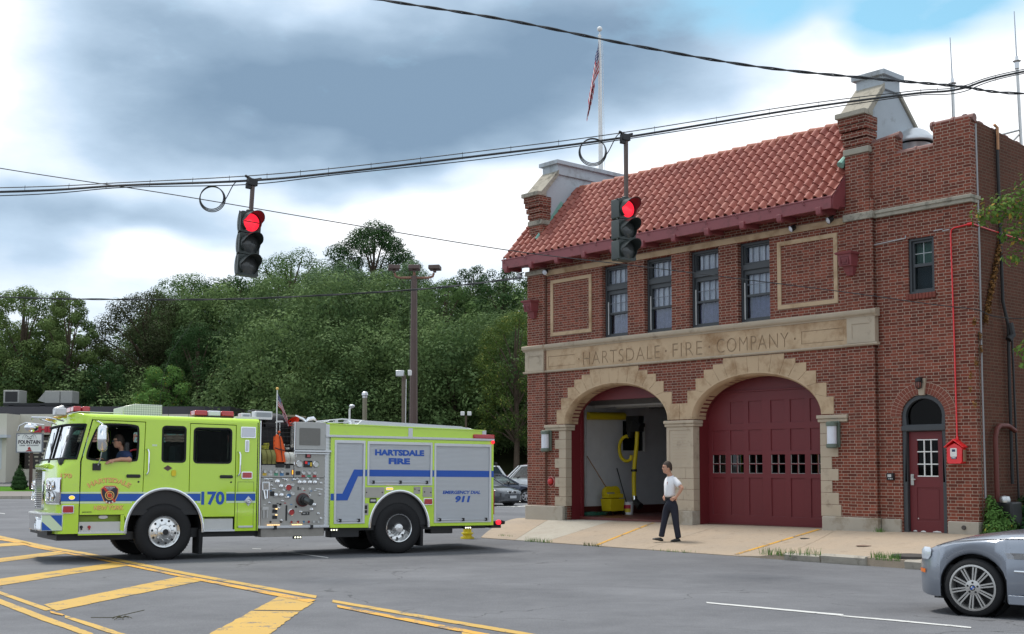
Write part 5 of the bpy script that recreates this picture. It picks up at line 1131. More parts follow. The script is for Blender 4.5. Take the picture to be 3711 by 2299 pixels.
        if not rear:
            mb.lathe((x, y0, R0), 'y', F_([(0.305, .03), (0.305, -.005), (0.295, -.02), (0.28, -.012), (0.272, .02), (0.262, .035), (0.20, .02), (0.14, .0), (0.13, -.02), (0.085, -.03), (0.08, -.10), (0.06, -.115), (0.001, -.115)]), 48)
        else:
            mb.lathe((x, y0, R0), 'y', F_([(0.305, .03), (0.305, -.005), (0.295, -.02), (0.28, -.012), (0.268, .04), (0.26, .12), (0.235, .17), (0.18, .18), (0.15, .16), (0.14, .10), (0.11, .06), (0.10, -.01), (0.08, -.03), (0.001, -.035)]), 48)
        part('rim', mb, M_rim, t, ang=40)
        mb = MB()
        for k in range(10):
            a = 2 * math.pi * (k + .3) / 10; yb = (0.0 if not rear else .155); mb.tube([(x + .165 * math.cos(a), y0 + sg * (yb + .01), R0 + .165 * math.sin(a)), (x + .165 * math.cos(a), y0 + sg * (yb - .05), R0 + .165 * math.sin(a))], .017, 6, .012)
        part('lug_nut', mb, M_chrome, t)
        mb = MB()
        for k in range(10):
            a = 2 * math.pi * (k + .8) / 10; yb = (.02 if not rear else .165); mb.lathe((x + .222 * math.cos(a), y0 + sg * (yb + .006), R0 + .222 * math.sin(a)), 'y', F_([(0.024, 0), (0.024, -.006), (0.001, -.006)]), 8)
        if not rear: mb.lathe((x, y0 - sg * .115, R0), 'y', F_([(0.058, -.002), (.001, -.004)]), 14)
        part('hand_hole', mb, M_black, t)
    for s in (0, 1): wheel(ax[0], s, False); wheel(ax[1], s, True)
    for s in (0, 1):
        mb = MB(); mb.prism([[(0.70, 0.10), (0.76, 0.10), (0.775, 0.55), (0.70, 0.58)]], SD(s), -.5, -.02); P('mud_flap', mb, M_rubber)
        mb = MB(); mb.prism([[(5.47, 0.15), (5.53, 0.15), (5.53, 0.56), (5.47, 0.56)]], SD(s), -.6, -.02); P('mud_flap', mb, M_rubber)
        mb = MB(); mb.prism([rect(3.45, 4.1, 0.36, 0.56)], SD(s, .12), -.3, 0); P('air_tank', mb, M_black, bev=.02); mb = MB(); mb.prism([rect(5.75, 6.3, 0.40, 0.56)], SD(s, .12), -.3, 0); P('air_tank', mb, M_black, bev=.02)
    # pump module
    Mpan = pm('pump_panel', (0.36, 0.35, 0.325), 0.36, 0.55, var=0.08, scale=6)
    mb = MB(); mb.prism([rect(1.92, 3.27, 0.62, 1.58)], SD(0, 0.03), -.1, 0); P('lower_panel', mb, Mpan, bev=.004)
    mb = MB(); mb.prism([rect(1.92, 2.60, 1.59, 1.84)], SD(0, 0.03), -.1, 0); mb.prism([rect(2.61, 3.27, 1.59, 2.12)], SD(0, .03), -.1, 0); P('gauge_panel', mb, Mpan, bev=.004)
    mb = MB(); mb.prism([rect(2.60, 3.28, 2.16, 2.72)], SD(0, 0.0), -.25, 0); P('equipment_locker', mb, pm('locker_grey', (0.42, 0.42, 0.40), .5), bev=.008)
    mb = MB(); mb.prism([rr(2.70, 3.15, 2.25, 2.60, .02)], SD(0, 0.0), 0, 0.01); P('locker_door', mb, pm('locker_dark', (0.17, 0.165, 0.15), .6, var=.15, scale=20), bev=.003)
    mb = MB(); mb.prism([rect(2.58, 3.38, 2.115, 2.15)], SD(0), -.1, .05); mb.prism([rect(2.58, 3.34, 2.07, 2.095)], SD(0), -.05, .04); P('handrail_shelf', mb, M_alu)
    mb = MB(); mb.prism([rect(3.28, 3.40, 0.6, 2.45)], SD(0, .06), -.3, 0)
    for k in range(26): z = 0.65 + k * .068; mb.prism([rect(3.285, 3.395, z, z + .035)], SD(0, .06), 0, .012)
    P('corrugated_filler', mb, M_alu)
    mb = MB(); mb.box(1.86, 3.39, .45, 2.05, .6, 2.6); mb.box(1.87, 2.6, .1, .44, 1.84, 1.86); mb.box(1.87, 1.9, 0.02, .5, .62, 2.7); P('pump_housing', mb, M_black)
    for x in (1.885, 2.60): mb = MB(); mb.tube([(x, -.01, 1.85 if x > 2 else .62), (x, -.01, 2.72)], .018, 8); P('grab_pole', mb, M_chrome)
    mb = MB(); mb.prism([rect(1.86, 3.36, .575, .625)], SD(0), -.25, .04)
    for k in range(40): mb.prism([rect(1.88 + k * .036, 1.898 + k * .036, .59, .61)], SD(0), .04, .046)
    P('running_board', mb, M_alu, bev=.004)
    mb = MB(); mb.prism([rect(1.93, 3.27, .40, .57)], SD(0, .02), -.4, 0); P('running_board_box', mb, pm('box_metal', (0.30, 0.28, 0.25), .5, .4, var=.25, scale=6), bev=.01)
    for x in (2.21, 2.98): mb = MB(); mb.prism([rect(x - .03, x + .03, .55, .63)], SD(0), 0, .05); P('board_bracket', mb, M_black)
    # gauges, valves, caps on the panel: (x, z, radius, kind)
    def gauge(x, z, r, col, nm='gauge'):
        mb = MB(); mb.lathe((x, 0.03, z), 'y', [(r, 0), (r, -.03), (r * .86, -.038), (r * .82, -.02)], 18); g = P(nm, mb, M_chrome)
        mb = MB(); mb.lathe((x, 0.03, z), 'y', [(r * .84, -.022), (.001, -.022)], 16); part('dial', mb, col, g)
    dial = pm('dial_white', (0.6, 0.6, 0.58), .4); dblk = pm('dial_black', (0.03, .03, .03), .3); dgrn = pm('plate_green', (0.10, 0.35, 0.22), .5); dblu = pm('plate_blue', (0.08, .22, .42), .5); dred = pm('plate_red', (0.42, .03, .03), .5); dyel = pm('plate_yellow', (0.65, .45, .05), .5)
    for x, c in zip((1.99, 2.11, 2.23, 2.35), (dyel, dial, dgrn, dblu)):
        gauge(x, 1.71, .038, dial); mb = MB(); mb.prism([rr(x - .04, x + .04, 1.625, 1.68, .01)], SD(0, .03), 0, .006); P('gauge_tag', mb, c)
    for x, c in zip((2.81, 2.93, 3.05), (dred, dgrn, dred)): gauge(x, 1.69, .043, dial); mb = MB(); mb.prism([rr(x - .04, x + .04, 1.60, 1.64, .01)], SD(0, .03), 0, .006); P('gauge_tag', mb, c)
    gauge(2.715, 1.87, .072, dial); gauge(3.07, 1.865, .066, dial)
    def panel_box(x0, x1, z0, z1, m_, nm='control_box', d=.025): mb = MB(); mb.prism([rr(x0, x1, z0, z1, .01)], SD(0, .03), 0, d); return P(nm, mb, m_, bev=.003)
    c = panel_box(2.81, 2.99, 1.80, 1.935, M_black); mb = MB(); mb.prism([rect(2.83, 2.88, 1.87, 1.92)], SD(0, .03), .025, .03); part('red_light', mb, M_redl, c); mb = MB(); mb.prism([rect(2.89, 2.93, 1.85, 1.90)], SD(0, .03), .025, .03); part('blue_light', mb, dblu, c); mb = MB(); mb.prism([rect(2.94, 2.98, 1.82, 1.9)], SD(0, .03), .025, .03); part('yellow_light', mb, dyel, c)
    c = panel_box(2.85, 2.96, 1.99, 2.08, M_black); mb = MB(); mb.prism([rect(2.87, 2.94, 2.005, 2.065)], SD(0, .03), .025, .03); part('red_display', mb, M_redlens, c)
    panel_box(2.22, 2.40, 1.79, 1.87, M_black); panel_box(2.43, 2.52, 1.775, 1.86, M_black); panel_box(2.65, 2.74, 1.645, 1.72, M_black); panel_box(2.44, 2.50, 1.64, 1.69, M_black); panel_box(2.62, 2.65, 2.0, 2.07, M_steel)
    c = panel_box(2.555, 2.585, 1.65, 1.745, M_black, d=.02); mb = MB(); mb.prism([rect(2.56, 2.58, 1.655, 1.74)], SD(0, .03), .02, .024); part('light_bar', mb, M_amber, c)
    def knob(x, z, r, m_=M_chrome, L=.07): 
        mb = MB(); mb.lathe((x, .03, z), 'y', [(r * 1.25, 0), (r * 1.25, -.012), (r * .55, -.02), (r * .5, -L * .6), (r, -L * .65), (r, -L), (r * .6, -L - .01), (.001, -L - .012)], 14); P('valve_knob', mb, m_)
    for x in (2.73, 2.83, 2.95, 3.06): knob(x, 1.49, .034)
    for x, z, r in ((2.26, 1.50, .04), (2.34, 1.41, .034), (2.23, 1.23, .036), (2.35, 1.23, .036), (3.05, 1.035, .03), (2.47, 1.19, .028), (2.42, 1.54, .022), (2.04, 1.55, .022), (2.61, 1.55, .022), (2.99, 0.94, .03), (2.76, 0.90, .02)): knob(x, z, r)
    gauge(2.49, 1.39, .07, dred, 'discharge_cap'); gauge(2.58, 1.45, .045, dial, 'discharge_cap'); gauge(2.49, 1.22, .05, dblu, 'discharge_cap'); gauge(2.585, 1.27, .048, dial, 'discharge_cap'); gauge(2.56, .89, .066, dred, 'discharge_cap')
    mb = MB()
    for x0, z0, x1, z1 in ((1.96, 1.57, 2.03, 1.56), (2.06, 1.57, 2.13, 1.56), (2.34, 1.57, 2.40, 1.56), (3.06, 1.36, 3.20, 1.35), (2.14, 1.36, 2.2, 1.36), (3.02, 1.33, 3.07, 1.33)): mb.tube([(x0, -.02, z0), (x1, -.05, z1)], .010, 6)
    P('pull_rod', mb, M_chrome)
    mb = MB()                                                        # big intake with black hose adapter
    mb.lathe((2.80, .03, 1.14), 'y', [(.135, 0), (.14, -.03), (.12, -.04), (.10, -.03)], 28); it = P('main_intake', mb, pm('intake_ring', (0.12, .02, .02), .4)); mb = MB(); mb.lathe((2.80, .03, 1.14), 'y', [(.118, -.03), (.118, -.06), (.085, -.07), (.08, -.16), (.07, -.17), (.001, -.17)], 24); part('cap', mb, pm('intake_black', (.03, .03, .03), .35), it)
    mb = MB(); mb.tube([(2.80, -.14, 1.14), (2.86, -.24, 1.10)], .062, 18); mb.tube([(2.86, -.24, 1.10), (2.875, -.27, 1.09)], .066, 18); part('adapter', mb, pm('adapter', (.10, .11, .11), .3, .5), it)
    mb = MB()
    for k in range(4): mb.tube([(1.965 + k * .03, -.015, 1.36), (1.965 + k * .03, -.03, 1.47), (1.965 + k * .03, -.015, 1.49)], .008, 6)
    mb.prism([rr(1.94, 2.09, 1.33, 1.50, .02), rr(1.955, 2.075, 1.345, 1.485, .01)], SD(0, .03), 0, .03); mb.tube([(1.98, 0, 1.33), (2.0, -.03, 1.16)], .02, 6); mb.tube([(2.05, 0, 1.33), (2.04, -.03, 1.17)], .02, 6); P('valve_bank', mb, M_chrome)
    panel_box(2.115, 2.195, 1.22, 1.31, M_black); mb = MB(); mb.prism([rect(1.97, 1.99, 0.78, .96)], SD(0, .03), 0, .03); mb.prism([rect(2.04, 2.06, .78, .96)], SD(0, .03), 0, .03); mb.prism([rect(1.95, 2.08, .94, 1.0)], SD(0, .03), 0, .03); P('wrench_rack', mb, M_steel)
    mb = MB(); mb.prism([rr(2.445, 2.475, 0.72, 1.03, .01)], SD(0, .03), 0, .012); P('drain_slot', mb, M_black)
    for z, on in ((1.02, 0), (.92, 1), (.80, 1)):
        c = panel_box(2.17, 2.26, z - .04, z + .03, M_black); 
        if on: mb = MB(); mb.prism([rect(2.235, 2.262, z + .03, z + .048)], SD(0, .03), 0, .03); part('step_light', mb, M_warm, c)
    for k in range(11): mb = MB(); mb.prism([rect(2.06 + k * .045 + (.25 if k > 5 else 0), 2.085 + k * .045 + (.25 if k > 5 else 0), .635, .645)], SD(0, .0), -.02, .02); P('deck_light', mb, M_warm)
    for x, m_ in ((2.56, dred), (2.70, dred), (2.82, dblu), (2.93, dred), (3.04, dial), (3.14, dial)): gauge(x, .695, .028, m_, 'drain_cap')
    for x, z in ((2.70, 1.37), (2.95, 1.25), (2.97, 1.13)): mb = MB(); mb.prism([rr(x - .01, x + .012, z - .035, z + .035, .008)], SD(0, .03), 0, .012); P('slot_plate', mb, M_black)
    for x, z in ((2.80, 1.36), (2.95, 1.36), (2.95, 1.235), (2.46, 1.545)): mb = MB(); mb.lathe((x, .03, z), 'y', [(.028, 0), (.028, -.012), (.012, -.014), (.011, -.004)], 14); P('eyelet', mb, M_white)
    mb = MB(); mb.prism([rr(2.78, 2.95, .83, .90, .01)], SD(0, .03), 0, .012); P('nameplate', mb, dblk); mb = MB(); text(mb, 'W T', SD(0, .018), 2.80, .85, .12, .03, 0, .003); P('nameplate_marks', mb, M_white)
    rp = random.Random(12)
    for k in range(26):
        x = 1.99 + (k % 9) * .145 + rp.uniform(-.03, .03); z = (1.535, 1.33, 1.075)[k // 9] + rp.uniform(-.03, .03)
        mb = MB(); mb.prism([rr(x - .022, x + .022, z - .009, z + .009, .004)], SD(0, .03), 0, .004); P('label_plate', mb, (dial, dblk, dblk, dred, dblu, dial)[k % 6])
    for x, z in ((2.14, 1.43), (2.10, 1.08), (2.40, 1.33), (2.68, 1.56), (2.90, 1.565), (3.12, 1.56), (3.17, 1.25), (3.19, 1.48), (2.37, 1.12), (2.36, .73), (3.14, .86), (2.30, .98), (3.2, .76)): knob(x, z, .019, M_chrome, .05)
    for x, z in ((2.33, 1.05), (2.35, .70), (2.13, .70), (2.66, 1.0)): knob(x, z, .018, M_black, .03)
    # crosslay bay: hoses, net, orange bag
    mb = MB(); mb.box(1.9, 2.6, 0.5, .55, 1.85, 2.72); P('crosslay_shade', mb, M_black)
    ol = pm('hose_olive', (0.23, 0.22, 0.07), .9, var=.25, scale=12); wh = pm('hose_white', (0.62, 0.61, .55), .9, var=.12, scale=12); orr = pm('orange_bag', (0.80, 0.11, 0.015), .7, var=.15, scale=12); yo = pm('hose_yellow', (.42, .40, .04), .8, var=.3, scale=10)
    def fold(x, m_, z0, z1, w=.085, nm='crosslay_hose'):
        mb = MB(); prof = [(x - w / 2, .03, z1), (x - w * .4, -.05, z1 - .03), (x - w * .3, -.075, (z0 + z1) / 2), (x - w * .2, -.05, z0 + .03), (x, -.0, z0)]
        rows = []
        for k in range(9): t = k / 8; zz = z1 + (z0 - z1) * t; o = -.01 - .075 * math.sin(math.pi * min(1, t * 1.0 + .12)); rows.append([(x + (t - .3) * .05 + dx, o + dy, zz) for dx, dy in ((-w / 2, .05), (-w / 2, .0), (-w * .35, -.012), (w * .35, -.012), (w / 2, 0), (w / 2, .05))])
        mb.grid(rows); P(nm, mb, m_, normals=False, ang=60)
    for x in (1.945, 2.04, 2.135): fold(x, ol, 1.86, 2.14)
    for k in range(6): mb = MB(); mb.tube([(1.93 + .05 * (k % 3), .08, 2.15 + .045 * (k // 2)), (2.05 + .02 * (k % 2), .04, 2.16 + .045 * (k // 2))], .035, 8); P('hose_layer', mb, yo)
    fold(2.42, wh, 1.87, 2.10, .10); fold(2.53, wh, 1.87, 2.10, .10)
    for k in range(6): mb = MB(); mb.tube([(2.35 + .1 * (k % 3), .1, 2.17 + .05 * (k // 3)), (2.42 + .1 * (k % 3), .08, 2.18 + .05 * (k // 3))], .03, 8); P('hose_layer', mb, wh if k % 2 else M_black)
    mb = MB(); rows = []
    for k in range(9): t = k / 8; w = .10 + .11 * math.sin(math.pi * min(1, t * .85 + .1)) * .5 + .03 * t; zc = 2.42 + (1.90 - 2.42) * t; xc = 2.24 + .07 * t; rows.append([(xc + w * a, .02 - .06 * b - .05 * t, zc) for a, b in ((-.7, 0), (-.5, .8), (0, 1.1), (.5, .8), (.7, 0))])
    mb.grid(rows); mb.sphere((2.23, 0, 2.40), .05, 10, 8, (1, .7, 1.2)); mb.sphere((2.27, 0, 2.5), .03, 8, 6); bag = P('orange_gear_bag', mb, orr, normals=False, ang=70)
    mb = MB(); mb.tube([(2.15, -.09, 2.18), (2.25, -.11, 2.15), (2.36, -.09, 2.13)], .010, 5); mb.tube([(2.26, -.06, 2.42), (2.31, -.115, 1.92)], .008, 5); part('strap', mb, M_black, bag)
    mb = MB()
    for k in range(9): x = 1.93 + k * .083; mb.tube([(x, -.005, 2.70), (x + .01, -.02, 2.3), (x, -.01, 2.12)], .004, 4)
    for k in range(7): z = 2.16 + k * .085; mb.tube([(1.9, -.006, z), (2.25, -.03, z - .01), (2.6, -.006, z)], .004, 4)
    P('cargo_net', mb, M_black)
    mb = MB(); mb.tube([(2.28, .0, 2.35), (2.28, .0, 2.69)], .008, 6); P('net_rod', mb, M_white)
    # body side
    a2 = arch_pts(ax[1], .675, 1.305, .58)
    for s in (0, 1):
        mb = MB(); sh = [rect(3.485, 4.14, .66, 2.355), rect(4.22, 5.71, 1.455, 2.345), rect(5.79, 7.17, .65, 2.335)]
        out = [(3.39, .565), (4.29, .565)] + a2[::-1] + [(5.635, .565), (7.25, .565), (7.25, 2.425), (3.39, 2.425)]
        mb.prism([out] + sh, SD(s), -.05, 0); P('body_side', mb, M_lime, bev=.005)
        for (x0, x1, z0, z1) in ((3.485, 4.14, .66, 2.355), (4.22, 5.71, 1.455, 2.345), (5.79, 7.17, .65, 2.335)):
            mb = MB(); mb.prism([rect(x0 - .015, x1 + .015, z0 - .015, z1 + .015), rect(x0 + .03, x1 - .03, z0 + .02, z1 - .045)], SD(s), -.04, .014); fr_ = P('shutter_frame', mb, M_alu, bev=.004)
            mb = MB(); zz = z0 + .02; rows = []
            while zz < z1 - .045:
                for dz, dd in ((0, -.022), (.004, -.016), (.022, -.015), (.026, -.022)): rows.append([SD(s)(x0 + .025, zz + dz, dd), SD(s)(x1 - .025, zz + dz, dd)])
                zz += .0275
            mb.grid(rows); rs = P('roller_shutter', mb, M_shutter, normals=False, ang=20)
            if s == 0:
                mb = MB(); mb.tube([(x0 + .06, -.03, z0 + .05), (x1 - .06, -.03, z0 + .05)], .012, 8); mb.prism([rect(x0 + .03, x1 - .03, z0 + .025, z0 + .04)], SD(s), -.01, .012); part('lift_bar', mb, M_alu, rs)
                mb = MB()
                for x in (x0 + .12, (x0 + x1) / 2, x1 - .12) if x1 - x0 > .9 else (x0 + .12, x1 - .12): mb.prism([rr(x - .022, x + .022, z0 + .015, z0 + .085, .008)], SD(s), .0, .045)
                part('latch', mb, M_black, rs)
    mb = MB(); mb.box(3.39, 7.25, 0.06, WD - .06, .6, 2.42); P('body_core', mb, M_black)
    mb = MB(); mb.prism([rect(3.27, 7.26, 2.43, 2.475)], SD(0), -.12, .02)
    for k in range(110): mb.prism([rect(3.29 + k * .036, 3.308 + k * .036, 2.44, 2.465)], SD(0), .02, .026)
    P('tread_trim', mb, M_alu); mb = MB(); mb.box(3.27, 7.26, 2.0, WD + .02, 2.43, 2.475); P('tread_trim', mb, M_alu)
    mb = MB(); mb.prism([[(3.30, 2.47), (7.05, 2.47), (7.05, 2.655), (3.30, 2.70)]], SD(0, .05), -.06, 0); mb.prism([[(3.30, 2.69), (7.05, 2.645), (7.05, 2.67), (3.30, 2.715)]], SD(0, .05), -.08, .015); P('hosebed_side', mb, M_lime, bev=.004)
    mb = MB(); mb.prism([[(3.30, 2.47), (7.05, 2.47), (7.05, 2.655), (3.30, 2.70)]], SD(1, .05), -.06, 0); P('hosebed_side', mb, M_lime)
    for x in (3.27, 5.17, 6.98):
        mb = MB(); mb.prism([rect(x, x + .10, 2.475, 2.70 if x < 4 else 2.665)], SD(0, .05), 0, .012)
        for i in range(5):
            for j in range(3): mb.prism([circ(x + .02 + j * .03, 2.50 + i * .038, .009, 6)], SD(0, .05), .012, .018)
        P('tread_post', mb, M_alu)
    mb = MB(); n = 18; rows = []
    for i in range(13):
        y = .12 + (WD - .24) * i / 12; rows.append([(4.0 + 2.75 * k / n + (-.35 + .35 * (i / 12)) * 0, y, 2.70 - .02 * (k / n) + .075 * math.sin(math.pi * min(1, (i / 12) * 1.3)) + .02 * math.sin(k * 1.1 + i)) for k in range(n + 1)])
    mb.grid(rows); mb.prism([[(4.0, 2.71), (6.80, 2.672), (6.45, 2.735), (4.1, 2.80)]], SD(0, .06), -.05, 0); P('hosebed_cover', mb, pm('tarp_white', (0.68, 0.70, 0.72), .7, var=.06, scale=3), normals=False)
    mb = MB(); mb.box(2.1, 4.2, .35, 2.2, 2.62, 2.73); mb.box(3.3, 7.0, .15, 2.35, 2.46, 2.62); mb.sphere((2.35, .6, 2.75), .22, 12, 8, (1.5, 1, .75)); mb.sphere((3.0, .8, 2.73), .2, 12, 8, (1.7, 1, .6)); P('top_equipment', mb, M_black)
    mb = MB(); mb.tube([(3.10, .12, 2.74), (3.75, .3, 2.82), (4.25, .3, 2.80)], .018, 8); mb.tube([(3.0, .15, 2.70), (3.35, .15, 2.75), (3.45, .2, 2.79)], .014, 8); mb.tube([(3.35, .12, 2.73), (4.3, .3, 2.76)], .014, 6); mb.box(3.55, 3.62, .2, .3, 2.70, 2.80); mb.box(3.8, 4.0, .22, .34, 2.68, 2.79); P('top_rail', mb, M_alu)
    mb = MB(); mb.lathe((3.9, .28, 2.74), 'z', [(.07, -.05), (.07, .05), (.05, .06)], 14); mb.tube([(2.75, .4, 2.86), (2.9, .35, 2.8), (2.95, .3, 2.73)], .03, 8); mb.tube([(2.95, .33, 2.72), (3.02, .33, 2.80), (3.12, .33, 2.82), (3.2, .33, 2.77)], [.02, .045, .045, .02], 8); P('deck_fitting', mb, M_chrome)
    mb = MB(); mb.box(2.5, 3.05, .55, .9, 2.84, 2.87); mb.box(2.55, 2.9, .55, .8, 2.87, 2.89); P('folded_tarp', mb, pm('tarp_tan', (0.23, .20, .13), .9), bev=.01)
    mb = MB(); mb.lathe((0, 0, 0), 'y', [(0.14, -.05), (.10, .02), (.06, .08), (.03, .12)], 20); b = MB(); b.join(mb, Matrix.Translation((2.62, .2, 2.74)) @ Matrix.Rotation(R(-30), 4, 'Y') @ Matrix.Scale(.55, 4, (0, 0, 1))); P('orange_cone_mouth', b, pm('cone_orange', (0.75, .06, .02), .6))
    mb = MB(); mb.prism([[(2.22, 2.70), (2.40, 2.71), (2.38, 2.745), (2.28, 2.74)]], SD(0, .1), -.04, 0); P('white_bracket', mb, M_white)
    # livery
    def band(z0, z1, m_, nm, segs, d=.0035):
        for x0, x1 in segs: mb = MB(); mb.prism([rect(x0, x1, z0, z1)], SD(0), 0.0005, d); P(nm, mb, m_)
    cabsegs = ((-1.88, -1.553), (-1.543, -0.685), (0.725, 0.735)); arx = 0.78
    band(1.125, 1.265, M_blue, 'stripe', ((-1.88, -1.555), (-1.542, -0.55), (1.21, 1.376), (1.40, 1.80)))
    mb = MB(); mb.prism([[(-.55, 1.125), (-.545, 1.125), (-.37, 1.265), (-.55, 1.265)]], SD(0), .0005, .0035); P('stripe', mb, M_blue); mb = MB(); mb.prism([[(.575, 1.125), (.70, 1.125), (.70, 1.265), (.40, 1.265)]], SD(0), .0005, .0035); P('stripe', mb, M_blue)
    band(1.27, 1.30, M_silverv, 'edge_line', ((-1.88, -1.555), (-1.542, -0.34), (0.37, .70), (1.21, 1.376), (1.40, 1.80))); band(1.085, 1.12, M_silverv, 'edge_line', ((-1.88, -1.555), (-1.542, -0.60), (0.63, .70), (1.21, 1.376), (1.40, 1.80)))
    mb = MB(); text(mb, '170', SD(0, -.0005), .715, 1.045, .46, .265, 0, .004, .035); P('unit_number', mb, M_blue)
    def letters(nm, s, x, z, w, h, bold=.03, warp=None, shear=0):
        mb = MB(); text(mb, s, SD(0, -.0005), x + .005, z - .005, w, h, 0, .002, bold, shear, warp); P(nm + '_shadow', mb, M_goldsh); mb = MB(); text(mb, s, SD(0, -.0005), x, z, w, h, .002, .005, bold, shear, warp); P(nm, mb, M_gold)
    letters('front_number', '170', -1.90, 1.555, .20, .082)
    def arcw(u, v):
        x0, x1 = -1.385, -.665; t = (u - (x0 + x1) / 2) / .36; zb = 1.475; a = t * R(32); rr_ = .68 + (v - 1.475); return ((x0 + x1) / 2 + rr_ * math.sin(a), 1.475 - .68 + rr_ * math.cos(a) + .0)
    letters('town_name', 'HARTSDALE', -1.385, 1.475, .72, .092, .035, arcw)
    letters('state_name', 'NEW YORK', -1.29, .965, .54, .085, .035)
    em = lambda k: [(-1.015 + dx * k, 1.25 + dz * k) for dx, dz in ((-.10, .17), (.10, .17), (.165, .11), (.155, .0), (.10, -.13), (.04, -.175), (-.04, -.175), (-.10, -.13), (-.155, 0), (-.165, .11))]
    mb = MB(); mb.prism([em(1.0)], SD(0), .004, .008); e = P('door_crest', mb, M_gold); mb = MB(); mb.prism([em(.93)], SD(0), .008, .0095); part('crest_rim', mb, dred, e); mb = MB(); mb.prism([em(.86)], SD(0), .0095, .011); part('crest_field', mb, pm('crest_navy', (.02, .02, .035), .5), e)
    mb = MB(); mb.prism([[(-1.14, 1.37), (-1.10, 1.40), (-.90, 1.12), (-.93, 1.10)]], SD(0), .011, .0125); mb.prism([circ(-1.015, 1.235, .04, 16)], SD(0), .016, .0175); part('crest_red', mb, pm('crest_red', (.55, .03, .02), .5), e)
    mb = MB(); mb.prism([circ(-1.015, 1.235, .085, 18), circ(-1.015, 1.235, .07, 18)], SD(0), .0125, .015); mb.prism([circ(-1.015, 1.235, .052, 8)], SD(0), .0125, .016); part('crest_ring', mb, M_gold, e)
    mb = MB(); text(mb, 'HARTSDALE', SD(0), -1.105, 1.375, .18, .022, .011, .013, .03); text(mb, 'FIRE DEPT', SD(0), -1.075, 1.35, .12, .014, .011, .013, .03); text(mb, 'N Y', SD(0), -1.035, 1.325, .04, .016, .011, .013, .03); mb.prism([circ(-1.07, 1.115, .016, 8)], SD(0), .011, .013); mb.prism([circ(-.96, 1.115, .016, 8)], SD(0), .011, .013); mb.prism([circ(-1.015, 1.10, .016, 8)], SD(0), .011, .013); part('crest_letters', mb, M_white, e)
    mb = MB(); text(mb, 'SPARTAN MOTORS', SD(0), -1.50, .915, .17, .022, 0, .003, .02); P('builder_badge', mb, M_black)
    # body stripe: straight band, then a slanting drop to the lower band
    for x0, x1 in ((4.155, 4.20), (4.25, 5.68), (5.725, 5.77), (5.82, 7.14), (7.19, 7.248)): mb = MB(); mb.prism([rect(x0, x1, 1.625, 1.765)], SD(0), -.0135, (.0035 if x1 - x0 < .1 else -.011)); P('body_stripe', mb, M_blue)
    mb = MB(); mb.prism([[(3.515, 1.125), (3.775, 1.125), (4.005, 1.625), (4.11, 1.625), (4.11, 1.765), (3.915, 1.765), (3.66, 1.265), (3.515, 1.265)]], SD(0), -.0135, -.011); P('body_stripe', mb, M_blue); mb = MB(); mb.prism([rect(3.395, 3.465, 1.125, 1.265)], SD(0), .0005, .0035); P('body_stripe', mb, M_blue)
    mb = MB(); text(mb, 'HARTSDALE', SD(0), 4.385, 2.065, 1.15, .13, -.0135, -.010, .055); text(mb, 'FIRE', SD(0), 4.70, 1.885, .50, .13, -.0135, -.010, .055); P('body_lettering', mb, M_blue)
    mb = MB(); text(mb, 'EMERGENCY DIAL', SD(0), 5.99, 1.255, .93, .072, -.0135, -.010, .03, .25); text(mb, '911', SD(0), 6.275, 1.07, .36, .145, -.0135, -.010, .05, .25); P('body_lettering', mb, M_blue)
    # lamps and trim on the flank
    def lampbox(x0, x1, z0, z1, lens, nm, d=.03):
        mb = MB(); mb.prism([rr(x0, x1, z0, z1, .02)], SD(0), 0, d * .6); b_ = P(nm, mb, M_chrome, bev=.004); mb = MB(); mb.prism([rr(x0 + .018, x1 - .018, z0 + .016, z1 - .016, .015)], SD(0), d * .6, d * 1.3); part('lens', mb, lens, b_, bev=.006)
    lampbox(-1.86, -1.645, .905, 1.055, M_redlens, 'marker_lamp'); lampbox(1.505, 1.725, 1.56, 1.70, M_redlens, 'marker_lamp'); lampbox(5.52, 5.73, 1.02, 1.165, M_redlens, 'marker_lamp')
    lampbox(1.475, 1.78, 2.37, 2.59, M_frost, 'scene_light'); lampbox(1.565, 1.65, 2.09, 2.33, M_alu, 'speaker_strip'); lampbox(4.63, 4.80, 1.33, 1.40, M_amber, 'turn_lamp')
    mb = MB(); mb.prism([circ(-1.69, 1.195, .058, 18, .042)], SD(0), .003, .015); b_ = P('turn_lamp', mb, M_chrome); mb = MB(); mb.prism([circ(-1.69, 1.195, .045, 16, .03)], SD(0), .015, .025); part('lens', mb, M_amber, b_)
    for x0, x1, z0, z1 in ((4.165, 4.60, 1.18, 1.395), (5.285, 5.44, 1.26, 1.41), (5.50, 5.72, 1.19, 1.405), (4.12, 4.24, .82, 1.06)): mb = MB(); mb.prism([rr(x0, x1, z0, z1, .01)], SD(0), 0, .008); P('access_plate', mb, pm('plate_tan', (0.40, .38, .33), .4, .4), bev=.002)
    mb = MB()
    for x, z in ((4.19, 1.29), (4.55, 1.29), (5.31, 1.36), (5.41, 1.33), (5.54, 1.30), (5.69, 1.29)): mb.lathe((x, -.008, z), 'y', [(.014, 0), (.014, -.008), (.001, -.01)], 8)
    mb.prism([rect(4.15, 4.21, .94, 1.02)], SD(0), .008, .014); mb.prism([rect(4.15, 4.21, .86, .92)], SD(0), .008, .014); P('plate_lock', mb, M_black)
    mb = MB(); mb.prism([rr(4.265, 4.42, 1.07, 1.17, .01)], SD(0), 0, .01); P('maker_plate', mb, M_black); mb = MB(); text(mb, 'ALFCO', SD(0, -.01), 4.285, 1.10, .11, .04, 0, .003, .03) if False else mb.prism([rect(4.285, 4.40, 1.10, 1.14)], SD(0), .01, .012); P('maker_plate_text', mb, M_steel)
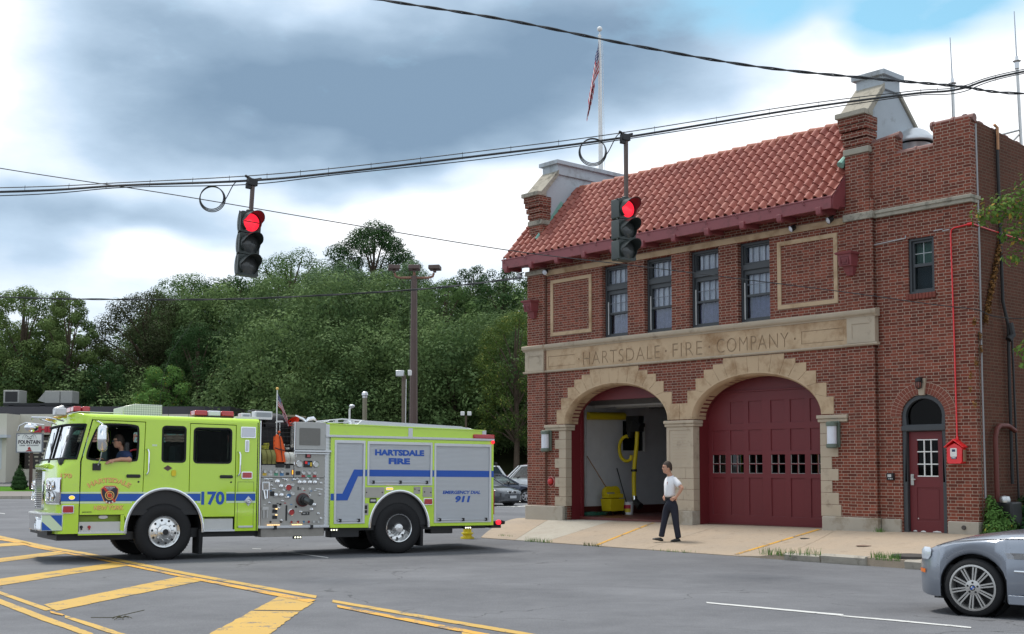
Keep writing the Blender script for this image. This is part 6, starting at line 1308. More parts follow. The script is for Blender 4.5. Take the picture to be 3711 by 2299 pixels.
    mb = MB(); mb.prism([rect(1.435, 1.765, .60, 1.50), rect(1.441, 1.759, .606, 1.494)], SD(0), -.001, .002); mb.prism([rect(-1.553, -1.547, .55, 1.86)], SD(0), 0, .002); P('panel_seam', mb, M_black)
    mb = MB(); mb.prism([rect(1.46, 1.75, .60, .635)], SD(0), 0, .02); P('hinge', mb, M_alu)
    mb = MB(); mb.prism([[(1.655, 1.02), (1.74, 1.12), (1.655, 1.22), (1.57, 1.12)]], SD(0), .004, .012); mb.lathe((1.655, -.012, 1.12), 'y', [(.055, 0), (.06, -.02), (.045, -.03), (.03, -.015), (.001, -.02)], 18); P('shore_power_inlet', mb, M_alu)
    for x, z0, z1 in ((-.335, 1.63, 2.11), (1.445, 1.62, 2.09)): mb = MB(); mb.tube([(x - .02, 0, z1), (x + .0, -.06, z1 - .01), (x + .015, -.07, z1 - .06), (x + .015, -.07, z0 + .06), (x - .01, -.06, z0 + .01), (x - .02, 0, z0)], .017, 8); P('grab_handle', mb, M_chrome)
    mb = MB(); mb.prism([[(-.03, 1.755), (.055, 1.70), (.14, 1.755), (.055, 1.81)]], SD(0), .0005, .005); P('diamond_badge', mb, pm('badge_brown', (.10, .05, .04), .4)); mb = MB(); mb.prism([rr(.125, .21, 1.60, 1.72, .03)], SD(0), 0, .03); P('yellow_fob', mb, M_yb, bev=.006)
    mb = MB(); mb.prism([rect(-.25, -.16, 2.17, 2.205)], SD(0), .0005, .004); P('inspection_sticker', mb, M_silverv)
    mb = MB(); mb.prism([circ(-1.10, .83, .085, 18, .035)], SD(0, .1), 0, .012); P('step_lamp', mb, M_steel); mb = MB(); mb.lathe((-1.50, .02, .65), 'y', [(.03, 0), (.025, -.02), (.001, -.02)], 10); mb.tube([(-1.50, .0, .65), (-1.5, -.0, .6)], .015, 6); P('battery_plug', mb, M_black); mb = MB(); mb.lathe((-1.36, .02, .65), 'y', [(.03, 0), (.025, -.02), (.001, -.02)], 10); mb.tube([(-1.36, .0, .65), (-1.36, 0, .6)], .015, 6); P('air_plug', mb, dred)
    # mirror on the near side, convex mirror on front arms
    mb = MB(); mb.tube([(-1.30, 0, 2.62), (-1.26, -.10, 2.60), (-1.21, -.16, 2.56), (-1.21, -.17, 2.50)], .014, 8); mb.tube([(-1.21, -.17, 2.06), (-1.23, -.13, 1.9), (-1.25, -.05, 1.80)], .012, 8); P('mirror_arm', mb, M_chrome)
    mb = MB(); rows = []
    for z, w_ in ((2.04, .02), (2.06, .07), (2.10, .095), (2.3, .10), (2.48, .095), (2.53, .07), (2.545, .02)): rows.append([(-1.205 + w_ * math.cos(t), -.17 + w_ * .75 * math.sin(t), z) for t in [2 * math.pi * k / 20 for k in range(21)]])
    mb.grid(rows); P('side_mirror', mb, M_chrome, normals=False, ang=80); mb = MB(); mb.prism([rect(-1.34, -1.19, 1.70, 1.83)], SD(0), 0, .03); P('mirror_bracket', mb, M_black, bev=.005)
    mb = MB(); mb.tube([(-1.80, .35, 2.62), (-2.08, .45, 2.68), (-2.32, .7, 2.69), (-2.32, .72, 2.64)], .016, 8); mb.tube([(-1.90, .55, 2.56), (-2.2, .6, 2.66)], .014, 8); P('mirror_arm', mb, M_chrome)
    mb = MB(); mb.tube([(-1.87, 2.1, 2.62), (-2.2, 2.2, 2.66), (-2.3, 2.3, 2.6), (-2.32, 2.32, 2.5)], .014, 8); P('mirror_arm', mb, M_chrome)
    mb = MB(); mb.sphere((-2.32, .72, 2.50), .115, 18, 10, (1.1, .7, .72)); P('convex_mirror', mb, M_chrome, ang=90)
    mb = MB(); mb.tube([(-2.06, .35, 1.86), (-2.0, .45, 2.0), (-1.98, .6, 2.2)], .01, 6); mb.tube([(-2.06, .3, 1.84), (-2.03, .35, 1.93)], .02, 6); mb.tube([(-2.0, .5, 1.95), (-1.95, .45, 2.4)], .008, 5); P('wiper', mb, M_black)
    # roof lamps and equipment
    for x0, x1, y0, y1, segs in ((-1.66, -1.34, .30, 1.15, 2), (.62, 1.42, .25, .62, 3)):
        mb = MB(); mb.box(x0, x1, y0, y1, 2.765, 2.80); b_ = P('light_bar', mb, M_black, bev=.01)
        n_ = 2 if segs == 2 else 3
        for k in range(n_):
            a_ = x0 + (x1 - x0) * k / n_ + .008; e_ = x0 + (x1 - x0) * (k + 1) / n_ - .008; mb = MB(); mb.box(a_, e_, y0 + .01, y0 + .30, 2.80, 2.905); part('lens', mb, M_redlens if not (segs == 3 and k == 1) else M_frost, b_, bev=.02)
        mb = MB(); mb.box(x0 + .01, x1 - .01, y0 + .32, y1, 2.80, 2.905); part('lens', mb, M_redlens if segs == 2 else M_redlens, b_, bev=.02)
    for y in (.35, .75, 1.25, 1.75, 2.15): mb = MB(); mb.sphere((-1.80, y, 2.72), .045, 10, 6, (1.2, .7, .7)); P('marker_light', mb, M_amber if False else pm('marker_amber', (.6, .35, .08), .2))
    mb = MB(); mb.box(-1.98, -1.78, .25, .55, 2.72, 2.86); mb.tube([(-1.98, .4, 2.82), (-1.80, .4, 2.88)], .05, 8); P('roof_spotlight', mb, pm('spot_white', (.55, .55, .55), .3, .4), bev=.02)
    mb = MB(); mb.tube([(-1.75, .28, 2.75), (-1.55, .28, 2.80), (-.8, .28, 2.80), (-.78, .28, 2.75)], .010, 6); P('roof_rail', mb, M_alu)
    m, N, bs, out = newmat('tread_plate'); tc = N.n('ShaderNodeTexCoord').outputs['Object']; ck = N.n('ShaderNodeTexChecker'); ck.inputs['Scale'].default_value = 32; rt = N.n('ShaderNodeMapping'); rt.inputs['Rotation'].default_value = (0, R(45), 0); N.l(tc, rt.inputs[0]); N.l(rt.outputs[0], ck.inputs[0]); ck.inputs[1].default_value = (.62, .66, .58, 1); ck.inputs[2].default_value = (.40, .43, .38, 1); N.l(ck.outputs[0], bs.inputs['Base Color']); bs.inputs['Metallic'].default_value = .5; bs.inputs['Roughness'].default_value = .4
    mb = MB(); mb.prism([[(-.70, 2.78), (.05, 2.78), (.05, 2.995), (-.47, 3.0), (-.70, 2.94)]], lambda u, v, d: (u, .5 + d, v), 0, .85); P('roof_ac_unit', mb, m, bev=.01)
    for x0, x1, z0, z1 in ((1.52, 1.72, 2.775, 2.87), (1.80, 2.17, 2.77, 2.92)):
        mb = MB(); mb.box(x0, x1, .12, .35, z0, z1); b_ = P('roof_scene_lamp', mb, pm('lamp_white', (.6, .62, .62), .35, .3), bev=.015); mb = MB(); mb.prism([rr(x0 + .03, x1 - .03, z0 + .03, z1 - .03, .02)], SD(0, .12), 0, .008); part('lens', mb, pm('lens_grey', (.30, .32, .33), .1), b_)
    mb = MB(); mb.box(1.86, 2.12, .5, .8, 2.9, 2.97); P('roof_siren_box', mb, M_black, bev=.02)
    mb = MB(); mb.box(1.40, 2.15, .1, .5, 2.755, 2.80); P('lamp_shelf', mb, M_white)
    mb = MB(); mb.tube([(.10, .9, 2.8), (.12, .9, 3.5), (.30, .9, 4.1), (.72, .95, 4.75)], .003, 4); P('whip_antenna', mb, M_black)
    mb = MB(); mb.tube([(.12, .3, 2.78), (.12, .3, 3.0)], .006, 5); mb.tube([(.52, .3, 2.78), (.52, .3, 2.98)], .006, 5); P('stub_antenna', mb, M_black)
    # rear end
    mb = MB(); mb.box(6.75, 7.28, .0, .25, 2.475, 2.57); P('rear_light_bar', mb, M_redlens, bev=.02); mb = MB(); mb.sphere((7.22, -.02, 2.40), .04, 10, 8); P('rear_beacon', mb, M_redglow)
    mb = MB(); mb.tube([(7.25, .05, .63), (7.50, -.05, .63)], .03, 8); mb.box(7.25, 7.5, .1, 2.4, .5, .6); P('rear_step', mb, M_black); mb = MB(); mb.lathe((7.36, -.03, .63), 'y', [(.055, .03), (.055, -.03), (.001, -.035)], 14); P('rear_marker', mb, M_redglow); mb = MB(); mb.tube([(7.42, -.04, .63), (7.5, -.06, .62)], [.05, .035], 10); P('hose_plug', mb, M_rubber)
    mb = MB(); mb.box(7.25, 7.31, .05, .35, .8, 1.35); P('tail_lamp', mb, M_redlens, bev=.02); mb = MB(); mb.sphere((7.30, -.02, 1.92), .04, 8, 6); mb.tube([(7.25, .0, 1.95), (7.3, -.03, 1.92), (7.3, -.02, 1.82)], .015, 6); P('rear_hook', mb, M_black)
    for x in (3.40, 5.98 + .55, 2.62):
        zb = .52 if x != 2.62 else .385
        mb = MB(); mb.box(x - .01, x + .17, -.0, .07, zb - .03, zb + .03); b_ = P('ground_light', mb, M_black, bev=.01)
        mb = MB()
        for k in range(3): mb.sphere((x + .025 + .055 * k, -.005, zb), .016, 8, 6)
        part('led', mb, M_led, b_)
    # small flag on its staff
    at = (2.235, .06, 2.5); pt = T @ Vector((0, 0, 0))
    t = thing('small_flag', 'small American flag on a white staff standing on the fire engine', 'flag', T, at)
    mb = MB(); mb.tube([(2.235, .06, 2.45), (2.235, .06, 3.36)], .012, 8); part('staff', mb, M_white, t); mb = MB(); mb.sphere((2.235, .06, 3.385), .03, 10, 8); part('finial', mb, M_gold, t)
    fo = FLAG((0.0, 0, .80), .25, 0, '', (0, 0, 0), 'cloth', 1, 2.7); fo.parent = t; ORG[fo.name] = at
    return E
engine = fire_engine()
# ------------------------------------------------------------------ people
def skinned(chains, voxel=None, sub=1):
    """chains: lists of (x, y, z, r) sharing joints by position -> one evaluated mesh as (verts, faces)"""
    bm = bmesh.new(); idx = {}; rad = []
    lay = None; order = []
    def vert(p):
        k = (round(p[0], 4), round(p[1], 4), round(p[2], 4))
        if k not in idx: idx[k] = bm.verts.new(p[:3]); order.append(p[3:])
        return idx[k]
    for c in chains:
        for a, b in zip(c[:-1], c[1:]):
            va, vb = vert(a), vert(b)
            if va is not vb and not bm.edges.get((va, vb)): bm.edges.new((va, vb))
    me = bpy.data.meshes.new('s'); bm.to_mesh(me); bm.free(); ob = bpy.data.objects.new('s', me); COL.objects.link(ob)
    md = ob.modifiers.new('Skin', 'SKIN'); md.use_smooth_shade = True
    for i, r in enumerate(order): r = r if len(r) > 1 else (r[0], r[0]); me.skin_vertices[0].data[i].radius = r
    me.skin_vertices[0].data[0].use_root = True
    s = ob.modifiers.new('Sub', 'SUBSURF'); s.levels = sub; s.render_levels = sub
    if voxel: v = ob.modifiers.new('R', 'REMESH'); v.mode = 'VOXEL'; v.voxel_size = voxel
    bpy.context.view_layer.update(); ev = ob.evaluated_get(bpy.context.evaluated_depsgraph_get()); m2 = ev.to_mesh()
    out = ([tuple(v.co) for v in m2.vertices], [tuple(p.vertices) for p in m2.polygons]); ev.to_mesh_clear(); bpy.data.objects.remove(ob); bpy.data.meshes.remove(me)
    return out
def limbs(mb, chains):
    for c in chains:
        for a, b in zip(c[:-1], c[1:]): mb.tube([a[:3], b[:3]], a[3] * .98, 12, b[3] * .98)
        for a in c: mb.sphere(a[:3], a[3], 14, 10, (1, (a[4] / a[3]) if len(a) > 4 else 1, 1))
def remesh(mb, vox, smooth=4):
    me = bpy.data.meshes.new('r'); me.from_pydata(mb.v, [], mb.f); bm = bmesh.new(); bm.from_mesh(me); bmesh.ops.recalc_face_normals(bm, faces=bm.faces); bm.to_mesh(me); bm.free()
    ob = bpy.data.objects.new('r', me); COL.objects.link(ob); v = ob.modifiers.new('R', 'REMESH'); v.mode = 'VOXEL'; v.voxel_size = vox
    sm = ob.modifiers.new('S', 'SMOOTH'); sm.factor = .5; sm.iterations = smooth
    bpy.context.view_layer.update(); ev = ob.evaluated_get(bpy.context.evaluated_depsgraph_get()); m2 = ev.to_mesh(); o = MB(); o.add([tuple(v.co) for v in m2.vertices], [tuple(p.vertices) for p in m2.polygons]); ev.to_mesh_clear(); bpy.data.objects.remove(ob); bpy.data.meshes.remove(me)
    return o
M_skin = pm('skin', (0.50, 0.26, 0.17), .55, var=.12, scale=14)
M_hair = pm('hair_dark', (0.035, 0.022, 0.015), .7, var=.4, scale=60, bump=.6, bscale=120)
def head(c, yaw, tilt=0.0, sc=1.0):
    """head facing -x before yaw; returns (head mesh, hair mesh) in place"""
    H = MB(); prof = []
    nz_, na = 22, 28
    for i in range(nz_ + 1):
        t = i / nz_; z = -0.125 + 0.25 * t; row = []
        for k in range(na):
            a = 2 * math.pi * k / na; w = math.sqrt(max(0, 1 - ((z - .015) / .14) ** 2)) if z > -.01 else 1 - .42 * ((-.01 - z) / .115) ** 1.6
            if i in (0,): w *= .5
            if i == nz_: w *= .3
            fx = -.098 if math.cos(a) < 0 else .095; x = math.cos(a) * abs(fx) * w; y = math.sin(a) * .076 * w
            if math.cos(a) > 0 and z < -.02: x *= .55 + .45 * max(0, 1 + (z + .02) / .08)
            if math.cos(a) < -.6: x -= .010 * math.exp(-((z + .095) / .022) ** 2) + .006 * math.exp(-((z + .062) / .010) ** 2) + .008 * math.exp(-((z - .030) / .012) ** 2) - .008 * math.exp(-((z - .006) / .012) ** 2) * (1 if abs(math.sin(a)) > .25 else .3)
            row.append((x, y, z))
        prof.append(row)
    vs = [p for r in prof for p in r]; fs = [(i * na + k, i * na + (k + 1) % na, (i + 1) * na + (k + 1) % na, (i + 1) * na + k) for i in range(nz_) for k in range(na)] + [tuple(range(na)), tuple(nz_ * na + k for k in range(na))]
    H.add(vs, fs)
    H.add([(-.094, 0, .02), (-.096, -.014, -.032), (-.096, .014, -.032), (-.124, 0, -.030), (-.10, 0, -.040)], [(0, 1, 3), (0, 3, 2), (1, 4, 3), (2, 3, 4), (0, 2, 1), (1, 2, 4)])
    for s in (-1, 1): H.sphere((.005, s * .078, -.012), .03, 10, 8, (.65, .35, 1.05))
    hair = MB(); rows = []
    for i in range(12):
        th = math.pi * .5 * i / 11 ; row = []
        for k in range(25):
            a = 2 * math.pi * k / 24; front = math.cos(a) < -.35; zlo = .062 if front else (-.055 if math.cos(a) > .35 else -.0)
            z = zlo + (.142 - zlo) * math.sin(th); w = math.sqrt(max(0.0, 1 - (max(0, z - .01) / .142) ** 2)); row.append((math.cos(a) * (.104 if math.cos(a) < 0 else .106) * w + .002, math.sin(a) * .086 * w, z))
        rows.append(row)
    hair.grid(rows)
    M_ = Matrix.Translation(c) @ Matrix.Rotation(yaw, 4, 'Z') @ Matrix.Rotation(tilt, 4, 'Y') @ Matrix.Scale(sc, 4)
    a, b = MB(), MB(); a.join(H, M_); b.join(hair, M_); return a, b, M_
def hand(wr, d, up, curl, s=1.0, mirror=1):
    """palm and five fingers from the wrist point; d = finger direction, up = back of the hand"""
    d = Vector(d).normalized(); up = (Vector(up) - d * Vector(up).dot(d)).normalized(); sd_ = d.cross(up) * mirror; w = Vector(wr); m_ = MB()
    m_.tube([w - d * .03, w, w + d * .04, w + d * .085], [.025, .026, .034, .032], 8)
    for k, (off, L) in enumerate(((-.033, .062), (-.011, .078), (.011, .083), (.032, .074))):
        p = w + d * .08 + sd_ * off; pts = [w + d * .05 + sd_ * off * .8, p]; q = 0; dd = d.copy()
        for seg in range(3): q += curl * .45; dd = (d * math.cos(q) - up * math.sin(q)); p = p + dd * L * (.42, .32, .26)[seg]; pts.append(p)
        m_.tube(pts, [.011, .0105, .010, .009, .0075], 6)
    p0 = w + d * .02 - sd_ * .028; p1 = p0 + (d * .5 - sd_ * .8).normalized() * .035; p2 = p1 + (d * .9 - sd_ * .35 - up * .2).normalized() * .03; m_.tube([w + d * .01, p0, p1, p2], [.016, .014, .012, .009], 6)
    return m_
def pedestrian():
    x0, y0 = 3.56, 27.08; X, Y, _ = Bi @ Vector((x0, y0, 0)); z0 = apron_z(X, Y) + .004
    F = Matrix.Translation((x0, y0, z0)); t = thing('person', 'man in white T-shirt and navy trousers standing before the bays, hand on hip', 'person', F)
    nb = MB()
    hd, hair, HM = head((-.07, -.02, 1.645), R(8), R(4), 1.06)
    nb.join(hd)
    limbs(nb, [[(.02, 0, 1.20, .10, .09), (.02, 0, 1.34, .085, .075), (.0, -.005, 1.46, .055), (-.035, -.01, 1.53, .058), (-.055, -.015, 1.60, .055)], [(.02, 0, 1.34, .085, .075), (.10, -.115, 1.375, .044), (.155, -.185, 1.29, .045), (.22, -.24, 1.20, .044), (.17, -.235, 1.10, .036), (.105, -.22, 1.005, .027)],
        [(.02, 0, 1.34, .085, .075), (-.05, .14, 1.375, .044), (-.06, .22, 1.25, .045), (-.06, .24, 1.12, .04), (-.10, .16, 1.03, .03), (-.13, .10, .99, .026)]])
    nb.join(hand((.105, -.22, 1.005), (-.75, -.10, -.45), (.2, -1, .1), .45, 1)); nb.join(hand((-.13, .10, .99), (-.2, -.9, -.3), (-1, -.3, 0), .5))
    part('body', remesh(nb, .0055, 3), M_skin, t, ang=180)
    part('hair', hair, M_hair, t, ang=180)
    e = MB(); e.box(-.104, -.086, -.062, -.02, .006, .014); em_ = MB(); em_.join(e, HM)
    m2 = MB()
    for s in (-1, 1): m2.sphere((-.088, s * .03, .006), .011, 8, 6)
    m3 = MB(); m3.join(m2, HM); part('eyes', m3, pm('eye', (.05, .03, .02), .3), t)
    v, f = skinned([[(.0, 0, .985, .145, .13), (-.015, 0, 1.05, .168, .14), (-.02, 0, 1.18, .170, .135), (.01, 0, 1.34, .150, .12), (.015, 0, 1.43, .105, .09), (.0, -.003, 1.475, .068, .068)], [(.01, 0, 1.34, .160, .125), (.10, -.115, 1.375, .088), (.15, -.18, 1.29, .078), (.185, -.21, 1.225, .076)], [(.01, 0, 1.34, .160, .125), (-.05, .14, 1.375, .088), (-.06, .20, 1.27, .076)]], sub=2)
    sh = MB(); sh.add(v, f)
    shirt = part('t_shirt', sh, pm('tshirt_white', (.78, .78, .80), .8, var=.05, scale=5, bump=.5, bscale=9), t, ang=180)
    mb = MB(); mb.prism([[(-.03, .03), (.0, .05), (.03, .03), (.032, -.02), (0, -.055), (-.032, -.02)]], lambda u, v, d: (-.07 + u * .75 - .0, -.135 + abs(u) * .2 - d, 1.29 + v), -.01, .004); part('shirt_crest', mb, pm('shirt_crest', (.35, .08, .03), .6), t)
    nav = pm('trousers_navy', (.012, .014, .026), .85, var=.3, scale=6, bump=.6, bscale=11)
    v, f = skinned([[(.01, 0, .985, .138, .118), (.015, 0, .90, .142, .122), (.015, 0, .83, .12, .11)], [(.015, 0, .83, .12, .11), (.075, -.07, .74, .10), (.09, -.075, .60, .09), (.10, -.08, .47, .078), (.125, -.075, .30, .072), (.155, -.07, .12, .070), (.16, -.07, .07, .072)], [(.015, 0, .83, .12, .11), (-.07, .06, .74, .10), (-.10, .06, .60, .088), (-.13, .06, .47, .076), (-.165, .06, .30, .070), (-.20, .06, .13, .068), (-.205, .06, .09, .070)]], sub=2)
    sh = MB(); sh.add(v, f); part('trousers', sh, nav, t, ang=180)
    mb = MB(); mb.grid([[(.008 + (.142) * math.cos(a), .123 * math.sin(a), z) for a in [2 * math.pi * k / 28 for k in range(29)]] for z in (.955, .985)]); part('belt', mb, M_black, t, normals=False)
    for ax_, ay, tx, az, tz, nm in ((.155, -.07, .0, .06, -.0, 1), (-.215, .06, -.39, .055, .035, 2)):
        mb = MB(); L = ax_ - tx; rows = []
        for k, (q, w_, h_) in enumerate(((-.055, .02, .03), (-.045, .036, .05), (0, .04, .085), (L * .4, .043, .07), (L * .75, .05, .05), (L * .95, .043, .04), (L * 1.0 + .015, .015, .02))):
            zz = tz * (q / L) if q > 0 else 0; rows.append([(ax_ - q, ay + w_ * math.sin(a) * 1.0, zz + (h_ * (1 + math.cos(a)) / 2 if True else 0)) for a in [2 * math.pi * j / 12 for j in range(13)]])
        mb.grid(rows); part('shoe', mb, pm('shoe_black', (.015, .015, .015), .4), t, ang=70)
pedestrian()
def driver():
    F = T @ Matrix.Translation((-.78, .34, 1.05)); t = thing('person', 'driver in navy T-shirt and sunglasses at the fire engine window, arm on the sill', 'person', F)
    # seated; x to the rear of the vehicle, head looks forward (-x)
    nb = MB(); hd, hair, HM = head((-.02, 0, 1.205), R(-6), 0); nb.join(hd)
    limbs(nb, [[(.10, 0, .35, .11, .10), (.10, 0, .70, .12, .10), (.09, 0, .92, .085, .07), (.05, 0, 1.06, .055), (.01, 0, 1.12, .055), (.0, 0, 1.16, .055)], [(.09, 0, .92, .085, .07), (.10, -.18, .95, .045), (.12, -.30, .84, .05), (.11, -.355, .885 - .03, .045), (-.05, -.375, .86, .04), (-.19, -.385, .835, .03)], [(.09, 0, .92, .085, .07), (.08, .18, .94, .045), (-.02, .22, .78, .047), (-.18, .16, .80, .04), (-.27, .12, .84, .03)]])
    nb.join(hand((-.19, -.385, .835), (-1, -.05, -.28), (0, -.5, 1), .5)); nb.join(hand((-.27, .12, .84), (-.8, 0, .4), (-.4, 0, 1), .8))
    part('body', remesh(nb, .006, 3), M_skin, t, ang=180); part('hair', hair, M_hair, t, ang=180)
    mb = MB(); mb.box(-.108, -.092, -.066, -.008, -.012, .024); mb.box(-.108, -.092, .008, .066, -.012, .024); mb.box(-.105, -.09, -.07, .07, .012, .02)
    for s in (-1, 1): mb.box(-.1, .01, s * .076 - .002, s * .076 + .002, .010, .020)
    g = MB(); g.join(mb, HM); part('sunglasses', g, M_black, t)
    v, f = skinned([[(.10, 0, .30, .16, .14), (.10, 0, .62, .165, .135), (.09, 0, .92, .15, .11), (.075, 0, 1.03, .08, .07)], [(.09, 0, .92, .15, .11), (.10, -.18, .95, .100), (.125, -.28, .86, .085)], [(.09, 0, .92, .15, .11), (.08, .18, .94, .100), (.02, .21, .85, .08)]], sub=2)
    mb = MB(); mb.add(v, f); part('t_shirt', mb, pm('tshirt_navy', (.02, .035, .10), .85, var=.2, scale=6), t, ang=180)
    mb = MB(); mb.tube([(.42, -.16, 1.06), (.22, -.17, 1.05), (.06, -.13, .98), (-.05, -.07, .82), (-.06, .0, .6)], .018, 6); part('seat_belt', mb, pm('belt_red', (.35, .02, .03), .6), t)
driver()

# ------------------------------------------------------------------ cars
M_ctyre = M_rubber
def smooth_tab(tab, x):
    if x <= tab[0][0]: return tab[0][1]
    for (a, va), (b, vb) in zip(tab[:-1], tab[1:]):
        if x <= b: t = (x - a) / (b - a); t = t * t * (3 - 2 * t) if False else t; return va + (vb - va) * t
    return tab[-1][1]
def car_wheel(parent, x, y, r, sg, rimr, spokes=7, double=False, m=M_alu, w=.21):
    t = bpy.data.objects.new('wheel', None); COL.objects.link(t); t.parent = parent; ORG[t.name] = ORG[parent.name]; L = lambda l: [(a, sg * b) for a, b in l]
    mb = MB(); mb.lathe((x, y, r), 'y', L([(rimr, .02), (rimr + .015, -.005), (r - .03, -.002), (r - .008, .02), (r, .05), (r, w - .03), (r - .02, w), (rimr, w)]), 36); part('tyre', mb, M_ctyre, t, ang=50)
    mb = MB(); mb.lathe((x, y, r), 'y', L([(rimr + .008, .02), (rimr + .008, -.006), (rimr - .012, -.008), (rimr - .022, .01), (rimr - .03, .09)]), 40)
    for k in range(spokes):
        for o in ((-.075, .075) if double else (0,)):
            a = 2 * math.pi * k / spokes + .2; aw = a + o * .9; ao = a + o; c, s = math.cos, math.sin; wd = .0085 if double else .028
            q = [(rimr * .28, -1), (rimr * .95, -1), (rimr * .95, 1), (rimr * .28, 1)]
            pts = []
            for rr_, sd_ in q: an = a + (o if rr_ > rimr * .5 else o * 2.2); pts.append((x + rr_ * c(an) - sd_ * wd * s(an), r + rr_ * s(an) + sd_ * wd * c(an)))
            mb.prism([pts], lambda u, v, d: (u, y - sg * d, v), -.045, -.008)
    mb.lathe((x, y, r), 'y', L([(rimr * .36, .04), (rimr * .34, .005), (rimr * .2, -.002), (.001, -.004)]), 24); part('rim', mb, m, t)
    mb = MB(); mb.lathe((x, y, r), 'y', L([(rimr - .02, .10), (.001, .10)]), 24)
    if double:
        for k in range(5): a = 2 * math.pi * k / 5 + .3; mb.lathe((x + .056 * math.cos(a), y - sg * .001, r + .056 * math.sin(a)), 'y', L([(.012, .01), (.012, -.004), (.001, -.004)]), 8)
    part('brake', mb, M_black, t)
    return t
def car(name, label, F, paint, P, group=None, cat='car'):
    """body lofted along x (0 = front) from tables of half-width, shoulder and centre height, with wheel openings; greenhouse, wheels and lamps are parts"""
    t = thing(name, label, cat, F, (0, 0, 0), group); L = P['L']; wx = P['wx']; wr = P['wr']; ar = P.get('ar', wr + .05); hw = P['hw']; sh = P['sh']; ct = P['ct']; bt = P['bt']
    xs = sorted(set([round(L * k / 60, 3) for k in range(61)] + [round(w + ar * math.cos(math.pi * k / 14), 4) for w in wx for k in range(15)] + [.01, .03, .06, L - .03, L - .01]))
    rows = []
    for x in xs:
        h = smooth_tab(hw, x); zs_ = smooth_tab(sh, x); zc = smooth_tab(ct, x); zb = smooth_tab(bt, x); flare = 0
        for w in wx:
            d = abs(x - w)
            if d < ar: zb = max(zb, wr + math.sqrt(ar * ar - d * d))
            flare = max(flare, .018 * math.exp(-((d - ar) / .10) ** 2 if d > ar else -((d - ar) / .25) ** 2))
        zb = min(zb, zs_ - .06); zm = zb + (zs_ - zb) * .45
        half = [(h * .955 + flare, zb), (h * .975 + flare, zb + .02), (h + flare * .8, zm), (h * .995 + flare * .3, zs_ - .10 * (zs_ - zb)), (h * .965, zs_), (h * .93, zs_ + (zc - zs_) * .35), (h * .70, zs_ + (zc - zs_) * .8), (h * .35, zc), (0, zc + .004)]
        rows.append([(x, -y, z) for y, z in half] + [(x, y, z) for y, z in half[-2::-1]])
    mb = MB(); mb.grid(rows); mb.add(rows[0], [tuple(range(len(rows[0])))]); mb.add(rows[-1], [tuple(range(len(rows[0])))]); part('body', mb, paint, t, ang=42)
    W2 = max(v for _, v in hw)
    mb = MB(); mb.box(.25, L - .25, -W2 + .12, W2 - .12, .17, .55)
    for w in wx:
        for s in (-1, 1): mb.lathe((w, s * (W2 - .03), wr), 'y', [(ar - .004, 0), (ar - .004, -s * .25), (.01, -s * .25)], 28)
    part('underbody', mb, M_black, t)
    g = P.get('gh')
    if g:
        zb0 = g['zb']; rf = g['roof']                               # roof outline as (x, z); base as (x, z)
        bw, tw = W2 * .90, W2 * g.get('tw', .68); (xa, za), (xb, zb_), (xc, zc_), (xd, zd) = g['pts']    # cowl, roof front, roof rear, deck
        def rowy(w): return w
        A = [(xa, -bw, za), (xb, -tw, zb_), (xc, -tw, zc_), (xd, -bw, zd)]; Bq = [(p[0], -p[1], p[2]) for p in A]
        mb = MB(); mb.add(A + Bq, [(0, 1, 5, 4), (2, 3, 7, 6), (0, 3, 2, 1), (4, 5, 6, 7)]); part('glasshouse', mb, g.get('m', M_carglass), t, smooth=False, normals=False)
        mb = MB(); n = 8; rows = []
        for i in range(n + 1):
            q = i / n; x = xb + (xc - xb) * q; zz = zb_ + (zc_ - zb_) * q + rf * math.sin(math.pi * q); rows.append([(x, -tw - .012, zz - .03 + 0), (x, -tw, zz), (x, -tw * .6, zz + .025), (x, 0, zz + .035), (x, tw * .6, zz + .025), (x, tw, zz), (x, tw + .012, zz - .03)])
        mb.grid(rows); part('roof', mb, g.get('rm', paint), t, normals=True)
        mb = MB()
        for s in (-1, 1):
            for a, b, r_ in (((xa, s * bw, za), (xb, s * tw, zb_), .035), ((xd, s * bw, zd), (xc, s * tw, zc_), .06), *[((xm, s * bw, (za + zd) / 2), (xm2, s * (tw + .01), (zb_ + zc_) / 2 + rf * .6), .035) for xm, xm2 in g.get('bp', ())]): mb.tube([a, b], r_, 6)
            mb.tube([(xb, s * tw, zb_), ((xb + xc) / 2, s * tw, (zb_ + zc_) / 2 + rf), (xc, s * tw, zc_)], .03, 6)
        part('pillar', mb, paint, t)
        mb = MB()
        for s in (-1, 1): mb.tube([(xa + .15, s * (bw + .015), za + .02), (xd - .1, s * (bw + .015), zd)], .012, 5); mb.tube([(xa + .18, s * (bw + .01), za + .05), (xb + .02, s * (tw + .025), zb_ - .03), ((xb + xc) / 2, s * (tw + .025), (zb_ + zc_) / 2 + rf - .03), (xc, s * (tw + .02), zc_ - .02)], .012, 5)
        part('window_trim', mb, g.get('tm', M_chrome), t)
        mb = MB()
        for s in (-1, 1): mb.box(xb + .35, xb + .5, s * .4 - .22, s * .4 + .22, .5, za + .32); mb.sphere((xb + .42, s * .4, za + .38), .09, 8, 6)
        mb.box(xa + .1, xd - .1, -bw + .05, bw - .05, .5, za - .1); part('seat', mb, M_black, t)
        for s in (-1, 1): mb = MB(); mb.sphere((xa + .52, s * (W2 + .07), za + .08), .10, 12, 8, (.8, 1.0, .62)); mb.tube([(xa + .5, s * (W2 - .08), za + .0), (xa + .52, s * (W2 + .05), za + .05)], .02, 6); part('door_mirror', mb, P.get('mm', M_black), t)
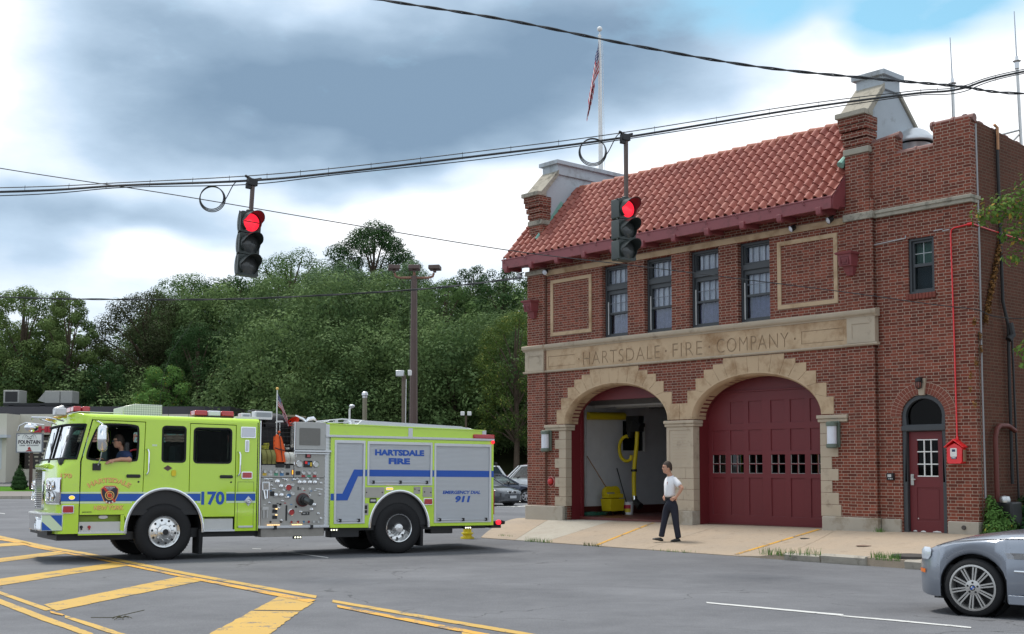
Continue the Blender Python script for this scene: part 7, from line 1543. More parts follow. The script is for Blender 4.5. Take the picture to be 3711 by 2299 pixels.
    for i, w in enumerate(wx):
        for s in (-1, 1): car_wheel(t, w, s * (W2 + P.get('wo', -.01)), wr, -s if False else (1 if s < 0 else -1), P.get('rim', wr * .66), P.get('sp', 7), P.get('dbl', False), P.get('rm', M_alu))
    return t
M_carglass = glass('car_glass', (.62, .72, .70), .55, refl=.06)
def frame_at(x, y, ang, fwd=True): return Matrix.Translation((x, y, ground(x, y))) @ Matrix.Rotation(ang, 4, 'Z')
def silver_coupe():
    m = pm('paint_silver_blue', (.26, .285, .33), .28, .55, var=.05, scale=2, coat=.8)
    ang = R(-40); wxx = .72; c, s = math.cos(ang), math.sin(ang)
    # frame origin: car nose on the centre line; near front wheel contact at (5.06, 13.3)
    W2 = .875; ox = 5.06 - (wxx * c - (-W2) * s); oy = 13.3 - (wxx * s + (-W2) * c); F = Matrix.Translation((ox, oy, ground(5.06, 13.3))) @ Matrix.Rotation(ang, 4, 'Z')
    P = dict(L=4.45, wx=(wxx, wxx + 2.73), wr=.318, ar=.368, rim=.245, sp=10, dbl=True, rm=pm('rim_satin', (.50, .49, .47), .3, .8, var=.1), wo=.0,
             hw=[(0, .50), (.05, .62), (.12, .72), (.22, .80), (.36, .85), (.7, .875), (3.6, .88), (4.2, .83), (4.45, .6)],
             sh=[(0, .50), (.04, .60), (.13, .66), (.26, .735), (.5, .80), (.9, .845), (1.4, .865), (4.2, .93), (4.45, .80)],
             ct=[(0, .54), (.05, .64), (.14, .70), (.3, .785), (.6, .87), (1.0, .93), (1.35, .955), (4.1, 1.0), (4.45, .85)],
             bt=[(0, .24), (.1, .20), (.3, .19), (.42, .21), (1.05, .17), (1.3, .165), (3.0, .17), (4.2, .22), (4.45, .3)],
             gh=dict(zb=.95, roof=.02, pts=((1.32, .95), (2.0, 1.34), (3.1, 1.35), (3.9, 1.0)), bp=((2.75, 2.72),), tm=M_black))
    t = car('sports_car', 'silver blue coupe with ten-spoke wheel, cut off by the right edge', F, m, P)
    FS = lambda u, v, d: (u, -(smooth_tab(P['hw'], u) + .0) - d, v)
    def Q(nm, poly, mat, d0, d1, **k):
        # subdivide long outlines so that they follow the flank
        mb = MB(); mb.prism([poly], FS, d0, d1); return part(nm, mb, mat, t, **k)
    mb = MB(); rows = []
    for z, xa, xb in ((.60, .09, .20), (.64, .075, .235), (.70, .085, .245), (.735, .13, .22)): rows.append([(xa + (xb - xa) * k / 4, -smooth_tab(P['hw'], xa + (xb - xa) * k / 4) * (1.0 if z < .72 else .965) - .008, z) for k in range(5)])
    mb.grid(rows); part('headlight', mb, pm('headlight_lens', (.55, .60, .66), .08, .2, coat=.8), t, normals=False)
    mb = MB(); rows = [[(.03 + .12 * k / 4, -smooth_tab(P['hw'], .03 + .12 * k / 4) - .012, z) for k in range(5)] for z in (.445, .49)]; mb.grid(rows); part('side_marker', mb, pm('marker_orange', (.75, .17, .01), .25), t, normals=False)
    for k in range(5): Q('vent_fin', [(1.10, .655 + k * .0125), (1.36, .655 + k * .0125), (1.36, .662 + k * .0125), (1.10 - k * .008, .662 + k * .0125)], M_chrome, .002, .012)
    Q('vent_recess', [(1.11, .650), (1.37, .650), (1.37, .715), (1.07, .715)], M_black, -.004, .003)
    mb = MB(); mb.tube([(1.17, -.885, .52), (1.42, -.888, .52), (2.6, -.89, .525)], .013, 6); part('side_moulding', mb, M_chrome, t)
    Q('door_seam', [(1.45, .20), (1.457, .20), (1.462, .60), (1.46, .90), (1.452, .90), (1.455, .6)], M_black, .0, .004)
    Q('sill_skirt', [(1.10, .165), (2.9, .165), (2.9, .255), (1.10, .265)], m, 0, .02, bev=.008)
    mb = MB(); mb.tube([(x, -(smooth_tab(P['hw'], x) * .955) - .006, smooth_tab(P['sh'], x) + .012) for x in (.30, .5, .8, 1.1, 1.45)], .004, 4); part('bonnet_seam', mb, M_black, t)
    mb = MB(); mb.lathe((wxx, -.875, .318), 'y', [(.030, -.006), (.001, -.010)], 18); part('hub_roundel', mb, M_white, t); mb = MB()
    for a0 in (0, 180): mb.prism([[(wxx, .318)] + [(wxx + .022 * math.cos(R(a0 + q)), .318 + .022 * math.sin(R(a0 + q))) for q in range(0, 91, 15)]], lambda u, v, d: (u, -.875 - d, v), .009, .012)
    part('hub_quarter', mb, M_blue, t); mb = MB(); mb.prism([circ(wxx, .318, .032, 18), circ(wxx, .318, .023, 18)], lambda u, v, d: (u, -.875 - d, v), .006, .012); part('hub_ring', mb, M_black, t)
silver_coupe()
SED = dict(L=4.7, wx=(.88, 3.7), wr=.33, rim=.215, sp=7, hw=[(0, .55), (.08, .74), (.3, .85), (.9, .90), (3.8, .90), (4.5, .82), (4.7, .6)], sh=[(0, .55), (.1, .66), (.5, .76), (1.2, .86), (4.2, .93), (4.7, .8)], ct=[(0, .58), (.1, .70), (.5, .84), (1.3, .96), (4.0, 1.02), (4.7, .9)], bt=[(0, .25), (.2, .2), (4.4, .22), (4.7, .32)],
           gh=dict(zb=.95, roof=.04, pts=((1.25, .95), (2.05, 1.40), (3.25, 1.40), (4.1, 1.0)), bp=((2.6, 2.65),)))
SUV = dict(L=4.8, wx=(.9, 3.75), wr=.37, rim=.23, sp=6, hw=[(0, .7), (.1, .85), (.4, .93), (4.6, .93), (4.8, .85)], sh=[(0, .8), (.2, .95), (1.2, 1.08), (4.8, 1.15)], ct=[(0, .85), (.2, 1.05), (1.3, 1.15), (4.8, 1.15)], bt=[(0, .35), (.3, .3), (4.8, .35)], gh=dict(zb=1.1, roof=.03, tw=.80, pts=((1.3, 1.12), (2.0, 1.75), (4.3, 1.75), (4.72, 1.15)), bp=((2.5, 2.55), (3.5, 3.5))))
PICK = dict(L=5.3, wx=(.95, 4.2), wr=.37, rim=.22, sp=6, hw=[(0, .75), (.1, .9), (.4, .97), (5.2, .97), (5.3, .94)], sh=[(0, .9), (.2, 1.02), (1.3, 1.08), (5.3, 1.1)], ct=[(0, .95), (.2, 1.12), (1.4, 1.18), (5.3, 1.12)], bt=[(0, .4), (.3, .33), (5.3, .4)], gh=dict(zb=1.1, roof=.02, tw=.80, tm=M_white, pts=((1.35, 1.15), (2.05, 1.85), (3.25, 1.87), (3.4, 1.15)), bp=()))
# parking lot behind the engine; noses point to the right
def place(wx_, wy_, P, ang, wheel=0):                               # frame so that the near wheel of that index stands at (wx_, wy_)
    W2 = max(v for _, v in P['hw']); w = P['wx'][wheel]; c, s = math.cos(ang), math.sin(ang); lx, ly = w, -W2 if math.cos(ang) > 0 else W2
    return Matrix.Translation((wx_ - (lx * c - ly * s), wy_ - (lx * s + ly * c), ground(wx_, wy_))) @ Matrix.Rotation(ang, 4, 'Z')
car('parked_car', 'dark blue-grey sedan seen from the side between the fire engine and the firehouse', place(.72, 60.5, SED, R(182)), pm('paint_slate', (.045, .055, .085), .25, .4, coat=.8), SED, 'cars in the parking lot')
c2 = car('parked_car', 'dark grey sedan with twin-lobed grille, nearest the fire engine tail', Matrix.Translation((.02, 56.0, ground(0, 57))) @ Matrix.Rotation(R(139), 4, 'Z'), pm('paint_grey', (.06, .065, .075), .25, .4, coat=.8), SED, 'cars in the parking lot')
for s in (-1, 1): mb = MB(); mb.prism([rr(s * .17 - .13, s * .17 + .13, .56, .70, .04), rr(s * .17 - .10, s * .17 + .10, .58, .68, .03)], lambda u, v, d: (.02 - d, u, v), -.03, .02); part('grille_ring', mb, M_chrome, c2); mb = MB(); mb.prism([rr(s * .17 - .11, s * .17 + .11, .57, .69, .03)], lambda u, v, d: (.02 - d, u, v), -.03, .0); part('grille', mb, M_black, c2)
mb = MB(); mb.box(-.06, -.03, -.22, .22, .36, .48); part('licence_plate', mb, pm('plate', (.45, .47, .5), .5), c2)
car('pickup_truck', 'white pickup truck parked behind the dark blue-grey sedan', place(2.9, 64.5, PICK, R(176)) if False else Matrix.Translation((-1.6, 67.5, -.32)) @ Matrix.Rotation(R(5), 4, 'Z'), pm('paint_white', (.70, .71, .72), .3, coat=.5), PICK, 'cars in the parking lot', 'pickup truck')
car('parked_car', 'maroon sport utility car with roof rack behind the white pickup', Matrix.Translation((-1.2, 73.2, -.15)) @ Matrix.Rotation(R(3), 4, 'Z'), pm('paint_maroon', (.10, .02, .03), .25, coat=.7), SUV, 'cars in the parking lot')
car('parked_car', 'white sport utility car with dark glass beside the tail of the fire engine', Matrix.Translation((-5.1, 70.0, -.25)) @ Matrix.Rotation(R(2), 4, 'Z'), pm('paint_white', (.70, .71, .72), .3, coat=.5), SUV, 'cars in the parking lot')
car('parked_car', 'white car parked in front of the diner, mostly hidden by the fire engine', Matrix.Translation((-29.4, 75.5, .1)) @ Matrix.Rotation(R(4), 4, 'Z'), pm('paint_white', (.70, .71, .72), .3, coat=.5), SED)

# ------------------------------------------------------------------ traffic signals, wires, poles
def traffic_signal(x, y, ztop, zbot, zwire, yaw, label, round_back, tilt=0):
    F = Matrix.Translation((x, y, zwire)) @ Matrix.Rotation(tilt, 4, 'Y') @ Matrix.Rotation(yaw, 4, 'Z'); t = thing('traffic_signal', label, 'traffic signal', F, (0, 0, 0), 'traffic signals hung over the road')
    body = pm('signal_green', (.030, .040, .036), .42, var=.35, scale=8, grime=((.10, .11, .10), 7, .60)); h = (ztop - zbot) / 3; zt = ztop - zwire
    mb = MB(); mb.box(-.028, .028, -.028, .028, zt - .02, -.06); part('hanger', mb, pm('hanger_rust', (.11, .08, .07), .7, var=.3), t); mb = MB(); mb.box(-.10, .07, -.05, .05, -.12, -.0); mb.tube([(-.15, 0, .03), (.0, 0, -.02), (.15, 0, .03)], .025, 6); mb.box(-.12, -.03, -.03, .03, -.18, -.08); part('cable_clamp', mb, M_black, t, bev=.01)
    w = .185
    for k in range(3):
        zc = zt - h * (k + .5); mb = MB()
        if round_back:
            rows = []
            for i in range(9): q = i / 8; b = .5 + .5 * math.sin(math.pi * q) ** .6; rows.append([(w * sx_, .02 + dy * b, zc + h / 2 * (1 - 2 * q) * .985) for sx_, dy in ((-1, 0), (-1, .06), (-.9, .13), (-.5, .18), (0, .20), (.5, .18), (.9, .13), (1, .06), (1, 0))])
            mb.grid(rows)
        mb.prism([rr(-w, w, zc - h / 2 + .004, zc + h / 2 - .004, .03)], lambda u, v, d: (u, -d, v), -.06 if round_back else -.2, .03); b_ = part('housing', mb, body, t, bev=.01)
        mb = MB(); n = 22; rows = []
        for i, (rr_, yy) in enumerate(((.166, -.03), (.172, -.05), (.168, -.32), (.162, -.32), (.162, -.03))):
            row = []
            for j in range(n + 1):
                a = R(-52 + 284 * j / n); cut = 1 if yy > -.1 else (.30 + .70 * max(0, math.sin(a)) ** .7 if math.sin(a) > 0 else .22); y_ = -.03 + (yy + .03) * (cut if yy < -.1 else 1); row.append((rr_ * math.cos(a), y_, zc + rr_ * math.sin(a)))
            rows.append(row)
        mb.grid(rows); part('visor', mb, pm('visor_dark', (.022, .028, .026), .5), b_, normals=False, ang=50)
        mb = MB(); mb.lathe((0, -.03, zc), 'y', [(.150, 0), (.12, -.022), (.065, -.038), (.001, -.044)], 24); part('lens', mb, M_redglow if k == 0 else pm('lens_dark', (.07, .075, .075), .15), b_)
        if round_back and k == 0: mb = MB(); mb.box(-.14, .14, -.085, -.07, zc - .005, zc + .008); part('louver', mb, M_black, b_)
    mb = MB()
    for k in range(4): mb.tube([(-w - .01, .01, zt - h * k + (-.03 if k == 0 else 0)), (-w - .025, -.02, zt - h * k - .02)], .012, 5); mb.box(w - .01, w + .02, -.01, .03, zt - h * k - .05 if k < 3 else zt - h * 3 + .02, zt - h * k - .01 if k < 3 else zt - h * 3 + .06)
    mb.lathe((0, .03, zt), 'z', [(.07, -.01), (.07, .03), (.04, .05)], 12); part('hinge', mb, body, t)
traffic_signal(-4.32, 19.8, 5.80, 4.72, 6.36, R(38), 'rounded old traffic signal showing red, hanging left over the fire engine', True, R(3))
traffic_signal(2.02, 21.0, 6.29, 5.19, 7.45, R(32), 'square-bodied traffic signal showing red, hanging in front of the tiled roof', False, 0)
def spline(pts, n=10):
    P_ = [Vector(p) for p in pts]; P_ = [P_[0] * 2 - P_[1]] + P_ + [P_[-1] * 2 - P_[-2]]; out = []
    for i in range(1, len(P_) - 2):
        for k in range(n):
            t = k / n; a, b, c, d = P_[i - 1:i + 3]; out.append(.5 * ((2 * b) + (c - a) * t + (2 * a - 5 * b + 4 * c - d) * t * t + (3 * b - a - 3 * c + d) * t ** 3))
    return out + [P_[-2]]
M_cable = pm('cable_black', (.025, .027, .03), .55)
def cable(name, label, pts, r, twist=0, extra=(), m=M_cable):
    mb = MB(); s = spline(pts, 14)
    if twist:
        for ph in (0, math.pi): mb.tube([p + Vector((0, math.cos(i * twist + ph) * r * .8, math.sin(i * twist + ph) * r * .8)) for i, p in enumerate(s)], r * .75, 6)
    else: mb.tube(s, r, 6)
    for e, rr_ in extra: mb.tube(spline(e, 10), rr_, 5)
    return solo(name, label, 'cable', mb, m, W, tuple(s[0]))
base = [(-45, 17, 7.4), (-26, 18.4, 5.95), (-14, 19.2, 5.90), (-8.54, 19.8, 6.14), (-6.44, 19.75, 6.24), (-4.41, 19.8, 6.33), (-2.9, 20.3, 6.60), (-.5, 20.65, 6.98), (1.9, 21.0, 7.38), (5.06, 21.1, 7.93), (7.16, 21.2, 8.24), (8.06, 21.3, 8.36), (9.3, 21.4, 8.72), (14, 21.6, 9.6), (30, 22, 12)]
up = [(-45, 17, 7.44), (-26, 18.4, 6.03), (-14, 19.2, 5.98), (-8.54, 19.8, 6.21), (-6.44, 19.8, 6.30), (-4.41, 19.8, 6.41), (-2.9, 20.3, 6.68), (-.5, 20.65, 7.06), (1.9, 21.0, 7.47), (5.06, 21.1, 8.0), (7.16, 21.2, 8.29), (8.06, 21.3, 8.40), (9.3, 21.4, 8.76), (14, 21.6, 9.64), (30, 22, 12.04)]
ties = [([(base[i][0] * (1 - t) + base[i + 1][0] * t, base[i][1] * (1 - t) + base[i + 1][1] * t - .01, base[i][2] * (1 - t) + base[i + 1][2] * t - .03), (up[i][0] * (1 - t) + up[i + 1][0] * t, up[i][1] * (1 - t) + up[i + 1][1] * t - .01, up[i][2] * (1 - t) + up[i + 1][2] * t + .02)], .004) for i in range(2, 12) for t in (.2, .55, .85)]
cable('span_cable', 'heavy lashed cable bundle across the road from which both signals hang', base, .020, 0, [(up, .009), ([(p[0], p[1], p[2] - .035 - .03 * (k % 2)) for k, p in enumerate(base)], .009)] + ties)
for cx, cy, cz, r_, lab in ((-5.0, 19.78, 6.04, .195, 'coil of spare cable hanging left of the rounded signal'), (1.43, 20.95, 7.14, .225, 'coil of spare cable hanging left of the square signal')):
    mb = MB()
    for k in range(3): mb.tube([(cx + (r_ + .01 * k) * math.cos(a), cy + .02 * k, cz + (r_ + .008 * k) * math.sin(a) - .01 * k) for a in [2 * math.pi * j / 36 for j in range(37)]], .009, 5)
    mb.tube(spline([(cx + r_ * .7, cy, cz - r_ * .7), (cx + r_ * 1.2, cy, cz - r_ * .1), (cx + r_ * 1.9, cy, cz + r_ * 1.2), (cx + r_ * 2.5, cy, cz + r_ * 1.5)], 8), .009, 5); solo('cable_coil', lab, 'cable coil', mb, M_cable, W, (cx, cy, cz), 'coils on the span cable')
cable('service_cable', 'twisted black power line crossing the top of the sky to the right', [(-30, 16, 11.6), (-14, 16.4, 9.7), (-4.5, 16.8, 8.65), (-1.91, 17, 8.31), (-.12, 17, 8.02), (1.69, 17, 7.65), (3.5, 17, 7.33), (5.19, 17, 7.15), (6.4, 17, 7.04), (7.37, 17, 6.93), (10, 17, 6.95), (30, 17, 8)], .015, .9)
cable('guy_wire', 'thin wire sloping from the left edge down across the firehouse front', [(-40, 19, 12), (-22, 21, 9.1), (-13, 21.6, 7.65), (-9.5, 22, 7.09), (-6.38, 22, 6.61), (-3.26, 22, 6.08), (-.04, 22, 5.55), (2.32, 22, 5.26), (6.03, 22, 4.79), (8.34, 22, 4.48), (11, 22, 4.3), (26, 22, 5)], .009)
cable('phone_cable', 'black cable with pale wraps running to the left corner of the firehouse', [(.25, 34.1, 6.93), (-3.15, 38, 7.16), (-8.29, 38, 6.88), (-12.29, 38, 6.85), (-16.3, 38, 6.93), (-22, 38, 7.25), (-50, 38, 9)], .022, .8)
def parking_lamp():
    x, y = -4.1, 50.0; z = ground(x, y); t = thing('parking_lot_lamp', 'tall brown lamp pole with three box heads above the parking lot', 'street lamp', W, (x, y, z)); br = pm('pole_brown', (.10, .065, .055), .6, var=.3, scale=2)
    mb = MB(); mb.tube([(x, y, z), (x, y, 9.5)], .20, 8, .125); part('pole', mb, br, t, ang=20); mb = MB(); mb.tube([(x - .82, y, 9.62), (x - .78, y, 9.48), (x - .6, y, 9.42), (x + .6, y, 9.42), (x + .78, y, 9.48), (x + .82, y, 9.62)], .05, 8); mb.tube([(x, y, 9.4), (x, y, 9.75)], .06, 8); part('crossarm', mb, pm('arm_rust', (.22, .11, .07), .7), t)
    for dx, a in ((-.85, .2), (0, 0), (.86, -.2)):
        mb = MB(); mb.box(-.24, .24, -.2, .2, 0, .17); mb.box(-.06, .06, -.06, .06, -.12, 0); b = MB(); b.join(mb, Matrix.Translation((x + dx, y, 9.76)) @ Matrix.Rotation(a, 4, 'Z') @ Matrix.Rotation(R(-8), 4, 'X')); part('lamp_head', b, br, t, bev=.02)
    mb = MB(); mb.tube([(x - .2, y - .1, 3), (x - .15, y - .1, 9.3)], .008, 4); part('wire', mb, M_cable, t)
parking_lamp()
def floodpole():
    x, y = -4.02, 45.0; z = ground(x, y); t = thing('floodlight_pole', 'short wooden pole with two floodlights beside the brown lamp pole', 'light pole', W, (x - .02, y, z)); mb = MB(); mb.tube([(x, y, z), (x - .04, y, 4.95)], .10, 10, .085); part('pole', mb, pm('pole_wood', (.16, .13, .10), .9, var=.3), t)
    mb = MB(); mb.box(x - .32, x - .02, y - .25, y - .05, 4.90, 5.12); part('floodlight', mb, M_alu, t, bev=.02); mb = MB(); mb.box(x + .12, x + .26, y - .15, y, 4.93, 5.14); part('floodlight', mb, M_white, t, bev=.02)
    mb = MB(); mb.tube([(x + .08, y - .12, .5), (x + .03, y - .12, 2.5), (x + .06, y - .12, 4.8)], .015, 5); part('conduit', mb, M_white, t)
floodpole()
def small_poles():
    x, y = -5.52, 45.0; t = thing('vent_pipe', 'tan vent pipe with a metal cowl above the fire engine hose bed', 'vent pipe', W, (x, y, ground(x, y))); mb = MB(); mb.tube([(x, y, ground(x, y)), (x, y, 4.12)], .085, 12); part('pipe', mb, pm('pipe_tan', (.22, .20, .14), .7), t); mb = MB(); mb.lathe((x, y, 4.1), 'z', [(.09, 0), (.09, .06), (.12, .10), (.11, .19), (.06, .24), (.001, .25)], 14); part('cowl', mb, M_alu, t)
    x, y = -5.95, 44.0; t = thing('lamp_post', 'small white gooseneck lamp left of the tan vent pipe', 'lamp post', W, (x, y, ground(x, y))); mb = MB(); mb.tube([(x, y, ground(x, y)), (x, y, 3.62), (x + .05, y, 3.70)], .035, 8); part('post', mb, M_white, t); mb = MB(); mb.sphere((x + .08, y, 3.74), .09, 10, 8, (1.2, 1, .8)); part('lamp_head', mb, M_alu, t)
    x, y = -2.3, 60.0; t = thing('floodlight_pole', 'distant dark pole with two small white floodlights above the engine tail', 'light pole', W, (x, y, ground(x, y))); mb = MB(); mb.tube([(x, y, ground(x, y)), (x, y, 4.05)], .05, 8); part('pole', mb, M_bark, t)
    for dx in (-.17, .17): mb = MB(); mb.box(x + dx - .1, x + dx + .1, y - .1, y, 4.05, 4.25); part('floodlight', mb, M_white, t, bev=.02)
small_poles()
def hydrant():
    x, y = -1.12, 30.3; z = ground(x, y); t = thing('fire_hydrant', 'yellow fire hydrant standing by the apron behind the fire engine tail', 'fire hydrant', W, (x, y, z)); mb = MB()
    mb.lathe((x, y, z), 'z', [(.001, 0), (.17, 0), (.17, .04), (.12, .05), (.11, .10), (.15, .12), (.15, .15), (.105, .17), (.10, .50), (.135, .52), (.135, .56), (.12, .60), (.09, .66), (.04, .70), (.03, .75), (.001, .76)], 20); part('barrel', mb, M_yb, t)
    for a in (0, 90, 180): c, s = math.cos(R(a)), -math.sin(R(a)); mb = MB(); mb.tube([(x + .08 * c, y + .08 * s, z + .40), (x + .17 * c, y + .17 * s, z + .40)], .055, 10); mb.tube([(x + .17 * c, y + .17 * s, z + .40), (x + .20 * c, y + .20 * s, z + .40)], .03, 5); part('outlet', mb, M_yb, t)
hydrant()

# ------------------------------------------------------------------ diner, sign and shrub on the far left
def diner():
    k = 84 / 66; G = lambda x, z: (x * k, 1.6 + (z - 1.6) * k)
    y = 84.0; t = thing('diner', 'low cream diner with dark roof band and red tiled mansard behind the fire engine', 'diner', W, (-30, y, .5)); cream = pm('diner_cream', (.56, .53, .45), .8, var=.1, scale=.6)
    x0, x1 = -52, -34.4; zb = .3; zt = G(0, 4.33)[1]
    mb = MB(); mb.box(x0, x1, y - 2.2, y + 14, 3.45, zt - .0); mb.box(x0, x1, y - 2.2, y + 14, zb, 1.30); mb.box(x1, -22, y, y + 14, 3.7, zt + .05); mb.box(x1, -22, y, y + 14, zb, 1.30); mb.box(x1 - .5, x1 + .0, y - 2.2, y, 1.3, 3.45)
    mb.box(-22, -10.5, y, y + 14, zb, zt - .6); part('wall', mb, cream, t)
    mb = MB(); mb.box(x0, -20, y + 1.2, y + 13, zt + .0, G(0, 4.84)[1]); part('roof_band', mb, pm('roof_dark', (.035, .035, .045), .7), t)
    mb = MB(); mb.box(x0, x1 + .3, y - 2.9, y - 2.2, 3.42, 3.62); part('awning', mb, pm('awning_white', (.5, .52, .56), .6), t)
    for i in range(11): xx = x0 + (x1 - x0) * i / 11; mb = MB(); mb.box(xx, xx + 1.45, y - 2.1, y - 2.0, 1.35, 3.40); part('window', mb, pm('diner_glass', (.05, .07, .09), .08), t)
    mb = MB()
    for i in range(34): xx = x0 + (x1 - x0) * i / 34; mb.box(xx, xx + (.14 if i % 3 else .22), y - 2.22, y - 2.1, 1.3, 3.45)
    part('mullions', mb, pm('mullion', (.50, .53, .54), .5), t)
    mb = MB(); mb.box(x1 + .4, -30.8, y - .05, y + .02, 1.35, 3.5); b_ = part('menu_window', mb, pm('menu_dark', (.03, .022, .02), .3), t); mb = MB(); r = random.Random(8)
    for j in range(7):
        xx = x1 + .7
        while xx < -31.3: w_ = r.uniform(.15, .45); mb.box(xx, xx + w_, y - .09, y - .05, 1.55 + j * .27, 1.66 + j * .27); xx += w_ + r.uniform(.08, .3)
    part('menu_cards', mb, pm('card', (.42, .38, .30), .7, var=.4, scale=3), b_)
    mb = MB(); a, b = G(-26.47, 3.36), G(-25.21, 3.70); text(mb, 'CHEF', FR(y - .02), a[0], a[1], 2.1, b[1] - a[1], 0, .12, .05); part('wall_letters', mb, pm('letter_red', (.50, .02, .04), .4), t)
    mb = MB(); rows = []
    for i in range(7): rows.append([(xx, y - 1.1 + i * .17, 3.15 + i * .20 + (.05 if j % 2 else 0)) for j, xx in enumerate(np.arange(-30, -14, .3))])
    mb.grid(rows); part('red_mansard', mb, pm('mansard_red', (.50, .15, .12), .6, var=.15, scale=2), t, normals=False)
    mb = MB()
    for j in range(1, 6): mb.box(-30, -14, y - 1.14 + j * .17, y - 1.08 + j * .17, 3.13 + j * .20, 3.16 + j * .20)
    part('mansard_battens', mb, pm('batten', (.25, .07, .06), .7), t)
    mb = MB(); a = G(-19.4, 3.2); text(mb, 'FOUNTAIN', FR(y - 1.3), -27.0, 3.62, 4.3, .34, 0, .05, .04, .25); text(mb, 'DINER', FR(y - 1.3), -26.0, 3.14, 2.2, .34, 0, .05, .04, .25); part('roof_letters', mb, M_white, t)
    mb = MB(); mb.box(-36.9, -31.9, y + 3, y + 5, 5.85, 6.05)
    for xx in (-36.5, -34.2, -32.3): mb.box(xx, xx + .35, y + 3, y + 4, 5.6, 5.9)
    part('equipment_platform', mb, M_black, t)
    g = pm('hvac_grey', (.32, .32, .30), .6, .2)
    for (a, b), xx, w_, lab in (((6.05, 7.0), -36.9, 1.15, 'small rooftop air conditioner at the left edge of the diner roof'), ((6.05, 6.95), -33.9, 2.0, 'wide rooftop air conditioner with sloping hood on the diner')):
        u = thing('rooftop_air_conditioner', lab, 'air conditioner', W, (xx, y + 3.5, a), 'air conditioners on the diner roof'); mb = MB(); mb.box(xx, xx + w_, y + 3, y + 4.4, a, b); part('cabinet', mb, g, u, bev=.03); mb = MB()
        if w_ < 1.5: mb.box(xx + .15, xx + w_ - .12, y + 2.97, y + 3, a + .1, b - .12); part('louvre', mb, M_black, u)
        else: mb.prism([[(xx - .55, a + .2), (xx, a + .05), (xx, b - .03)]], lambda u_, v, d: (u_, y + 3.1 + d, v), 0, 1.1); part('hood', mb, g, u); mb = MB(); mb.box(xx + w_ * .55, xx + w_ * .57, y + 2.98, y + 3, a + .05, b - .05); part('seam', mb, M_black, u)
diner()
def diner_sign():
    k = 75 / 56; y = 75.0; x0, x1 = -23.06 * k, -21.89 * k; z0, z1 = 1.6 + .59 * k, 1.6 + 1.43 * k; xm = (x0 + x1) / 2; t = thing('diner_sign', 'white restaurant sign reading FOUNTAIN on a brown post in front of the diner', 'sign', W, (xm, y, ground(xm, y)))
    mb = MB(); mb.tube([(xm + .1, y + .08, ground(xm, y)), (xm + .1, y + .08, z0 + .2)], .11, 8); part('post', mb, pm('post_brown', (.07, .035, .03), .7), t); mb = MB(); mb.box(x0, x1, y - .02, y + .12, z0, z1); part('board', mb, M_white, t)
    mb = MB(); mb.prism([rect(x0 - .04, x1 + .04, z0 - .04, z1 + .04), rect(x0 + .02, x1 - .02, z0 + .02, z1 - .02)], FR(y), -.14, .04); part('frame', mb, pm('frame_grey', (.18, .19, .22), .5), t)
    mb = MB(); text(mb, 'FOUNTAIN', FR(y - .02), x0 + .10, z0 + .50, x1 - x0 - .2, .24, 0, .012, .03); text(mb, 'THE', FR(y - .02), xm - .12, z0 + .79, .24, .07, 0, .012, .02); part('lettering', mb, pm('sign_black', (.03, .02, .03), .5), t)
    mb = MB()
    for xx in [x0 + .10 + .52 * .24 * 0]: pass
    text(mb, 'DINER - RESTAURANT', FR(y - .02), x0 + .18, z0 + .37, x1 - x0 - .36, .08, 0, .012, .01); text(mb, '31', FR(y - .02), x0 + .06, z1 - .13, .12, .07, 0, .012, .02); part('small_lettering', mb, pm('sign_grey', (.12, .12, .14), .5), t)
    mb = MB()
    for s in (-1, 1):
        for a in (.16, .28, .42): mb.tube([(xm + s * a * math.sin(q) * 1.0, y - .03, z1 - .22 + .0 + a * .38 * math.sin(math.pi * min(1, q / 1.6)) - max(0, q - .9) * .12) for q in [1.6 * j / 8 for j in range(9)]], .009, 4)
    part('fountain_mark', mb, pm('sign_grey', (.12, .12, .14), .5), t)
    mb = MB(); mb.sphere((xm, y - .03, z0 + .22), .09, 10, 6, (1, .2, 1)); mb.prism([[(xm - .22, z0 + .04), (xm + .22, z0 + .04), (xm + .1, z0 + .13), (xm - .1, z0 + .13)]], FR(y - .02), 0, .012); part('red_mark', mb, pm('sign_red', (.35, .03, .03), .5), t)
diner_sign()

# ------------------------------------------------------------------ planting
def leaves(n, cent, rad, size, seed, shell=.55, flat=.8, droop=0.2):
    """n leaf quads scattered through a set of ellipsoid clumps; returns (verts, faces) arrays"""
    r = np.random.default_rng(seed); cent = np.array(cent, float); rad = np.array(rad, float); vol = rad.prod(axis=1) ** .75; k = r.choice(len(cent), n, p=vol / vol.sum())
    d = r.normal(size=(n, 3)); d /= np.linalg.norm(d, axis=1)[:, None]; q = shell + (1 - shell) * r.random(n) ** .6; q *= 1 + .05 * r.normal(size=n)
    p = cent[k] + d * rad[k] * q[:, None]
    nrm = d * 1.3 + r.normal(size=(n, 3)) * .27 + np.array([0, 0, .45]); nrm /= np.linalg.norm(nrm, axis=1)[:, None]
    a = np.cross(nrm, r.normal(size=(n, 3))); a /= np.linalg.norm(a, axis=1)[:, None]; b = np.cross(nrm, a); s = size * (.6 + .8 * r.random(n))[:, None]
    v = np.stack([p + a * s, p + b * s * .55 + nrm * s * .1, p - a * s, p - b * s * .55 + nrm * s * .1], 1).reshape(-1, 3)
    f = np.arange(n * 4).reshape(-1, 4); return v, f
def leafmesh(name, v, f, m, org=(0, 0, 0)):
    me = bpy.data.meshes.new(name); v = v - np.array(org); me.vertices.add(len(v)); me.vertices.foreach_set('co', v.ravel()); me.loops.add(f.size); me.loops.foreach_set('vertex_index', f.ravel()); me.polygons.add(len(f)); me.polygons.foreach_set('loop_start', np.arange(0, f.size, 4)); me.polygons.foreach_set('loop_total', np.full(len(f), 4)); me.materials.append(m); me.update(calc_edges=True); me.validate(); return me
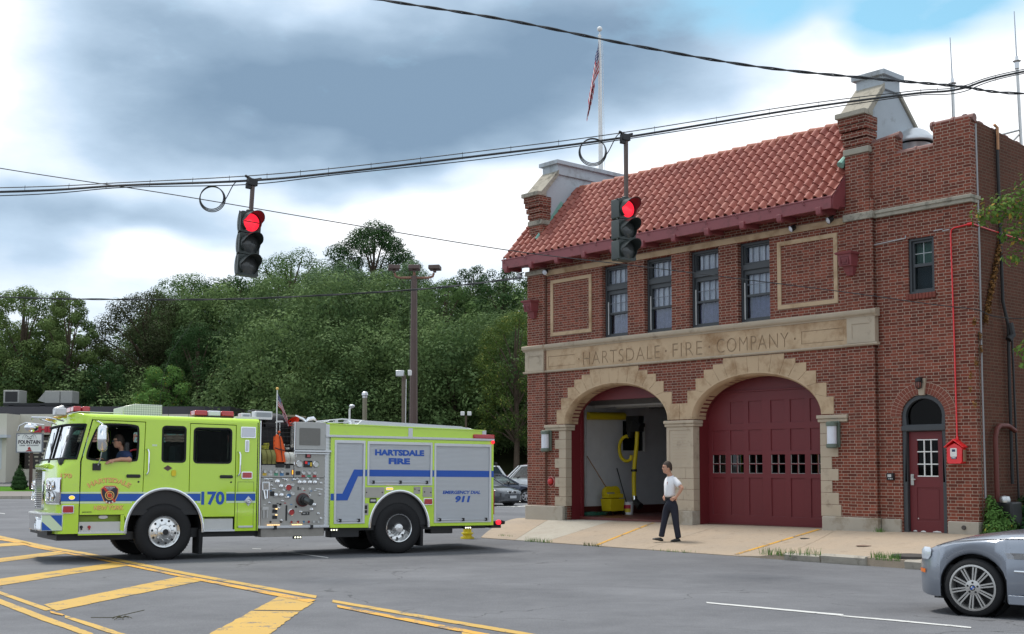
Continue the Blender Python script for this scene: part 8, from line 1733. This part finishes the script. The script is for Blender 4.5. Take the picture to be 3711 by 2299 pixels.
L_mid = leafmat('leaves_mid', (.022, .060, .020), (.14, .225, .07), sa=.0); L_dark = leafmat('leaves_dark', (.012, .036, .013), (.055, .11, .036), sa=.0); L_pale = leafmat('leaves_pale', (.055, .105, .050), (.17, .245, .125), sa=.0); L_bright = leafmat('leaves_bright', (.045, .115, .025), (.16, .30, .075), sa=.04); L_yel = leafmat('leaves_yellowing', (.03, .06, .015), (.11, .16, .035), sat=(.26, .26, .06), sa=.05); L_left = leafmat('leaves_left', (.045, .088, .026), (.17, .235, .075), sa=0); L_brown = leafmat('leaves_bronze', (.024, .030, .014), (.066, .080, .034), sa=.0)
def crown_spec(seed, h, w, n=16, top=1.0, low=.25):
    r = random.Random(seed); c = []; rd = []
    for i in range(n):
        t = (i + .5) / n; z = h * (low + (1 - low) * t * .93); ww = w * math.sin(math.pi * (.12 + .80 * t ** .9)) ** .75 * top; a = i * 2.4 + r.uniform(-.4, .4); q = ww * .85 * r.uniform(.35, 1.05) ** .7
        c.append((q * math.cos(a), q * math.sin(a), z)); s = w * r.uniform(.15, .27) * (1 - .25 * t); rd.append((s * 1.15, s * 1.15, s * .85))
    return c, rd
def tree(x, y, h, w, m, label, seed, n=9000, size=.17, group='trees on the slope behind the lot', cat='tree', name='tree', zb=None, low=.22, nclump=16, lean=0):
    zb = hill_z(x, y) if zb is None else zb; t = thing(name, label, cat, W, (x, y, zb), group); c, rd = crown_spec(seed, h, w, int(nclump * 3.4), low=low); v, f = leaves(int(n * 2.4), c, rd, size * .44, seed, shell=.55)
    v = v + np.array([x, y, zb]); o = bpy.data.objects.new('crown', leafmesh('crown', v, f, m, (x, y, zb))); COL.objects.link(o); o.parent = t; ORG[o.name] = (x, y, zb)
    mb = MB(); r = random.Random(seed); mb.tube([(x, y, zb - .5), (x + .1, y, zb + h * .3), (x - .1 + lean, y, zb + h * .62), (x + lean, y, zb + h * .9)], [w * .055, w * .045, w * .03, w * .01], 7)
    for i in range(2, len(c), 2): q = c[i]; z = max(.2, (q[2] - .28 * h) / h); mb.tube([(x, y, zb + h * z), (x + q[0] * .5, y + q[1] * .5, zb + (h * z + q[2]) / 2 + .2), (x + q[0], y + q[1], zb + q[2])], [w * .022, w * .014, w * .006], 5)
    part('trunk', mb, M_bark, t); return t
def hill_z(x, y):
    e = 0 if y < 78 else (y - 78) * .26 if y < 118 else 10.4 + (y - 118) * .12
    side = min(1, max(0, (x + 46) / 16)); gz = ground(x, y) if y < 90 else .35; f = 1 / (1 + math.exp(-(x + 33) / 5))
    if x < -20 and y < 104: e = max(0, (y - 100) * .26) * 1.0
    return max(gz, -.3 + e * (.35 + .65 * side))
def hill():
    mb = MB(); mb.grid([[(x, y, hill_z(x, y) - (.25 if y < 80 or (x < -20 and y < 101) else 0)) for x in np.arange(-150, 90, 4.)] for y in np.arange(74, 260, 4.)])
    m = pm('forest_floor', (.030, .032, .014), 1.0, var=.5, scale=.4, spec=0.05); struct('wooded_hill', mb, m)
hill()
F_ = 2864.; px_x = lambda px, y: (px - 1220.5) / F_ * y; px_z = lambda py, y: 1.6 + (1108 - py) / F_ * y
def at_px(px, py, y, w, m, label, seed, **k):
    x = px_x(px, y); zb = hill_z(x, y); tree(x, y, px_z(py, y) - zb, w, m, label, seed, **k)
at_px(50, 668, 101, 6.1, L_left, 'tall loose light green tree at the far left edge', 21, n=26000, size=.20)
at_px(160, 682, 99, 4.0, L_left, 'light green tree with sky gaps, right of the far left one', 22, n=17000, size=.19, nclump=14)
at_px(345, 690, 104, 5.8, L_brown, 'dark bronze-tinged maple filling the left gap edge', 23, n=14000, size=.18)
at_px(255, 850, 97, 2.9, L_dark, 'dark lower tree in the notch below the sky gap', 24, n=7000, size=.17)
at_px(430, 648, 112, 5.4, L_mid, 'feathery dark green tree left of the rounded signal', 25, n=12000, size=.19)
at_px(545, 650, 110, 5.4, L_dark, 'broad green tree directly behind the rounded signal', 26, n=12000, size=.19)
at_px(690, 592, 114, 6.1, L_mid, 'round-topped tree just right of the rounded signal', 27, n=14000, size=.19)
at_px(890, 522, 120, 5.6, L_dark, 'tallest tree with an open crown against the bright sky', 28, n=15000, size=.21, nclump=15, low=.38)
at_px(800, 622, 104, 6.1, L_pale, 'pale willow-like tree below the tallest crown', 29, n=15000, size=.19)
at_px(960, 612, 106, 5.1, L_pale, 'pale feathery tree directly behind the three lamp heads', 30, n=12000, size=.19)
at_px(1060, 655, 102, 4.2, L_mid, 'mid green tree right of the lamp heads', 31, n=9000, size=.18)
at_px(1128, 618, 108, 2.9, L_dark, 'dark pointed tree top near the eave of the firehouse', 32, n=6500, size=.18)
at_px(1200, 618, 104, 3.8, L_dark, 'dark tree against the left end of the tiled roof', 33, n=9000, size=.18)
at_px(1230, 730, 82, 3.8, L_yel, 'yellow-flecked tree beside the left wall of the firehouse', 34, n=10000, size=.15)
at_px(390, 860, 96, 3.1, L_bright, 'bright green small tree above the engine air conditioner', 35, n=7500, size=.16)
at_px(355, 920, 94, 2.4, L_bright, 'low bright green bush left of the bright green tree', 36, n=4500, size=.15)
at_px(620, 780, 97, 4.8, L_mid, 'leafy mid-slope tree below the rounded signal', 37, n=11000, size=.17)
at_px(770, 830, 92, 3.8, L_yel, 'yellowing tree above the small flag', 38, n=9000, size=.16)
at_px(1080, 790, 88, 4.5, L_mid, 'full green tree between the lamp pole and the firehouse', 39, n=11000, size=.16)
at_px(470, 760, 99, 4.5, L_dark, 'dark green tree right of the bronze maple', 40, n=10000, size=.17)
def forest():
    """the rest of the wood, read as one mass: one object"""
    r = random.Random(99); V, Fc = [], []; o = 0; lib = []
    for s in range(5): c, rd = crown_spec(200 + s, 1.0, .62, 44, low=.10); lib.append(leaves(11000, [(a * 1, b, z) for a, b, z in c], rd, .0108, 300 + s, shell=.5))
    def sky(px): 
        tab = [(-200, 690), (0, 700), (60, 735), (130, 790), (160, 870), (320, 870), (350, 760), (400, 690), (520, 670), (700, 625), (900, 640), (1060, 670), (1300, 650), (2000, 700)]; return smooth_tab(tab, px)
    for y in (87, 93, 99, 106, 114, 124):
        for px in range(-160, 1500 if y > 100 else 1950, int(3.6 / y * F_)):
            q = px + r.uniform(-50, 50); x = px_x(q, y)
            if x < -17 and y < 96: continue
            zb = hill_z(x, y); h = r.uniform(8.5, 13.5); mx = px_z(sky(q), y) - zb
            h = min(h, mx); 
            if h < 3.5: continue
            v, f = lib[r.randrange(5)]; a = r.uniform(0, 6.3); c, s = math.cos(a), math.sin(a); w = max(h, 8) * r.uniform(.9, 1.15)
            V.append(np.stack([x + (v[:, 0] * c - v[:, 1] * s) * w, y + (v[:, 0] * s + v[:, 1] * c) * w, zb - .3 + v[:, 2] * h], 1)); Fc.append(f + o); o += len(v)
    lm = leafmat('leaves_wood', (.012, .040, .015), (.16, .235, .085), sa=.0, nscale=.13)
    me = leafmesh('wood', np.concatenate(V), np.concatenate(Fc), lm); ob = bpy.data.objects.new('wood', me); COL.objects.link(ob); props(ob, 'dense green wood covering the hillside behind the parking lot', 'wood', kind='stuff')
forest()
def shrubbery():
    x, y = px_x(100, 75) * 1.0, 75.0; x = -22.9 * 75 / 56; z = ground(x, y); c = [(0, 0, z_) for z_ in (.25, .5, .75, 1.0, 1.2, 1.35)]; rd = [(w, w, .25) for w in (.50, .48, .40, .30, .2, .1)]
    t = thing('conifer_shrub', 'small conical dwarf spruce on the grass in front of the diner', 'shrub', W, (x, y, z)); v, f = leaves(5000, c, rd, .05, 5, shell=.8); me = leafmesh('foliage', v + np.array([x, y, z]), f, L_dark, (x, y, z)); o = bpy.data.objects.new('foliage', me); COL.objects.link(o); o.parent = t; mb = MB(); mb.tube([(x, y, z), (x, y, z + 1.2)], .05, 6); part('trunk', mb, M_bark, t)
    mb = MB(); mb.grid([[(xx, yy, ground(xx, yy) + .03) for xx in np.arange(-60, -14, 2.)] for yy in np.arange(72.2, 78, .8)]); struct('lawn', mb, pm('lawn_green', (.07, .17, .02), 1, var=.4, scale=3, spec=.05))
    mb = MB(); mb.grid([[(xx, yy, ground(xx, yy) + (.13 if yy > 66.5 else -.1)) for xx in np.arange(-60, -10, 1.)] for yy in (66.5, 66.52, 68.0, 70.0, 72.2)]); struct('far_sidewalk', mb, pm('far_concrete', (.20, .18, .165), .9, var=.15, scale=1)); mb = MB(); mb.box(-60, -10, 66.3, 66.5, -.4, -.12); struct('far_curb', mb, M_curb)
    mb = MB(); mb.grid([[(xx, yy, ground(xx, yy) + .035) for xx in np.arange(-60, -12, 2.)] for yy in (78.0, 80, 82, 84.5)]); struct('diner_pavement', mb, pm('far_pave', (.16, .155, .15), .9))
    # ivy and weeds along the side wall of the wing
    def bush(name, lab, pts, rads, n, sz, m, seed, cat='bush', group=None):
        p0 = B @ Vector(pts[0]); t = thing(name, lab, cat, W, tuple((p0.x, p0.y, .0)), group); c = [tuple(B @ Vector(p)) for p in pts]; v, f = leaves(n, c, rads, sz, seed, shell=.3); me = leafmesh('foliage', v, f, m, tuple(ORG[t.name])); o = bpy.data.objects.new('foliage', me); COL.objects.link(o); o.parent = t
        mb = MB()
        for q in c: mb.tube([(q[0], q[1], -.1), (q[0] + .05, q[1], q[2])], .015, 5, .006)
        part('stem', mb, M_bark, t)
    bush('ivy_bush', 'leafy ivy climbing at the foot of the wing corner', [(.28, .2, .30), (.22, .3, .6), (.3, .55, .40), (.35, .1, .12), (.2, .22, .85)], [(.26, .26, .24), (.2, .2, .24), (.28, .28, .3), (.3, .3, .16), (.10, .10, .16)], 3200, .035, L_bright, 61)
    bush('weed_bush', 'tall feathery weed against the side wall at the right edge', [(.5, 1.5, .7), (.6, 1.9, .9), (.55, 2.3, .6), (.5, 1.3, .3)], [(.4, .4, .35), (.4, .4, .4), (.5, .5, .5), (.5, .5, .3)], 3800, .045, leafmat('leaves_weed', (.02, .06, .02), (.06, .15, .06)), 62)
    bush('low_ivy', 'low ground ivy spreading behind the silver coupe', [(.7, .3, .12), (1.2, .6, .2), (1.7, .4, .15), (1.6, 1.3, .3), (2.4, .8, .25), (3.2, .6, .2), (2.6, 1.8, .4), (3.8, 1.2, .3)], [(.45, .45, .18)] * 8, 9000, .035, L_bright, 63)
    mb = MB(); mb.grid([[(X, Y, .02 + .10 * min(1, max(0, Y + .5)) + .03 * math.sin(X * 5 + Y * 3)) for X in np.arange(.05, 14, .4)] for Y in np.arange(-.6, 10, .4)]); struct('planting_bed', mb, pm('soil_green', (.035, .045, .018), 1, var=.5, scale=5, spec=.05), B)
    mb = MB(); mb.box(.06, 12, -.66, -.55, -.1, .06); struct('bed_edging', mb, M_conc, B, bev=.02)
    # tufts of weeds along the curb and walls
    r = random.Random(17)
    for i, (X, Y, n, hgt, w_, lab) in enumerate(((-9.25, -3.42, 70, .10, .45, 'wide tuft of weeds at the apron edge before the open bay'), (-7.4, -3.43, 40, .08, .28, 'small weeds at the end of the yellow apron line'), (-2.3, -3.42, 80, .13, .40, 'grassy weeds where the sidewalk curb begins'), (-1.55, -3.46, 30, .12, .25, 'sparse weeds along the first curb stones'), (.05, -3.38, 90, .13, .30, 'thick grass growing over the storm drain'), (-2.1, -.12, 30, .10, .10, 'tiny weed at the foot of the right pilaster'), (-5.0, -3.43, 30, .05, .6, 'faint weeds along the apron edge before the closed bay'), (-10.9, -3.0, 26, .05, .3, 'sparse grass on the left apron corner'))):
        z = apron_z(X, Y); mb = MB()
        for k in range(n):
            a = X + r.uniform(-w_, w_); b = Y + r.uniform(-.06, .06); h = hgt * r.uniform(.4, 1.2); dx, dy = r.uniform(-.05, .05), r.uniform(-.05, .05); mb.add([(a - .005, b, z - .03), (a + .005, b + .003, z - .03), (a + dx * .5 + .004, b + dy * .5, z + h * .6), (a + dx * .5 - .004, b + dy * .5, z + h * .6), (a + dx, b + dy, z + h)], [(0, 1, 2, 3), (3, 2, 4)])
        solo('weed_tuft', lab, 'weeds', mb, L_bright if i != 1 else L_yel, B, (X, Y, z), 'weeds along the pavement edges')
    mb = MB(); mb.lathe((.35, -2.98, apron_z(.35, -2.98) + .02), 'z', [(.001, .01), (.36, .01), (.38, 0), (.38, -.05)], 24); solo('storm_drain', 'dark iron storm drain cover set in the sidewalk edge', 'drain cover', mb, pm('iron_dark', (.05, .045, .04), .8, var=.4, scale=8), B, (.35, -2.98, -.1))
    mb = MB(); mb.lathe((-1.21, -2.12, apron_z(-1.21, -2.12) + .004), 'z', [(.001, .005), (.14, .005), (.15, 0)], 18); solo('valve_cover', 'small rusty valve cover in the sidewalk', 'valve cover', mb, pm('iron_rust', (.16, .10, .07), .8), B, (-1.21, -2.12, 0)); mb = MB(); mb.lathe((-3.22, -1.21, apron_z(-3.22, -1.21) + .004), 'z', [(.001, .005), (.10, .005), (.11, 0)], 18); solo('valve_cover', 'small dark valve cover on the apron right of the closed bay', 'valve cover', mb, pm('iron_dark', (.05, .045, .04), .8), B, (-3.22, -1.21, 0))
    # street tree whose branches reach in from the right
    ox, oy = 10.9, 21.5; t = thing('street_tree', 'street tree whose small-leaved branches hang in from the right edge', 'tree', W, (ox, oy, -.1)); mb = MB(); mb.tube([(ox, oy, -.2), (ox + .05, oy, 2.5), (ox - .1, oy, 4.5), (ox - .2, oy, 7)], [.16, .13, .10, .04], 8)
    cl = [(8.35, 20.5, 5.95, .36), (8.75, 20.6, 6.1, .42), (9.2, 20.7, 5.9, .5), (8.62, 20.5, 5.55, .26), (8.60, 20.4, 5.15, .22), (8.05, 20.4, 5.82, .18), (9.1, 20.4, 5.4, .3), (9.6, 20.8, 6.4, .7), (10.4, 21, 7, 1.0), (11.5, 21.5, 7, 1.2), (8.85, 20.6, 3.55, .20), (9.0, 20.5, 3.75, .26), (9.6, 20.8, 3.8, .5), (8.86, 20.4, 4.2, .13), (10.5, 21, 5, 1.0), (8.75, 20.5, 3.3, .12)]
    for c in cl: mb.tube([(ox - .1, oy, min(6, max(2.8, c[2] - .6))), ((ox + c[0]) / 2, (oy + c[1]) / 2, c[2] + .15), (c[0], c[1], c[2])], [.045, .02, .006], 5)
    part('trunk', mb, M_bark, t); v, f = leaves(9500, [c[:3] for c in cl], [(c[3] * 1.15, c[3] * 1.0, c[3] * .8) for c in cl], .042, 77, shell=.15); me = leafmesh('crown', v, f, leafmat('leaves_street', (.04, .085, .018), (.15, .24, .05), sat=(.36, .24, .05), sa=.10, nscale=2.0), (ox, oy, -.1)); o = bpy.data.objects.new('crown', me); COL.objects.link(o); o.parent = t
    # dead vine on the side wall
    pts = [(.05, 1.18 - .66 * t, 6.2 - 1.6 * t) for t in [k / 9 for k in range(10)]] + [(.05, .03 + .25 * math.sin(k), 4.5 - k * .28) for k in range(7)]; t = thing('dead_vine', 'withered orange-brown vine clinging to the side wall', 'vine', W, tuple(B @ Vector((.05, .6, 4.5)))); c = [tuple(B @ Vector(p)) for p in pts]; v, f = leaves(1100, c, [(.07, .07, .16)] * 10 + [(.05, .05, .1)] * 7, .028, 9, shell=.1); me = leafmesh('foliage', v, f, pm('vine_brown', (.22, .10, .02), .8, var=.5, scale=9), ORG[t.name]); o = bpy.data.objects.new('foliage', me); COL.objects.link(o); o.parent = t
    mb = MB(); mb.tube(spline(c[:10], 4), .008, 5); mb.tube(spline([tuple(B @ Vector((.05, .2, z))) for z in (.3, 1.5, 2.9, 4.3)], 4), .008, 5); part('stem', mb, M_bark, t)
    # twig on the road
    mb = MB(); r = random.Random(2); cx, cy = -4.15, 12.91; z = ground(cx, cy)
    for k in range(9): a = r.uniform(0, 6.3); L_ = r.uniform(.04, .13); mb.tube([(cx, cy, z + .012), (cx + L_ * math.cos(a) * .6, cy + L_ * math.sin(a), z + .03), (cx + L_ * math.cos(a), cy + L_ * 1.5 * math.sin(a), z + .012)], .004, 4)
    mb.tube([(cx - .34, cy + .02, z + .012), (cx - .1, cy, z + .014), (cx + .13, cy + .35, z + .05)], .004, 4); solo('fallen_twig', 'small broken twig lying on the asphalt between the yellow bars', 'twig', mb, pm('twig_brown', (.05, .045, .02), .9), W, (cx, cy, z))
shrubbery()
